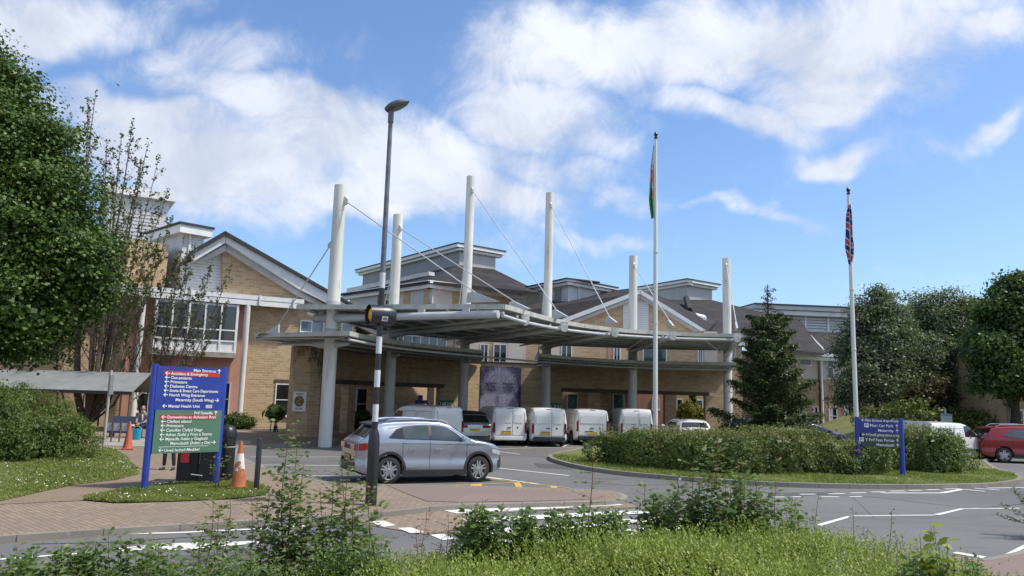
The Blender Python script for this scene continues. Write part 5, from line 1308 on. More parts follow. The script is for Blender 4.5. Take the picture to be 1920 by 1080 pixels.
# ---- litter bins behind the sign
b_ = G(420, 903, .1); b_.z = .122; zt_ = HZ(420, 796, b_.y)-.122
o = thing('litter_bin', tuple(b_), 'tall dark round-topped litter bin right behind the blue sign post', 'bin')
obj('bin_body', MB().lathe([(.20, 0), (.21, .04), (.21, zt_-.32), (.225, zt_-.3), (.225, zt_-.24), (.21, zt_-.14), (.16, zt_-.05), (.08, zt_-.01), (.01, zt_)], b_, 28), BINM, o, smooth=True)
obj('bin_band', MB().lathe([(.214, zt_*.60), (.214, zt_*.615)], b_, 28), TRIMG, o); obj('bin_mouth', MB().box(b_+Vector((-.02, -.2, zt_*.72)), (.25, .06, .16)), SLATEE, o)
b_ = G(375, 903, .1); b_.z = .104; o = thing('recycling_bin', tuple(b_), 'wide black twin litter bin under the blue sign with a red sticker', 'bin')
for sx_ in (-.265, .265):
    obj('bin_body', MB().box(b_+Vector((sx_, 0, .47)), (.52, .5, .94), .12), BINM, o, bevel=.03); obj('lid', MB().box(b_+Vector((sx_, 0, .985)), (.53, .54, .08), .12), BINM, o, bevel=.025)
obj('sticker', MB().box(b_+Vector((-.30, -.285, .62)), (.2, .006, .3), .12), REDPN, o); obj('sticker', MB().box(b_+Vector((.12, -.262, .62)), (.13, .006, .34), .12), TRIMG, o)
obj('handle', MB().tube([b_+Vector((-.1, -.34, .2)), b_+Vector((.16, -.30, .17))], .016, 8), GALVL, o, smooth=True)
# ---- shelter
sh0 = P(-160, 720, 39.0); sh1 = P(249, 722, 38.0); dS = Vector((sh1.x-sh0.x, sh1.y-sh0.y, 0)); LS = dS.length; dS.normalize(); nS = Vector((dS.y, -dS.x, 0))
A_ = Vector((sh0.x, sh0.y, .1)); o = thing('shelter', tuple(A_), 'low waiting shelter with grey pitched roof on thin brown posts, behind the rounded bush', 'shelter')
zf = HZ(249, 735, 38.0); zr = HZ(235, 698, 40.0)
roofm = plain('grey_sheet_roof', (.20, .21, .21), .7, var=.12, scale=1.5)
def sp(u, n_, z_): return A_*1+dS*u+nS*n_+uz*(z_-.1)
roof_poly('roof', [sp(0, 0, zf), sp(LS, 0, zf), sp(LS-.25, -2.0, zr), sp(0, -2.0, zr)], roofm, o, .05); obj('eaves_board', MB().prism([sp(0, .03, zf-.14), sp(LS, .03, zf-.14), sp(LS, .03, zf+.02), sp(0, .03, zf+.02)], nS*.04), SLATEE, o)
roof_poly('roof', [sp(LS-.25, -2.0, zr), sp(0, -2.0, zr), sp(0, -3.8, zf), sp(LS, -3.8, zf)], roofm, o, .05)
WOODB = plain('brown_timber', (.11, .075, .055), .75, var=.2)
for u_s in (.4, LS*.33, LS*.66, LS-.15):
    for n_ in (-.1, -3.6): obj('post', MB().tube([sp(u_s, n_, .1), sp(u_s, n_, zf)], .045, 10), WOODB, o)
obj('beam', MB().tube([sp(LS-.15, -.1, 1.55), sp(LS-.15, -1.2, 2.05)], .04, 8), WOODB, o)
# bench with posters panel
bS = G(236, 824, .1); bS = Vector((G(256, 822, .1).x-.5, G(256, 822, .1).y+.55, .12))
ob = thing('bench', tuple(bS), 'dark low bench in front of the shelter where the person sits', 'bench')
bd = Vector((1, .08, 0)).normalized(); bn2 = Vector((bd.y, -bd.x, 0))
for k in range(4): obj('seat_slat', MB().box(bS+bd*.2+uz*.44+bn2*(-.16+k*.11), (2.3, .09, .035), math.atan2(bd.y, bd.x)), SLATEE, ob)
for s_ in (-.85, 1.2): obj('leg', MB().box(bS+bd*s_+uz*.21, (.07, .4, .42), math.atan2(bd.y, bd.x)), SLATEE, ob)
obj('backrest', MB().box(bS+bd*.2+uz*.72-bn2*.24, (2.3, .04, .34), math.atan2(bd.y, bd.x)), plain('blue_grey_board', (.10, .12, .22), .5), ob)
ip = P(220, 795, 31.5); ipz = HZ(220, 804, 31.5)
ob = thing('notice_board', (ip.x, ip.y, .11), 'low blue board with three pale notices on brown rails, left of the seated person', 'notice board')
BB = plain('notice_blue', (.06, .08, .24), .5)
obj('board', MB().box((ip.x, ip.y, ipz+.05), (1.0, .04, .44)), BB, ob)
NOTE = plain('pale_notice', (.48, .50, .58), .5, var=.25, scale=9)
for s_ in (-.33, 0, .33): obj('notice', MB().box((ip.x+s_, ip.y-.024, ipz+.08), (.25, .008, .33)), NOTE, ob)
for s_ in (-.47, -.17, .16, .47): obj('post', MB().tube([(ip.x+s_, ip.y-.05, .11), (ip.x+s_+.02, ip.y-.05, ipz+.30)], .03, 8), WOODB, ob)
# sign pole
b_ = G(194, 838, .1); b_.z = .118; zt_ = HZ(205, 695, b_.y)
ob = thing('sign_post', tuple(b_), 'pale grey post with a narrow edge-on sign plate, beside the rounded bush', 'sign post')
obj('post', MB().tube([b_, b_+uz*(zt_-.1)], .055, 16), GALVL, ob, smooth=True)
zc = HZ(206, 722, b_.y); obj('sign_plate', MB().box(b_+Vector((.1, -.03, zc-.1)), (.13, .03, .72), rad(12)), TRIMG, ob)
# ---- blue bucket
b_ = G(263, 824, .1); b_ = Vector((b_.x, b_.y-.35, .12))
CYAN = plain('cyan_plastic', (.02, .38, .62), .35, var=.05)
ob = thing('bucket', tuple(b_), 'bright cyan bucket on the ground in front of the seated person', 'bucket')
obj('bucket_body', MB().lathe([(.14, 0), (.15, .02), (.19, .40), (.2, .42), (.2, .44), (.185, .44), (.14, .03), (.01, .03)], b_, 24), CYAN, ob, smooth=True)
obj('handle', MB().tube([b_+Vector((.19*math.cos(a_), -.02, .42+.14*math.sin(a_))) for a_ in [math.pi*k/10 for k in range(11)]], .008, 6), TRIM, ob)
# ---- wall things: mural, signs, notices
def wallframe(px0, px1):
    a, b = wpt(px0), wpt(px1); u_ = (b-a).normalized(); n_ = Vector((u_.y, -u_.x, 0)); return a, u_, n_, (b-a).length
a, u_, n_, L_ = wallframe(900, 976)
z1, z0 = HZ(900, 686, a.y), .95
def mural_mat():
    m, t, p = new_mat('portrait_mosaic'); g_ = pos(t)
    u = t.m('DIVIDE', t.n('ShaderNodeVectorMath', {0: t.n('ShaderNodeVectorMath', {0: g_, 1: tuple(a)}, operation='SUBTRACT').outputs[0], 1: tuple(u_)}, operation='DOT_PRODUCT').outputs['Value'], L_)
    v = t.m('DIVIDE', t.m('SUBTRACT', t.n('ShaderNodeSeparateXYZ', {0: g_}).outputs[2], z0), z1-z0)
    def ell(cu, cv, ru, rv, s0=1.15, s1=.8):
        du = t.m('DIVIDE', t.m('SUBTRACT', u, cu), ru); dv = t.m('DIVIDE', t.m('SUBTRACT', v, cv), rv)
        r_ = t.m('SQRT', t.m('ADD', t.m('MULTIPLY', du, du), t.m('MULTIPLY', dv, dv))); return t.ss(r_, s0, s1)
    face = ell(.48, .55, .44, .46); val = t.m('MULTIPLY', face, .42)
    for cu in (.25, .70):
        val = t.m('MULTIPLY', val, t.m('SUBTRACT', 1., t.m('MULTIPLY', ell(cu, .56, .2, .11, 1.2, .3), .75)))
        val = t.m('MULTIPLY', val, t.m('SUBTRACT', 1., t.m('MULTIPLY', ell(cu, .655, .19, .03, 1.3, .5), .7)))
    mask = t.m('MULTIPLY', t.ss(v, .50, .42), ell(.46, .2, .48, .36, 1.1, .95)); val = t.m('MAXIMUM', val, t.m('MULTIPLY', mask, .62))
    val = t.m('MULTIPLY', val, t.m('SUBTRACT', 1., t.m('MULTIPLY', ell(.42, .3, .05, .14), .4)))
    vor = t.n('ShaderNodeTexVoronoi', {'Vector': g_, 'Scale': 17.}).outputs[1]; vb = t.n('ShaderNodeSeparateXYZ', {0: vor}).outputs[0]
    val = t.m('ADD', val, t.m('MULTIPLY', t.m('SUBTRACT', vb, .5), .42))
    col = t.mix(t.m('ADD', val, .0, clamp=True), (.02, .022, .075), (.56, .56, .76))
    setp(t, p, Base_Color=col, Roughness=.6); return m
mu = obj('portrait_mural', MB().prism([a+n_*.06+uz*z0, a+u_*L_+n_*.06+uz*z0, a+u_*L_+n_*.06+uz*z1, a+n_*.06+uz*z1], -n_*.04), mural_mat())
tag(mu, 'large blue and grey mosaic portrait of a masked face on the screen wall', 'mural')
def wsign(name, px0, px1, y0, y1, txt, mat, label, lm=LETTER, cat='sign', size=None, oy=0.):
    a, u_, n_, L_ = wallframe(px0, px1); zb_, zt_ = HZ(px0, y1, a.y), HZ(px0, y0, a.y)
    o = thing(name, tuple(a+n_*.03+uz*zb_), label, cat)
    obj('panel', MB().prism([a+n_*.05+uz*zb_, a+u_*L_+n_*.05+uz*zb_, a+u_*L_+n_*.05+uz*zt_, a+n_*.05+uz*zt_], -n_*.035), mat, o)
    if txt:
        mb = MB(); text_mb(mb, txt, size or (zt_-zb_)*.75, a+u_*(L_/2)+n_*.056+uz*(zb_+(zt_-zb_)*(.22+oy)), u_, uz, 'CENTER', .008, L_*.92); obj('lettering', mb, lm, o)
    return o, a, u_, n_, L_, zb_, zt_
GS = plain('entrance_sign_green', (.02, .17, .09), .4)
wsign('entrance_sign', 824, 851, 750, 771, 'I MEWN', GS, 'green I MEWN sign on the screen wall, left of the portrait mural', size=.5, oy=.12)
wsign('exit_sign', 1017, 1054, 755, 775, 'ALLAN', GS, 'green ALLAN sign partly hidden by a canopy column', size=.5, oy=.1)
ns, a, u_, n_, L_, zb_, zt_ = wsign('wall_notice', 551, 576, 734, 771, '', plain('white_notice', (.66, .66, .66), .5), 'white notice with round brown picture on the stained end pier', cat='notice')
obj('round_picture', MB().prism([a+u_*(L_*.5+.27*math.cos(q_))+n_*.056+uz*((zb_+zt_)/2+.02+.27*math.sin(q_)) for q_ in [2*math.pi*k/24 for k in range(24)]], n_*.004), plain('brown_picture', (.22, .13, .05), .6, var=.8, scale=9.), ns)
for k, (w_, zz_) in enumerate(((.55, .17), (.62, .12), (.5, .86), (.6, .9))):
    obj('text_line', MB().box(a+u_*L_/2+n_*.058+uz*(zb_+(zt_-zb_)*zz_), (L_*w_, .004, .025), math.atan2(u_.y, u_.x)), BLUEP, ns)
wsign('wall_notice', 922-155, 929-155, 757, 764, '', plain('white_notice_small', (.6, .6, .62), .5), 'small white notice above the roof of the rear-cornered van', cat='notice')
wsign('wall_notice', 980, 989, 761, 773, '', plain('white_notice_small2', (.5, .5, .48), .5), 'small pale notice on brick between the mural and the next column', cat='notice')
nq = wsign('name_board', 779, 800, 750, 757, '', NAVYPN, 'navy stepped nameboard on the wall left of the I MEWN sign', cat='sign')[0]
a, u_, n_, L_ = wallframe(784, 792); zb_ = HZ(786, 749.6, a.y); obj('upper_panel', MB().prism([a+n_*.05+uz*zb_, a+u_*L_+n_*.05+uz*zb_, a+u_*L_+n_*.05+uz*(zb_+.3), a+n_*.05+uz*(zb_+.3)], -n_*.035), NAVYPN, nq)
# pale parking notice far right
p_ = P(1772, 765, 44.); o = thing('parking_notice', (p_.x, p_.y, .0), 'pale blue notice on a thin post behind the low white van', 'sign')
zb_, zt_ = HZ(1772, 793, 44.), HZ(1772, 776, 44.)
obj('post', MB().tube([(p_.x, p_.y, 0), (p_.x, p_.y, HZ(1772, 766, 44.))], .06, 10), GALVL, o); obj('panel', MB().box((p_.x, p_.y-.09, (zb_+zt_)/2), (.64, .04, zt_-zb_)), plain('pale_blue_panel', (.42, .52, .56), .4, var=.1, scale=4), o)
obj('header_strip', MB().box((p_.x, p_.y-.115, zt_-.07), (.58, .01, .09)), plain('mid_blue_strip', (.12, .30, .45), .4), o)
p_ = P(1890, 768, 42.); o = thing('lamp_column', (p_.x, p_.y, 0), 'plain grey steel lamp column in front of the right hand dark tree', 'lamp post')
obj('column', MB().tube([(p_.x, p_.y, 0), (p_.x, p_.y, 5.5), (p_.x, p_.y, 6.2)], [.09, .07, .06], 12), GALV, o, smooth=True); obj('lantern', MB().box((p_.x+.25, p_.y, 6.25), (.6, .22, .1)), GALV, o, bevel=.03)
# birds
def bird(px, py, Y, s_, label, fly=False):
    c_ = P(px, py, Y); mb = MB()
    if not fly:
        mb.tube([c_+Vector((-.22, 0, -.02))*s_, c_+Vector((-.1, 0, .05))*s_, c_+Vector((.02, 0, .14))*s_, c_+Vector((.1, 0, .24))*s_, c_+Vector((.15, 0, .29))*s_, c_+Vector((.24, 0, .28))*s_], [.02*s_, .06*s_, .085*s_, .05*s_, .045*s_, .006], 10)
        for q_ in (-.03, .03): mb.tube([c_+Vector((.0, q_, .06))*s_, c_+Vector((.0, q_, -.08))*s_], .01*s_, 5)
    else:
        mb.tube([c_+Vector((-.2, 0, 0))*s_, c_, c_+Vector((.2, 0, .02))*s_], [.02*s_, .06*s_, .01*s_], 8)
        for q_ in (-1, 1): mb.add([c_+Vector((.08, 0, .02))*s_, c_+Vector((.02, q_*.25, .14))*s_, c_+Vector((-.1, q_*.55, .08))*s_, c_+Vector((-.08, 0, .02))*s_], [(0, 1, 2, 3)])
    return tag(obj('bird', mb, BLKPT, smooth=True), label, 'bird')
bird(1835, 572, 77, 1.6, 'dark bird perched on the curved roof above the birches'); bird(222, 160, 60, .55, 'tiny dark bird flying beside the bare tree', True)
# ------------------------------------------------------------ people
SKIN = plain('skin', (.50, .30, .22), .55, var=.06, scale=20)
HAIR = plain('grey_blond_hair', (.34, .26, .17), .7, var=.25, scale=30)
BEIGE = plain('beige_cardigan', (.27, .24, .20), .85, var=.15, scale=14)
WSHIRT = plain('pale_top', (.55, .57, .66), .8, var=.05)
NAVY = plain('navy_trousers', (.018, .024, .06), .85, var=.2)
SHOE = plain('dark_shoes', (.02, .02, .022), .6)
def skin_mesh(name, joints, bones, mat, parent=None, sub=2, root=0):
    me = bpy.data.meshes.new('t'); me.from_pydata([tuple(j[0]) for j in joints], bones, [])
    o = bpy.data.objects.new('t', me); C.objects.link(o)
    mo = o.modifiers.new('s', 'SKIN'); mo.use_smooth_shade = True
    for i, j in enumerate(joints):
        r_ = j[1]; me.skin_vertices[0].data[i].radius = (r_, r_) if not isinstance(r_, tuple) else r_
    me.skin_vertices[0].data[root].use_root = True
    ms = o.modifiers.new('u', 'SUBSURF'); ms.levels = sub; ms.render_levels = sub
    bpy.context.view_layer.update()
    m2 = bpy.data.meshes.new_from_object(o.evaluated_get(bpy.context.evaluated_depsgraph_get()))
    mb = MB(); mb.add([v.co.copy() for v in m2.vertices], [tuple(p_.vertices) for p_ in m2.polygons])
    bpy.data.objects.remove(o); bpy.data.meshes.remove(me); bpy.data.meshes.remove(m2)
    return obj(name, mb, mat, parent, smooth=True, angle=180)
def head(mb, c_, R, s_=1.):
    rows = []
    for i in range(19):
        v_ = -math.pi/2+math.pi*i/18; row = []
        for j in range(28):
            a_ = 2*math.pi*j/28; x = math.cos(v_)*math.sin(a_)*.072; y = -math.cos(v_)*math.cos(a_)*.09; z = math.sin(v_)*.115
            fr_ = max(0, math.cos(a_))
            if z < -.02: x *= 1-.35*min(1, (-z-.02)/.09); y *= 1-.12*min(1, (-z-.02)/.09)
            if fr_ > .93: 
                y -= .022*math.exp(-((z+.012)/.02)**2)*(fr_-.93)/.07          # nose
                y -= .006*math.exp(-((z+.055)/.010)**2)                       # lips
            for ex in (-.03, .03): y += .010*math.exp(-((x-ex)/.014)**2-((z-.012)/.012)**2)*(fr_ > .5)
            row.append(c_+R @ (Vector((x, y, z))*s_))
        rows.append(row+[row[0]])
    mb.grid(rows)
    for sgn in (-1, 1): mb.tube([c_+R @ (Vector((sgn*.070, .0, -.03))*s_), c_+R @ (Vector((sgn*.082, .008, 0))*s_), c_+R @ (Vector((sgn*.072, .005, .03))*s_)], [.008, .016, .010], 8)
def fingers(joints, bones, wrist_i, palm, dirv, sidev, thumb_s, curl, rr=.0085):
    """palm joint plus five separate finger chains"""
    joints.append((palm, (.034, .016))); pi = len(joints)-1; bones.append((wrist_i, pi)); return pi
def finger_mesh(palm, dirv, sidev, nv, ts, mat, par):
    for k, (off_, L_) in enumerate(((-.03, .070), (-.010, .080), (.010, .075), (.028, .058))):
        b0 = palm+sidev*off_*ts+dirv*.03; js = [(b0, .0095)]; d_ = dirv.copy()
        for seg, f_ in enumerate((.42, .33, .25)):
            d_ = (d_+nv*(.35+.25*seg)).normalized(); b0 = b0+d_*L_*f_; js.append((b0, .0088-.001*seg))
        skin_mesh('finger', js, [(0, 1), (1, 2), (2, 3)], mat, par, 1)
    b0 = palm-sidev*.035*ts-dirv*.01; d_ = (dirv*.6-sidev*ts*.7).normalized()
    skin_mesh('thumb', [(b0, .012), (b0+d_*.035, .0105), (b0+d_*.035+(d_+nv*.5).normalized()*.028, .009)], [(0, 1), (1, 2)], mat, par, 1)
# seated person
F0 = G(256, 822, .1); sx0, sy0 = F0.x, F0.y+.1; zf0 = .12
pp = thing('person', (sx0, sy0, zf0), 'seated person in beige cardigan, pale top and navy trousers, hands clasped, beside the bucket', 'person')
def q_(x, y, z): return Vector((sx0+x, sy0+y, zf0+z))
# body faces the camera (-y), hips on the bench
J = [(q_(0, .42, .55), (.15, .12)), (q_(0, .40, .72), (.14, .11)), (q_(0, .36, .90), (.155, .11)), (q_(0, .33, 1.02), (.13, .085)), (q_(0, .31, 1.10), (.05, .05)), (q_(0, .30, 1.15), (.048, .048)),
     (q_(-.16, .33, 1.01), .062), (q_(-.24, .28, .80), .052), (q_(-.17, .08, .66), .042), (q_(-.045, -.02, .635), .028),
     (q_(.16, .33, 1.01), .062), (q_(.24, .28, .80), .052), (q_(.17, .08, .66), .042), (q_(.045, -.02, .64), .028)]
B_ = [(0, 1), (1, 2), (2, 3), (3, 4), (4, 5), (3, 6), (6, 7), (7, 8), (8, 9), (3, 10), (10, 11), (11, 12), (12, 13)]
skin_mesh('cardigan', J, B_, BEIGE, pp)
J = [(q_(0, .42, .53), (.15, .115)), (q_(-.10, .38, .52), .085), (q_(-.12, .02, .53), .068), (q_(-.13, .02, .28), .05), (q_(-.13, .05, .09), .042), (q_(.10, .38, .52), .085), (q_(.12, .02, .53), .068), (q_(.13, .0, .28), .05), (q_(.14, .02, .09), .042)]
skin_mesh('trousers', J, [(0, 1), (1, 2), (2, 3), (3, 4), (0, 5), (5, 6), (6, 7), (7, 8)], NAVY, pp)
skin_mesh('shirt_front', [(q_(0, .26, .70), (.05, .03)), (q_(0, .235, .88), (.05, .03)), (q_(0, .25, 1.02), (.045, .03))], [(0, 1), (1, 2)], WSHIRT, pp, 1)
for s_ in (-.13, .14): skin_mesh('shoe', [(q_(s_, .10, .04), .04), (q_(s_, 0, .035), .042), (q_(s_*1.1, -.12, .03), .034)], [(0, 1), (1, 2)], SHOE, pp, 1)
mb = MB(); R = Matrix.Rotation(rad(18), 3, 'Z') @ Matrix.Rotation(rad(8), 3, 'X'); hc = q_(0, .27, 1.27); head(mb, hc, R)
mb.tube([q_(0, .30, 1.08), q_(0, .285, 1.19)], .05, 14); obj('head', mb, SKIN, pp, smooth=True, angle=180)
mb = MB(); rows = []
for i in range(13):
    v_ = -.55+(math.pi/2+.55)*i/12; row = []
    for j in range(25):
        a_ = math.pi*(.29+1.42*j/24) if i < 9 else 2*math.pi*j/24
        if i >= 9: a_ = math.pi*(.29+1.42*j/24)*(1-(i-9)/3)+(2*math.pi*j/24)*(i-9)/3
        row.append(hc+R @ Vector((math.cos(v_)*math.sin(a_)*.084, -math.cos(v_)*math.cos(a_)*.10+.006, math.sin(v_)*.127+.006)))
    rows.append(row)
mb.grid(rows); obj('hair', mb, HAIR, pp, smooth=True, angle=180)
obj('glasses', MB().tube([hc+R @ Vector((x, -.096+.02*abs(x)/.06, .016)) for x in (-.062, -.03, 0, .03, .062)], .0045, 6), SHOE, pp)
for s_ in (-1, 1):
    w0 = q_(s_*.045, -.02, .637); pc = q_(s_*.012, -.07, .615); dv = (pc-w0).normalized()
    hnd = skin_mesh('hand', [(w0, .026), (pc, (.036, .02)), (pc+dv*.035, (.036, .016))], [(0, 1), (1, 2)], SKIN, pp, 1)
    nv = Vector((0, .25, -1)).normalized(); sv = dv.cross(nv).normalized(); finger_mesh(pc+dv*.02, dv, sv, nv, s_, SKIN, hnd)
skin_mesh('lanyard', [(q_(-.05, .22, 1.03), .006), (q_(-.01, .19, .85), .006), (q_(0, .18, .76), .02)], [(0, 1), (1, 2)], NAVY, pp, 1)
# standing person behind the sign
F1 = G(315, 881, .1); sx0, sy0 = F1.x, F1.y; zf0 = .1
p2p = thing('person', (sx0, sy0, zf0), 'standing person in dark trousers whose legs show beneath the tall sign', 'person')
J = [(q_(0, 0, .92), (.15, .11)), (q_(-.09, 0, .84), .09), (q_(-.11, -.02, .48), .062), (q_(-.13, .02, .10), .05), (q_(.09, 0, .84), .09), (q_(.11, .01, .48), .062), (q_(.14, .03, .10), .05)]
skin_mesh('trousers', J, [(0, 1), (1, 2), (2, 3), (0, 4), (4, 5), (5, 6)], SHOE, p2p)
for s_ in (-.13, .14): skin_mesh('shoe', [(q_(s_, .06, .045), .045), (q_(s_, -.05, .035), .042), (q_(s_*1.25, -.19, .03), .034)], [(0, 1), (1, 2)], SHOE, p2p, 1)
DCOAT = plain('dark_coat', (.03, .032, .04), .85)
J = [(q_(0, 0, .92), (.16, .12)), (q_(0, 0, 1.15), (.15, .11)), (q_(0, 0, 1.36), (.17, .11)), (q_(0, 0, 1.45), (.12, .08)), (q_(0, 0, 1.52), .05), (q_(-.19, 0, 1.40), .06), (q_(-.25, .02, 1.12), .05), (q_(-.26, -.05, .88), .036), (q_(.19, 0, 1.40), .06), (q_(.25, .02, 1.12), .05), (q_(.26, -.05, .88), .036)]
skin_mesh('coat', J, [(0, 1), (1, 2), (2, 3), (3, 4), (3, 5), (5, 6), (6, 7), (3, 8), (8, 9), (9, 10)], DCOAT, p2p)
mb = MB(); hc = q_(0, 0, 1.64); head(mb, hc, Matrix.Identity(3)); mb.tube([q_(0, 0, 1.48), q_(0, 0, 1.58)], .05, 12); obj('head', mb, SKIN, p2p, smooth=True, angle=180)
mb = MB(); mb.grid([[hc+Vector((math.cos(v_)*math.sin(a_)*.082, -math.cos(v_)*math.cos(a_)*.098+.01, math.sin(v_)*.125+.006)) for a_ in np.linspace(math.pi*.4, math.pi*1.6, 20)] for v_ in np.linspace(-.3, math.pi/2, 9)]); obj('hair', mb, SHOE, p2p, smooth=True, angle=180)
for s_ in (-1, 1):
    w0 = q_(s_*.26, -.05, .87); pc = q_(s_*.262, -.07, .80); dv = (pc-w0).normalized()
    hnd = skin_mesh('hand', [(w0, .028), (pc, (.022, .038)), (pc+dv*.03, (.018, .036))], [(0, 1), (1, 2)], SKIN, p2p, 1)
    nv = Vector((-s_, 0, -.1)).normalized(); sv = dv.cross(nv).normalized(); finger_mesh(pc+dv*.02, dv, sv, nv, 1, SKIN, hnd)
# ------------------------------------------------------------ vegetation
def fast_mesh(name, verts, faces, mats, parent=None, smooth=False):
    """verts (N,3) float, faces (M,4) int"""
    off = np.array(absloc(parent)) if parent is not None else np.array([(verts[:, 0].min()+verts[:, 0].max())/2, (verts[:, 1].min()+verts[:, 1].max())/2, verts[:, 2].min()])
    me = bpy.data.meshes.new(name); k = faces.shape[1]
    me.vertices.add(len(verts)); me.vertices.foreach_set('co', (verts-off).astype(np.float32).ravel())
    me.loops.add(faces.size); me.loops.foreach_set('vertex_index', faces.astype(np.int32).ravel())
    me.polygons.add(len(faces)); me.polygons.foreach_set('loop_start', np.arange(0, faces.size, k, dtype=np.int32)); me.polygons.foreach_set('loop_total', np.full(len(faces), k, np.int32))
    me.update(calc_edges=True); me.validate()
    if not isinstance(mats, (list, tuple)): mats = [mats]
    for m in mats: me.materials.append(m)
    o = bpy.data.objects.new(name, me); C.objects.link(o)
    if parent is not None: o.parent = parent
    else: o.location = off
    return o
def unit(a): return a/np.maximum(np.linalg.norm(a, axis=1, keepdims=True), 1e-9)
def leaves_geo(pts, out, size, aspect=.55, jit=.9, fold=.15, upb=.35):
    """diamond leaves at pts; out = preferred facing"""
    n = len(pts); nrm = unit(unit(out)+rng.normal(0, jit, (n, 3))+np.array([0, 0, upb])); a = unit(np.cross(nrm, rng.normal(0, 1, (n, 3)))); b = np.cross(nrm, a)
    s = (size*rng.uniform(.6, 1.35, n))[:, None] if np.isscalar(size) else (size*rng.uniform(.7, 1.3, n))[:, None]
    v = np.stack([pts-a*s*.5, pts+b*s*aspect*.5+nrm*s*fold, pts+a*s*.5, pts-b*s*aspect*.5+nrm*s*fold], 1).reshape(-1, 3)
    return v, np.arange(n*4).reshape(-1, 4)
def sph(n): return unit(rng.normal(0, 1, (n, 3)))
def crown_pts(blobs, ncl, per, cr, depth=.35, flat=.55):
    """blobs: (center, (rx,ry,rz)); leaf clumps near the blobs' surfaces. returns pts, outward dirs"""
    P_, O_ = [], []
    wts = np.array([b[1][0]*b[1][1]*b[1][2] for b in blobs])**.66; wts = wts/wts.sum()
    for (c_, r_), w_ in zip(blobs, wts):
        n = max(2, int(ncl*w_)); d = sph(n); rr_ = 1-depth*rng.random(n)**1.6
        cc = np.array(c_)+d*np.array(r_)*rr_[:, None]; cs = cr*rng.uniform(.6, 1.4, n)
        for i in range(n):
            m = int(per*(cs[i]/cr)**2)+3; off = rng.normal(0, .5, (m, 3))*cs[i]; off[:, 2] *= flat
            P_.append(cc[i]+off); O_.append(np.repeat((d[i]*.8)[None], m, 0)+unit(off)*.5)
    return np.vstack(P_), np.vstack(O_)
def limbs_geo(segs, n=7):
    mb = MB()
    for pts, rs in segs: mb.tube(pts, rs, n)
    return mb
BARK = plain('grey_brown_bark', (.12, .095, .075), .9, var=.35, scale=8)
BARKD = plain('dark_bark', (.055, .045, .035), .9, var=.35, scale=8)
BARKP = plain('pale_birch_bark', (.30, .29, .26), .8, var=.4, scale=7)
L_MAPLE = leaf_mat('maple_leaves', (.022, .055, .010), (.075, .13, .02), (.11, .17, .04), trans=.12)
L_DARK = leaf_mat('dark_leaves', (.018, .045, .012), (.045, .085, .02), (.075, .12, .03))
L_BIRCH = leaf_mat('birch_leaves', (.07, .095, .058), (.15, .18, .11), (.24, .26, .18))
L_SPARSE = leaf_mat('sparse_leaves', (.04, .055, .018), (.08, .10, .035), (.10, .06, .04))
L_CON = leaf_mat('conifer_needles', (.028, .055, .016), (.07, .105, .03), (.05, .05, .03), trans=.08)
L_CONT = leaf_mat('bluish_conifer_tips', (.05, .055, .07), (.08, .08, .09), trans=.05)
L_HEDGE = leaf_mat('hedge_leaves', (.04, .078, .016), (.115, .155, .034), (.20, .16, .05))
L_HTOP = leaf_mat('hedge_shoots_sunlit_top', (.11, .16, .035), (.19, .20, .06), (.22, .13, .07))  # young shoots and top leaves, with the sunlit tone mixed into the colour
L_BUSH = leaf_mat('rounded_bush_leaves', (.05, .085, .018), (.11, .155, .032), (.17, .19, .06))
L_YEL = leaf_mat('yellow_green_leaves', (.19, .20, .03), (.28, .26, .04))
L_LON = leaf_mat('bright_groundcover_leaves', (.13, .18, .025), (.27, .34, .055), (.38, .40, .12), trans=.35)
L_ROSE = leaf_mat('rose_leaves', (.07, .125, .035), (.15, .22, .065), (.22, .28, .10), trans=.35)
L_RED = leaf_mat('reddish_young_leaves', (.14, .045, .03), (.20, .08, .05))
L_PUR = leaf_mat('purple_leaves', (.03, .018, .018), (.055, .026, .026))
L_BIG = leaf_mat('broad_yellow_green_leaves', (.13, .19, .025), (.24, .28, .05))
G_BLADE = leaf_mat('grass_blades', (.12, .17, .03), (.25, .28, .075), (.36, .33, .14), trans=.4)
STEMG = plain('green_stem', (.10, .12, .04), .7); STEMR = plain('reddish_stem', (.13, .055, .03), .7)
def pxb(px, py, Y, rpx, rz=None, ry=None):
    c_ = P(px, py, Y); r_ = rpx*Y/FPX; return (tuple(c_), (r_, ry or r_, (rz*Y/FPX) if rz else r_))
def core(blobs, k=.72):
    mb = MB()
    for c_, r_ in blobs:
        rows = []
        for i in range(9):
            v_ = -math.pi/2+math.pi*i/8
            rows.append([(c_[0]+math.cos(v_)*math.cos(a)*r_[0]*k, c_[1]+math.cos(v_)*math.sin(a)*r_[1]*k, c_[2]+math.sin(v_)*r_[2]*k) for a in np.linspace(0, 2*math.pi, 13)])
        mb.grid(rows)
    return mb
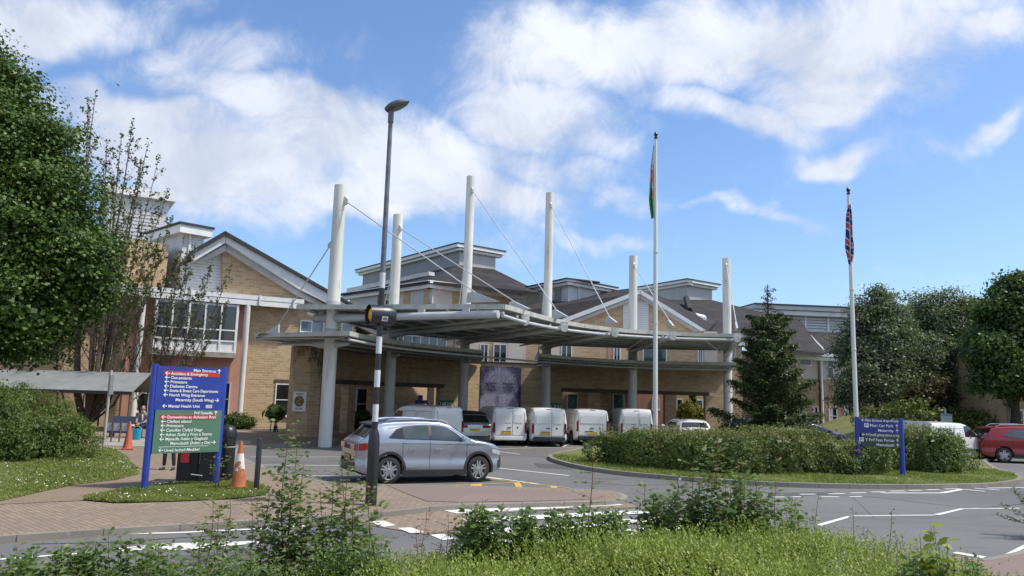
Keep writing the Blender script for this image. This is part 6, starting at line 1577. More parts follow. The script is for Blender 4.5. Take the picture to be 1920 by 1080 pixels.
def tree(name, base, blobs, label, ncl, per, cr, lsize, lm, bark, trunk_r=.2, group=None, nl=10, aspect=.6, depth=.45, upb=.35):
    t = thing(name, tuple(base), label, 'tree', group)
    segs = []; cen = Vector(np.mean([b[0] for b in blobs], 0)); top_ = Vector((cen.x, cen.y, cen.z))
    segs.append(([base, base.lerp(top_, .35)+Vector((.1, 0, 0)), base.lerp(top_, .7), top_], [trunk_r, trunk_r*.8, trunk_r*.55, trunk_r*.35]))
    for k in range(nl):
        c_, r_ = blobs[rnd.randrange(len(blobs))]; tgt = Vector(c_)+Vector((rnd.uniform(-.6, .6)*r_[0], rnd.uniform(-.6, .6)*r_[1], rnd.uniform(-.3, .7)*r_[2])); st = base.lerp(top_, rnd.uniform(.35, .85))
        mid = st.lerp(tgt, .5)+Vector((rnd.uniform(-.3, .3), rnd.uniform(-.3, .3), .2)); segs.append(([st, mid, tgt], [trunk_r*.4, trunk_r*.22, trunk_r*.08]))
    obj('trunk', limbs_geo(segs), bark, t, smooth=True)
    p_, o_ = crown_pts(blobs, ncl, per, cr, depth); v, f_ = leaves_geo(p_, o_, lsize, aspect, upb=upb); fast_mesh('crown', v, f_, lm, t)
    return t
# --- big maple on the left
Ym = 27.
mbl = [pxb(-60, 300, Ym, 175), pxb(-80, 120, Ym+.5, 85), pxb(0, 190, Ym, 75), pxb(60, 270, Ym-.5, 85), pxb(75, 390, Ym-1, 105), pxb(120, 480, Ym-1, 85), pxb(0, 420, Ym-2.5, 120), pxb(10, 560, Ym-2, 105), pxb(115, 560, Ym-.5, 80), pxb(-130, 480, Ym, 150), pxb(40, 625, Ym-1, 55, 45), pxb(-25, 120, Ym, 45), pxb(175, 475, Ym-.5, 38), pxb(165, 545, Ym, 38), pxb(-100, 640, Ym-1, 90, 40)]
mtree = tree('maple_tree', Vector((P(-150, 720, Ym).x, Ym, .1)), mbl, 'large dense dark green maple filling the left edge of the picture', 640, 235, .72, .13, L_MAPLE, BARKD, .35, nl=16, aspect=.85, depth=.5, upb=1.1)
# inner shade mass of leaves
p_, o_ = crown_pts([(c_, tuple(q*.7 for q in r_)) for c_, r_ in mbl], 420, 60, .6, .7); v, f_ = leaves_geo(p_, o_, .24, .9); fast_mesh('inner_crown', v, f_, L_MAPLE, mtree)
# --- sparse multi-stemmed trees
def sparse_tree(name, base, tips, label, nleaf, lsize, bark, r0=.09, twigs=14, leaf_from=.45, droop=0., sprd=.6, thick=0):
    t = thing(name, tuple(base), label, 'tree'); segs = []; lp_, lo_ = [], []
    for tip in tips:
        n = 9; d = tip-base; pts = []; ph = rnd.uniform(0, 6)
        lean = Vector((d.x, d.y, 0)); spread = Vector((max(-1, min(1, d.x*.5))*sprd+rnd.uniform(-.3, .3)*sprd, rnd.uniform(-.5, .5)*sprd, 0))
        for k in range(n):
            s_ = k/(n-1); q = base+spread*(1-s_)*min(1, s_*9)*.9+lean*(s_**.8*.95+.05*s_)+Vector((0, 0, d.z*s_))+Vector((math.sin(ph+s_*5), math.cos(ph*1.3+s_*4), 0))*.16*s_; pts.append(q)
        r1_ = r0*(2.2 if tips.index(tip) < thick else 1); rr_ = [r1_*(1-.96*(k/(n-1))**.6)+.008 for k in range(n)]; segs.append((pts, rr_))
        for j in range(twigs):
            s_ = rnd.uniform(.22, .95); i0 = int(s_*(n-1)); a = pts[i0].lerp(pts[min(n-1, i0+1)], s_*(n-1)-i0); L_ = d.length*rnd.uniform(.08, .26)*(1.15-s_)
            dirv = Vector((rnd.uniform(-1, 1), rnd.uniform(-1, 1), rnd.uniform(.5, 1.6)-droop)).normalized(); b_ = a+dirv*L_*.5+Vector((0, 0, .04)); c_ = a+dirv*L_+Vector((0, 0, L_*.18))
            segs.append(([a, b_, c_], [.022*(1.2-s_), .014*(1.2-s_)+.003, .004]))
            for m_ in range(2):
                e_ = b_.lerp(c_, rnd.random()); g_ = e_+Vector((rnd.uniform(-.3, .3), rnd.uniform(-.3, .3), rnd.uniform(.1, .5)))*L_*.7; segs.append(([e_, g_], [.007, .003]))
                if s_ > leaf_from: 
                    for _ in range(nleaf): lp_.append(e_.lerp(g_, rnd.random())+Vector((rnd.gauss(0, .06), rnd.gauss(0, .06), rnd.gauss(0, .05))))
            if s_ > leaf_from:
                for _ in range(nleaf*2): lp_.append(a.lerp(c_, rnd.random())+Vector((rnd.gauss(0, .07), rnd.gauss(0, .07), rnd.gauss(0, .06))))
        for _ in range(nleaf*16):
            s_ = 1-.5*rnd.random()**1.5; i0 = min(n-2, int(s_*(n-1))); lp_.append(pts[i0].lerp(pts[i0+1], s_*(n-1)-i0)+Vector((rnd.gauss(0, .07), rnd.gauss(0, .07), rnd.gauss(0, .07))))
    obj('branches', limbs_geo(segs, 6), bark, t, smooth=True)
    p_ = np.array([tuple(q) for q in lp_]); v, f_ = leaves_geo(p_, rng.normal(0, 1, p_.shape), lsize, .7, upb=0.); fast_mesh('leaves', v, f_, L_SPARSE, t)
    return t
Yb = 41.3
bb_ = P(160, 800, Yb); bb_.z = .1
tips = [P(x, y, Yb+rnd.uniform(-1.5, 1.2)) for x, y in ((178, 168), (165, 185), (190, 300), (243, 228), (232, 250), (275, 265), (258, 300), (292, 290), (310, 350), (325, 405), (215, 330), (205, 260), (300, 440), (265, 380), (235, 420), (340, 470), (200, 480), (150, 350), (120, 560), (90, 600), (285, 500), (250, 520))]
sparse_tree('bare_tree', bb_, tips, 'tall multi-stemmed tree with thin upright shoots and few leaves, right of the maple', 4, .15, BARK, .07, 22, thick=7)
b2_ = P(274, 800, 41.8); b2_.z = .1
tips = [P(x, y, 41.8+rnd.uniform(-1.2, 1.)) for x, y in ((345, 445), (372, 455), (400, 480), (440, 495), (430, 560), (330, 500), (300, 520), (390, 520), (355, 540), (260, 560), (415, 590), (240, 600), (320, 580), (380, 600), (350, 470), (300, 600))]
sparse_tree('slender_tree', b2_, tips, 'slender bare-stemmed young tree in front of the glazed bay', 2, .15, BARK, .035, 18, sprd=.25)
# --- conifer
cb = P(1444, 800, 36.); cb.z = .11; ct = P(1439, 533, 36.)
t = thing('conifer_tree', tuple(cb), 'dark green ragged conifer with thin bluish leader, right of the canopy', 'tree')
segs = [([cb, cb.lerp(ct, .5), ct], [.16, .09, .015])]; pts_, out_, pt2, ot2 = [], [], [], []
Hc = ct.z-cb.z
for k in range(84):
    s_ = .03+.95*(k/83)**.92; a_ = k*2.399+rnd.uniform(-.3, .3); R_ = (2.35*(1-s_)**.70+.14)*rnd.uniform(.72, 1.12)
    R_ *= 1+.22*math.sin(k*.83)+.16*math.sin(a_+.6)
    if .2 < s_ < .33: R_ *= .8
    if s_ > .80: R_ = rnd.uniform(.16, .52)*(1.25-s_)/.45
    base_ = cb.lerp(ct, s_); dv = Vector((math.cos(a_), math.sin(a_), 0)); tip = base_+dv*R_+Vector((0, 0, R_*(.22 if s_ < .55 else .38)+.05)); mid = base_+dv*R_*.5-Vector((0, 0, .06*R_))
    segs.append(([base_, mid, tip], [.035*(1.1-s_), .02*(1.1-s_)+.004, .004]))
    if s_ > .985: continue
    n = int(460*R_*(1.1-s_*.45)) if s_ < .8 else int(95*R_)+8
    f_ = rng.random(n)**.62; q = np.array(base_)+np.outer(f_*R_, np.array(dv))+np.outer(f_**2*R_*.25, np.array([0, 0, 1])); wv_ = .23*R_*(1.12-f_)+.05
    q += rng.normal(0, 1, (n, 3))*wv_[:, None]*np.array([1, 1, .42]); q[:, 2] -= .10*(1-f_)
    (pts_ if s_ < .8 else pt2).append(q); (out_ if s_ < .8 else ot2).append(np.repeat(np.array([[dv.x*.5, dv.y*.5, .8]]), n, 0))
obj('trunk', limbs_geo(segs, 6), BARKD, t, smooth=True)
p_ = np.vstack(pts_); v, f_ = leaves_geo(p_, np.vstack(out_), .145, .35, jit=.7); fast_mesh('crown', v, f_, L_CON, t)
p_ = np.vstack(pt2); v, f_ = leaves_geo(p_, np.vstack(ot2), .10, .45, jit=.9); fast_mesh('leader_foliage', v, f_, L_CONT, t)
# --- birches etc. on the right
tree('birch_tree', Vector((P(1640, 760, 55).x, 55, 0)), [pxb(1650, 590, 55, 42, 55), pxb(1628, 640, 55, 52, 60), pxb(1675, 650, 55, 50, 70), pxb(1612, 700, 54, 44, 55), pxb(1665, 720, 54, 58, 55), pxb(1600, 745, 54, 30, 30), pxb(1622, 580, 55, 24, 26), pxb(1680, 600, 55, 26, 30), pxb(1590, 655, 55, 26, 30), pxb(1650, 555, 55, 22, 22)],
     'left of two loose grey-green birches behind the shorter flagpole', 760, 46, .7, .21, L_BIRCH, BARKP, .16, 'birches in front of the right wing', 12, .5, .8)
tree('birch_tree', Vector((P(1765, 762, 57).x, 57, 0)), [pxb(1772, 585, 57, 38, 45), pxb(1740, 610, 57, 40, 50), pxb(1800, 620, 57, 42, 60), pxb(1745, 680, 56, 52, 60), pxb(1800, 690, 56, 50, 60), pxb(1765, 730, 56, 62, 45), pxb(1722, 575, 57, 20, 24), pxb(1810, 580, 57, 24, 26), pxb(1820, 740, 56, 40, 40)],
     'right of two loose grey-green birches, nearer the big dark tree', 760, 46, .7, .21, L_BIRCH, BARKP, .16, 'birches in front of the right wing', 12, .5, .8)
tree('purple_tree', Vector((P(1745, 780, 52).x, 52, 0)), [pxb(1742, 738, 52, 34, 26), pxb(1722, 750, 52, 24, 18), pxb(1760, 725, 52, 22, 20)], 'small purple-leaved tree beneath the right hand birch', 90, 34, .5, .2, L_PUR, BARKD, .08, None, 5)
tree('dark_tree', Vector((P(1900, 770, 42).x, 42, 0)), [pxb(1915, 570, 42, 50, 60), pxb(1870, 590, 42, 34, 32), pxb(1885, 640, 42, 55, 50), pxb(1960, 620, 42, 90, 90), pxb(1858, 665, 41, 38, 40), pxb(1900, 700, 41, 60, 48), pxb(1850, 715, 41, 28, 24), pxb(1980, 700, 42, 80, 60), pxb(1835, 640, 42, 20, 20)],
     'heavy dark green tree at the right edge above the red car', 900, 60, .62, .19, L_DARK, BARKD, .3, None, 12, .8)
# --- shrubs
def bush(name, base, blobs, label, ncl, per, cr, ls, lm, cat='bush', depth=.3, group=None, stems=6, aspect=.55, jit=.9):
    t = thing(name, tuple(base), label, cat, group)
    segs = []
    for k in range(stems):
        c_, r_ = blobs[rnd.randrange(len(blobs))]; segs.append(([base+Vector((rnd.uniform(-.2, .2), rnd.uniform(-.1, .1), 0)), Vector(c_)+Vector((rnd.uniform(-.5, .5)*r_[0], 0, 0))], [.03, .01]))
    obj('stems', limbs_geo(segs, 5), BARKD, t)
    p_, o_ = crown_pts(blobs, ncl, per, cr, depth); p_[:, 2] = np.maximum(p_[:, 2], base.z+.02)
    v, f_ = leaves_geo(p_, o_, ls, aspect, jit=jit); fast_mesh('foliage', v, f_, lm, t)
    ci, co = crown_pts([(c_, tuple(q*.8 for q in r_)) for c_, r_ in blobs], int(ncl*.4), per, cr*1.2, .6); ci[:, 2] = np.maximum(ci[:, 2], base.z+.02)
    v, f_ = leaves_geo(ci, co, ls*1.9, .9); fast_mesh('inner_foliage', v, f_, lm, t)
    return t
bc_ = P(45, 790, 24.); bl_ = [((bc_.x-1.0, 24.2, 1.0), (2.35, 2.1, 1.4)), ((bc_.x+.55, 24.0, .55), (1.75, 1.8, 1.05)), ((bc_.x-2.9, 24.4, 1.2), (2.2, 2.0, 1.35)), ((bc_.x-1.9, 24., 1.45), (1.4, 1.5, 1.0)), ((bc_.x-5, 24.6, 1.2), (2.4, 2.0, 1.3))]
bush('rounded_bush', Vector((bc_.x, 24.2, .1)), bl_, 'big rounded fine-leaved green bush on the left lawn, in front of the shelter roof', 1500, 42, .22, .058, L_BUSH, 'bush', .16)
for px, py, Y, r_, lab, lm in ((440, 806, 44., .62, 'low dark shrub by the pink wall, left of a pair', L_DARK), (458, 803, 44., .55, 'low rounded shrub at the white column foot, right of a pair', L_HEDGE)):
    c_ = P(px, py, Y); bush('shrub', Vector((c_.x, Y, .1)), [((c_.x, Y, .5), (r_*1.1, .5, .48)), ((c_.x-.3, Y, .4), (r_*.7, .5, .4))], lab, 90, 30, .16, .07, lm, 'shrub', group='shrubs against the left wing')
c_ = P(514, 795, 42.); bush('cordyline_plant', Vector((c_.x, 42, .1)), [((c_.x, 42, 1.15), (.42, .35, .34))], 'small spiky plant below the brick wall window', 40, 24, .2, .22, L_HEDGE, 'plant', aspect=.12)
c_ = P(1293, 788, 58.2); bush('yellow_bush', Vector((c_.x, 58, 0)), [((c_.x, 58, 1.0), (1.3, .9, 1.1)), ((c_.x+.9, 58, .9), (.9, .8, 1.0)), ((c_.x-.1, 58, 1.8), (.6, .6, .5))], 'yellow-green bush glimpsed through the right hand screen opening', 160, 34, .3, .13, L_YEL, 'bush')
c_ = P(1302, 752, 57.9); bush('climbing_plant', Vector((c_.x, 58, 2.)), [((c_.x-.1, 58, 2.9), (.22, .1, .5)), ((c_.x, 58.05, 2.35), (.18, .1, .4))], 'thin climbing plant on brick between two small windows', 24, 20, .12, .12, L_HEDGE, 'plant', stems=3)
for px, py, Y, lab in ((680, 795, 46.5, 'dark shrub in front of the tall porch window'), (770, 800, 48.5, 'low green shrub behind the rear-cornered van')):
    c_ = P(px, py, Y); bush('shrub', Vector((c_.x, Y, .0)), [((c_.x, Y, .7), (.7, .4, .6))], lab, 60, 26, .2, .12, L_DARK, 'shrub', group='shrubs by the porch')
# undergrowth on the far bank
fr_ = [P(x, 765+.0*x, Y) for x, Y in ((1675, 51), (1710, 50), (1745, 53), (1785, 52), (1830, 50), (1870, 52))]
p_, o_ = crown_pts([((q.x, q.y, 1.0+.5*rnd.random()), (2.4, 1.6, .9+.6*rnd.random())) for q in fr_], 620, 26, .5, .5)
v, f_ = leaves_geo(p_, o_, .2, .6); o = fast_mesh('undergrowth', v, f_, L_HEDGE); tag(o, 'rough green undergrowth on the bank below the birches', 'undergrowth', None, 'stuff')
# --- island hedges : leaf shells following a lumpy box
def lump(x, y, z): return math.sin(x*1.7+y*.9)*.10+math.sin(x*3.9+z*2.3+1.)*.06+math.sin(y*2.8-x*.7)*.06
def hedge(name, path, label, lm, dens=1500, ls=.075, zb=.11, shoots=1.):
    """path: (px, py_base, py_top, depth)"""
    pts = []
    for px, pyb, pyt, dp in path:
        b_ = G(px, pyb, .11); pts.append((b_.x, b_.y, HZ(px, pyt, b_.y+.25), dp))
    t = thing(name, (pts[len(pts)//2][0], pts[len(pts)//2][1], .11), label, 'hedge')
    P_, O_, S_ = [], [], []
    A_ = np.array(pts)
    seg = np.linalg.norm(np.diff(A_[:, :2], axis=0), axis=1); cum = np.concatenate([[0], np.cumsum(seg)]); Lt = cum[-1]
    def at(s_):
        i = min(len(seg)-1, max(0, np.searchsorted(cum, s_)-1)); f_ = (s_-cum[i])/seg[i]; q = A_[i]*(1-f_)+A_[i+1]*f_; d_ = A_[i+1, :2]-A_[i, :2]; d_ = d_/np.linalg.norm(d_); return q, d_
    N = int(dens*Lt)
    for _ in range(N):
        s_ = rnd.uniform(-.25, Lt+.25); q, d_ = at(min(Lt, max(0, s_))); ext = s_-min(Lt, max(0, s_)); nn = np.array([d_[1], -d_[0]])
        if nn[1] > 0: nn = -nn
        endf = min(1, min(s_+.25, Lt+.25-s_)/.7); H = (q[2]-zb)*(.62+.38*endf)
        u_ = rnd.random()
        if u_ < .62:      # front face
            z = zb+H*rnd.random()**.85; off = .10*math.sin(z*3.2)+.15*(z-zb)/H; dpt = -abs(rnd.gauss(0, .13))+off; o3 = np.array([nn[0], nn[1], .3]); 
            r3 = (z-zb)/H; dpt -= max(0, r3-.75)*1.6*.5
        else:
            r_ = rnd.random(); z = zb+H-abs(rnd.gauss(0, .10)); dpt = -.1-(q[3]-.1)*r_; o3 = np.array([0, 0, 1.])
        base_ = q[:2]+d_*ext; k_ = lump(base_[0], base_[1], z)*1.6
        P_.append((base_[0]+nn[0]*(dpt+k_), base_[1]+nn[1]*(dpt+k_), z+k_*.6)); O_.append(o3)
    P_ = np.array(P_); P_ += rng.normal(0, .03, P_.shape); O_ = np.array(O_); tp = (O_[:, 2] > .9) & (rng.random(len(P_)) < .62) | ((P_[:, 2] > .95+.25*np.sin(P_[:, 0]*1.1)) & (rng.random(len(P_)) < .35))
    v, f_ = leaves_geo(P_[~tp], O_[~tp], ls, .6, jit=.8); fast_mesh('foliage', v, f_, lm, t)
    v, f_ = leaves_geo(P_[tp], O_[tp], ls*.9, .55, jit=.8); fast_mesh('sunlit_new_growth', v, f_, L_HTOP, t)  # new growth, coloured lighter so the hedge top looks sunlit
    # dark inner mass of twigs and old leaves
    q_in, o_in = [], []
    for _ in range(int(420*Lt)):
        q, d_ = at(rnd.uniform(0, Lt)); nn = np.array([d_[1], -d_[0]]); nn = -nn if nn[1] > 0 else nn
        dpt = -rnd.uniform(.25, max(.3, q[3]-.1)); z = zb+(q[2]-zb-.12)*rnd.random(); q_in.append((q[0]+nn[0]*dpt, q[1]+nn[1]*dpt, z)); o_in.append((nn[0], nn[1], .2))
    v, f_ = leaves_geo(np.array(q_in), np.array(o_in), .30, .9, jit=.5); fast_mesh('inner_foliage', v, f_, lm, t)
    # pale shoots standing out of the top
    sp_, so_ = [], []; segs = []
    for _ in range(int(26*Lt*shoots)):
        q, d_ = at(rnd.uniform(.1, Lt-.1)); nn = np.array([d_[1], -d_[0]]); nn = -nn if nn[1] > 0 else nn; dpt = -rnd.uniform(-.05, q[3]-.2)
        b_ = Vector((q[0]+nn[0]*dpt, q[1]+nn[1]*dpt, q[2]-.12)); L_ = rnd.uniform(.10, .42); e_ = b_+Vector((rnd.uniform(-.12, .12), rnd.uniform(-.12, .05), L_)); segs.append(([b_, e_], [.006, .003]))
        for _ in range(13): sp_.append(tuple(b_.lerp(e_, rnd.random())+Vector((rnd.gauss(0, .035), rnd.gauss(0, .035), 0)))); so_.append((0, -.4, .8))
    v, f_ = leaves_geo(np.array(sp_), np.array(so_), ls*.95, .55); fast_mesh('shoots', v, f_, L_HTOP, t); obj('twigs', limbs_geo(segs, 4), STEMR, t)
    return t
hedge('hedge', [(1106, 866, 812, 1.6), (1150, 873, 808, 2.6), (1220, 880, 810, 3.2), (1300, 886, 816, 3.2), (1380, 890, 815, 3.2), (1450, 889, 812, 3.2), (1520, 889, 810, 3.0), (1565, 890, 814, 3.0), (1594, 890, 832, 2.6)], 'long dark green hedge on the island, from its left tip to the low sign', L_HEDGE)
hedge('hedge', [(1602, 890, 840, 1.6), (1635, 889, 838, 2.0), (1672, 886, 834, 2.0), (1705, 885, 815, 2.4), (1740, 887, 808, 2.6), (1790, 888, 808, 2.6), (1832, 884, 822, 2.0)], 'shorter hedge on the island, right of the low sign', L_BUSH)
# a pink flower head
c_ = G(1602, 889, .11); c_ = Vector((P(1601, 846, c_.y).x, c_.y-.12, HZ(1601, 846, c_.y)))
tag(obj('flower', MB().lathe([(.01, -.04), (.06, -.01), (.08, .02), (.04, .04), (.01, .03)], c_, 9), plain('magenta_petals', (.30, .015, .14), .6, var=.4, scale=40)), 'single magenta bloom in the hedge beneath the low sign', 'flower')
# --- grass on the lawns, verge and island
def in_poly(x, y, poly):
    c_ = False; n = len(poly); j = n-1
    for i in range(n):
        xi, yi = poly[i]; xj, yj = poly[j]
        if (yi > y) != (yj > y) and x < (xj-xi)*(y-yi)/(yj-yi)+xi: c_ = not c_
        j = i
    return c_
def grass(name, poly, n, h, z, label, edge=0., daisies=0, reject=None):
    xs = [p[0] for p in poly]; ys = [p[1] for p in poly]; pts = []
    while len(pts) < n:
        y = min(ys)+(max(ys)-min(ys))*rnd.random()**1.3; x = rnd.uniform(min(xs), max(xs))
        if not in_poly(x, y, poly) or abs(x) > y*.72+1: continue
        if reject and reject(x, y): continue
        pts.append((x, y, z))
    p_ = np.array(pts); n = len(p_); hh = h*rng.uniform(.5, 1.5, n)*(.7+.5*np.sin(p_[:, 0]*1.3+p_[:, 1]*.8)); lean = rng.normal(0, .45, (n, 2))*hh[:, None]
    a = rng.uniform(0, math.pi, n); w_ = .008+.012*rng.random(n); dx = np.stack([np.cos(a)*w_, np.sin(a)*w_, np.zeros(n)], 1)
    tip = p_+np.concatenate([lean, hh[:, None]], 1); mid = p_+np.concatenate([lean*.35, hh[:, None]*.6], 1)
    v = np.stack([p_-dx, p_+dx, mid+dx*.7, tip], 1).reshape(-1, 3); o = fast_mesh(name, v, np.arange(n*4).reshape(-1, 4), G_BLADE); tag(o, label, 'grass', None, 'stuff')
    if daisies:
        d = p_[rng.integers(0, n, daisies)].copy(); d = d[(np.sin(d[:, 0]*2.1)+np.sin(d[:, 1]*1.7+d[:, 0]))>-.5]; d[:, 2] += h*1.0; v, f_ = leaves_geo(d, np.tile([0, -.5, 1.], (len(d), 1)), .032, 1., jit=.3, fold=0.)
        o = fast_mesh('daisies', v, f_, LETTER); tag(o, 'small white daisies dotted over the lawn', 'daisies', None, 'stuff')
def l1rej(x, y): return False
grass('grass', l1, 42000, .055, .118, 'short lawn grass left of the blue sign', daisies=520)
grass('grass', l2, 20000, .065, .122, 'short lawn grass round the foot of the blue sign', daisies=110)
grass('grass', [tuple(q) for q in isl], 52000, .06, .11, 'mown grass on the traffic island around the hedges', reject=lambda x, y: y > 30.5, daisies=60)
# ------------------------------------------------------------ foreground planting
# low bright ground cover: thousands of small leafy sprigs
NS = 12500; spr = []
while len(spr) < NS:
    y = 3.3+3.9*rnd.random(); x = rnd.uniform(-2.6, 4.9)*y/6
    xx = x*6/y
    if xx < -1.25+.5*math.sin(y*3) and rnd.random() < .85: continue
    if xx > 4.0+.3*math.sin(y*4): continue
    if y > 6.3 and rnd.random() < (y-6.3)/1.0: continue
    spr.append((x, y, cover_z(x, y)-.06-rnd.random()**2*.16))
sp0 = np.array(spr); n = len(sp0)
hh = rng.uniform(.07, .19, n)*(1+.35*np.sin(sp0[:, 0]*4.3+sp0[:, 1]*3.1)); ln = rng.normal(0, .5, (n, 2))
K = 13; V_, F_ = [], []
for k in range(K):
    f = (k+.5)/K; c_ = sp0+np.concatenate([ln*(hh*f**1.4)[:, None], (hh*f)[:, None]], 1)
    a = rng.uniform(0, 2*math.pi, n)+k*2.4; L_ = .026*(1.15-.45*f)*rng.uniform(.75, 1.3, n); el = .35+.7*f
    d = np.stack([np.cos(a)*math.cos(el), np.sin(a)*math.cos(el), np.full(n, math.sin(el))], 1); s_ = np.stack([-np.sin(a), np.cos(a), np.zeros(n)], 1)
    up_ = np.cross(d, s_); V_.append(np.stack([c_, c_+d*(L_*.5)[:, None]+s_*(L_*.27)[:, None], c_+d*L_[:, None], c_+d*(L_*.5)[:, None]-s_*(L_*.27)[:, None]], 1).reshape(-1, 3))
v = np.vstack(V_); o = fast_mesh('ground_cover', v, np.arange(len(v)).reshape(-1, 4), L_LON); tag(o, 'bright green small-leaved evergreen ground cover filling the foreground bank', 'ground cover', None, 'stuff')
def shrub(name, stems, label, lm, leaf=.034, pinn=5, step=.055, rad_=.004, smat=None, tipm=None, bushy=None, cat='shrub', fill=0, base_leaf=.25, asp=.62):
    """stems: (x, y, z0, tipx, tipy, tipz)"""
    st0 = stems[0]; t = thing(name, (st0[0], st0[1], st0[2]), label, cat); segs = []; Lc, Ld, Ln, Ls = [], [], [], []
    for (x, y, z, tx, ty, tz) in stems:
        a = Vector((x, y, z)); b = Vector((tx, ty, tz)); L_ = (b-a).length; ph = rnd.uniform(0, 6); pts = []
        m_ = max(5, int(L_/.08))
        for k in range(m_+1):
            f = k/m_; pts.append(a.lerp(b, f)+Vector((math.sin(ph+f*4)*.03, math.cos(ph+f*3)*.03, 0))*L_*math.sin(f*math.pi))
        segs.append((pts, [rad_*(1.25-.9*k/m_) for k in range(m_+1)]))
        nl = int(L_/step)
        for k in range(nl):
            f = base_leaf+(1-base_leaf)*(k+rnd.random())/nl
            if f > 1: continue
            i0 = min(m_-1, int(f*m_)); p_ = pts[i0].lerp(pts[i0+1], f*m_-i0); an = k*2.4+rnd.uniform(-.4, .4); el = rnd.uniform(-.1, .7); d = Vector((math.cos(an)*math.cos(el), math.sin(an)*math.cos(el), math.sin(el)))
            sz = leaf*(1.15-.5*f)*rnd.uniform(.75, 1.25); sd = Vector((-math.sin(an), math.cos(an), 0)); PL = sz*(pinn/2+.6)*.9
            if pinn > 1:
                segs.append(([p_, p_+d*PL], [.0015, .001]))
                for q in range(pinn//2):
                    for sg_ in (-1, 1):
                        c_ = p_+d*PL*(.35+.5*q/(pinn//2)); dd = (d*.5+sd*sg_).normalized(); Lc.append(c_); Ld.append(dd); Ln.append(sz*.85)
                Lc.append(p_+d*PL); Ld.append((d+Vector((0, 0, -.15))).normalized()); Ln.append(sz)
            else: Lc.append(p_+d*.012); Ld.append(d); Ln.append(sz*1.4)
    if fill:
        for _ in range(fill):
            st_ = stems[rnd.randrange(len(stems))]; f = rnd.uniform(.1, .8); p_ = Vector(st_[:3]).lerp(Vector(st_[3:]), f)+Vector((rnd.gauss(0, .07), rnd.gauss(0, .07), rnd.gauss(0, .05))); an = rnd.uniform(0, 6.3); Lc.append(p_); Ld.append(Vector((math.cos(an), math.sin(an), rnd.uniform(-.1, .8))).normalized()); Ln.append(leaf*rnd.uniform(.7, 1.3))
    obj('stems', limbs_geo(segs, 5), smat or STEMR, t)
    c_ = np.array([tuple(q) for q in Lc]); d = np.array([tuple(q) for q in Ld]); s_ = np.array(Ln)[:, None]
    rn = rng.normal(0, .55, d.shape)+np.array([0, 0, 1.]); b = unit(np.cross(d, rn)); nn = np.cross(b, d)
    w1 = asp*.5
    vv = np.stack([c_, c_+d*s_*.3+b*s_*w1*.9+nn*s_*.06, c_+d*s_*.68+b*s_*w1*.75+nn*s_*.05, c_+d*s_-nn*s_*.08, c_+d*s_*.68-b*s_*w1*.75+nn*s_*.05, c_+d*s_*.3-b*s_*w1*.9+nn*s_*.06], 1).reshape(-1, 3)
    F = np.arange(len(c_)*6).reshape(-1, 6); fast_mesh('foliage', vv, F, lm, t)
    return t
def stems_px(tips, Y, sprd=.12, n_extra=0, zoff=0.):
    out = []
    for tp in tips:
        px, py = tp[:2]; YY = (tp[2] if len(tp) > 2 else Y)+rnd.uniform(-.15, .15); q = P(px, py, YY); x0 = q.x+rnd.uniform(-sprd, sprd); out.append((x0, YY+rnd.uniform(-.1, .1), min(q.z-.05, cover_z(x0, YY)-.32), q.x, q.y, q.z))
    return out
def rpx(x0, x1, y0, y1, n): return [(rnd.uniform(x0, x1), y0+(y1-y0)*rnd.random()**1.4) for _ in range(n)]
# a broad leaved shrub bottom left
tips = rpx(30, 190, 1022, 1075, 26)+rpx(110, 330, 1008, 1070, 34)+[(205, 990), (225, 1003), (160, 1012), (300, 1018), (60, 1030)]
shrub('leafy_shrub', stems_px(tips, 5.6, .1), 'dense broad-leaved green shrub in the bottom left corner', L_ROSE, leaf=.062, pinn=1, step=.018, rad_=.004, smat=STEMG, fill=1100, base_leaf=.1, asp=.5)
shrub('leafy_shrub', stems_px(rpx(300, 520, 1035, 1078, 40)+[(365, 1010), (440, 1022)], 5.4, .1), 'low leafy shrub left of the tall rose stems', L_ROSE, leaf=.052, pinn=1, step=.02, smat=STEMG, fill=800, base_leaf=.1, asp=.5)
shrub('wild_rose', stems_px([(400, 928), (412, 950), (385, 975), (432, 940), (470, 925), (405, 1000), (440, 1010), (375, 1020), (480, 960), (425, 985)], 6.4, .12), 'thin reddish rose stems left of the tallest clump, in front of the road arrow', L_ROSE, leaf=.062, step=.045, rad_=.005)
shrub('wild_rose', stems_px([(543, 792), (556, 826), (570, 870), (545, 900), (530, 940), (600, 915), (580, 960), (640, 860), (655, 875), (625, 905), (665, 920), (610, 960), (690, 950), (640, 980), (560, 1000), (600, 1010), (530, 1015), (680, 1000), (505, 930), (515, 980), (690, 905)], 6.7, .25), 'tallest clump of wild rose stems, in front of the silver car tail', L_ROSE, leaf=.068, step=.036, rad_=.006, fill=800)
shrub('leafy_shrub', stems_px(rpx(560, 730, 1000, 1065, 42), 6.0, .1), 'bushy leafy base beneath the tallest rose clump', L_ROSE, leaf=.046, pinn=1, step=.02, smat=STEMG, fill=700, base_leaf=.1, asp=.5)
shrub('wild_rose', stems_px([(905, 935), (925, 960), (840, 965), (855, 985), (800, 960), (880, 985), (905, 990), (830, 1000), (780, 985)], 6.5, .08), 'small rose stems with red young tips, left of the white crossing bars', L_RED, leaf=.036, step=.05, fill=60)
shrub('leafy_shrub', stems_px(rpx(870, 1170, 948, 985, 84)+[(900, 948), (985, 950), (1040, 952), (1090, 948), (1140, 965)], 6.4, .12), 'wide leafy shrub clump in front of the white crossing bars', L_ROSE, leaf=.056, pinn=1, step=.019, smat=STEMG, fill=1500, base_leaf=.1, asp=.55)
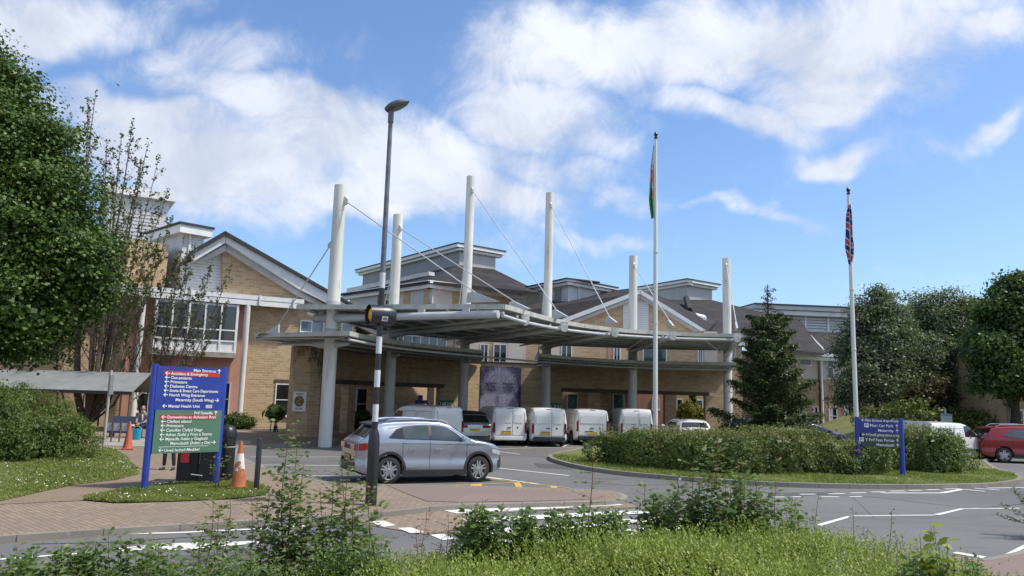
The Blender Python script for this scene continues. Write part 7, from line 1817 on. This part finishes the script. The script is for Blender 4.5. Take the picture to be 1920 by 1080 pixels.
shrub('rose_shoot', stems_px([(1108, 826)], 6.4, .05), 'single tall straight rose shoot above the crossing', L_ROSE, leaf=.055, step=.05, rad_=.005)
shrub('leafy_shrub', stems_px(rpx(1215, 1500, 925, 1005, 90)+rpx(1260, 1420, 890, 940, 26), 6.7, .12), 'large leafy shrub mound in front of the island hedge', L_ROSE, leaf=.052, pinn=1, step=.019, smat=STEMG, fill=2100, base_leaf=.1, asp=.5)
shrub('wild_rose', stems_px([(1345, 832), (1330, 850), (1300, 870), (1380, 860), (1395, 885), (1270, 895), (1210, 905), (1225, 930), (1245, 925), (1420, 905), (1440, 930), (1360, 880), (1310, 905), (1195, 945), (1490, 940), (1290, 925), (1455, 900)], 6.6, .12), 'spreading rose stems rising from the right hand shrub mound', L_ROSE, leaf=.064, step=.04, rad_=.005, fill=700)
for px, py, lab in ((1598, 950, 'thin bare-tipped shoot before the white road line, leftmost'), (1672, 955, 'slim dark-tipped shoot before the white road line, middle'), (1535, 930, 'arching green shoot right of the large shrub mound'), (1745, 985, 'short upright shoot near the broad yellow-green leaves')):
    shrub('green_shoot', stems_px([(px, py), (px+rnd.uniform(-25, 25), py+38)], 6.2, .12), lab, L_HEDGE, leaf=.026, pinn=1, step=.028, smat=STEMG)
shrub('broad_leaved_plant', stems_px([(1725, 1000), (1750, 985), (1775, 1010), (1740, 1030), (1760, 1045), (1790, 1040), (1705, 1035), (1735, 1055)], 5.3, .05), 'yellow-green broad-leaved plant at the right end of the foreground bank', L_BIG, leaf=.085, pinn=1, step=.045, rad_=.004, smat=STEMG, base_leaf=.3, asp=.85, cat='plant')
shrub('leafy_shrub', stems_px(rpx(1690, 1840, 1040, 1078, 26), 5.2, .08), 'dark leafy shrub under the broad-leaved plant', L_ROSE, leaf=.05, pinn=1, step=.02, smat=STEMG, fill=300, base_leaf=.1, asp=.5)
g0 = G(1965, 1000, .1)
shrub('conifer_sprig', [(g0.x+.2, g0.y, .1, g0.x-.3+rnd.uniform(-.5, .4), g0.y+rnd.uniform(-.4, .4), .3+rnd.random()*.75) for _ in range(16)], 'dark conifer sprigs poking in at the right edge', L_DARK, leaf=.09, pinn=1, step=.02, smat=STEMR, asp=.25, cat='shrub')
shrub('leafy_shrub', stems_px(rpx(-20, 70, 1035, 1078, 24), 5.5, .1), 'leafy shrub cut off by the bottom left corner of the view', L_ROSE, leaf=.055, pinn=1, step=.02, smat=STEMG, fill=500, base_leaf=.1, asp=.5)
shrub('leafy_shrub', stems_px(rpx(180, 560, 1058, 1085, 70), 5.0, .1), 'low continuous leafy growth along the bottom edge, left of centre', L_HEDGE, leaf=.045, pinn=1, step=.018, smat=STEMG, fill=1500, base_leaf=.1, asp=.5)
# weeds growing at the base of the pier and next to the sign
b_ = G(412, 915, .1)
shrub('weed', [(b_.x+rnd.uniform(-.05, .15), b_.y-.25, .12, b_.x+rnd.uniform(-.15, .25), b_.y-.3, .12+rnd.uniform(.5, 1.05)) for _ in range(4)], 'leafy weed in front of the right sign post', L_ROSE, leaf=.09, step=.12, rad_=.006)
# leaf litter along the kerb and dry grass
lp_ = []
for _ in range(900):
    px = rnd.uniform(-10, 760); y_ = 1003-.055*px+(rnd.random()**2)*9+2
    q = G(px, y_, .01); lp_.append((q.x, q.y, .006+rnd.random()*.01))
p_ = np.array(lp_); v, f_ = leaves_geo(p_, np.tile([0, 0, 1.], (len(p_), 1)), .035, .5, jit=.2, fold=.02)
o = fast_mesh('leaf_litter', v, f_, leaf_mat('dry_leaf_litter', (.10, .06, .035), (.18, .12, .07), (.22, .17, .10), trans=0.)); tag(o, 'dry brown leaf litter lying in the gutter', 'leaf litter', None, 'stuff')
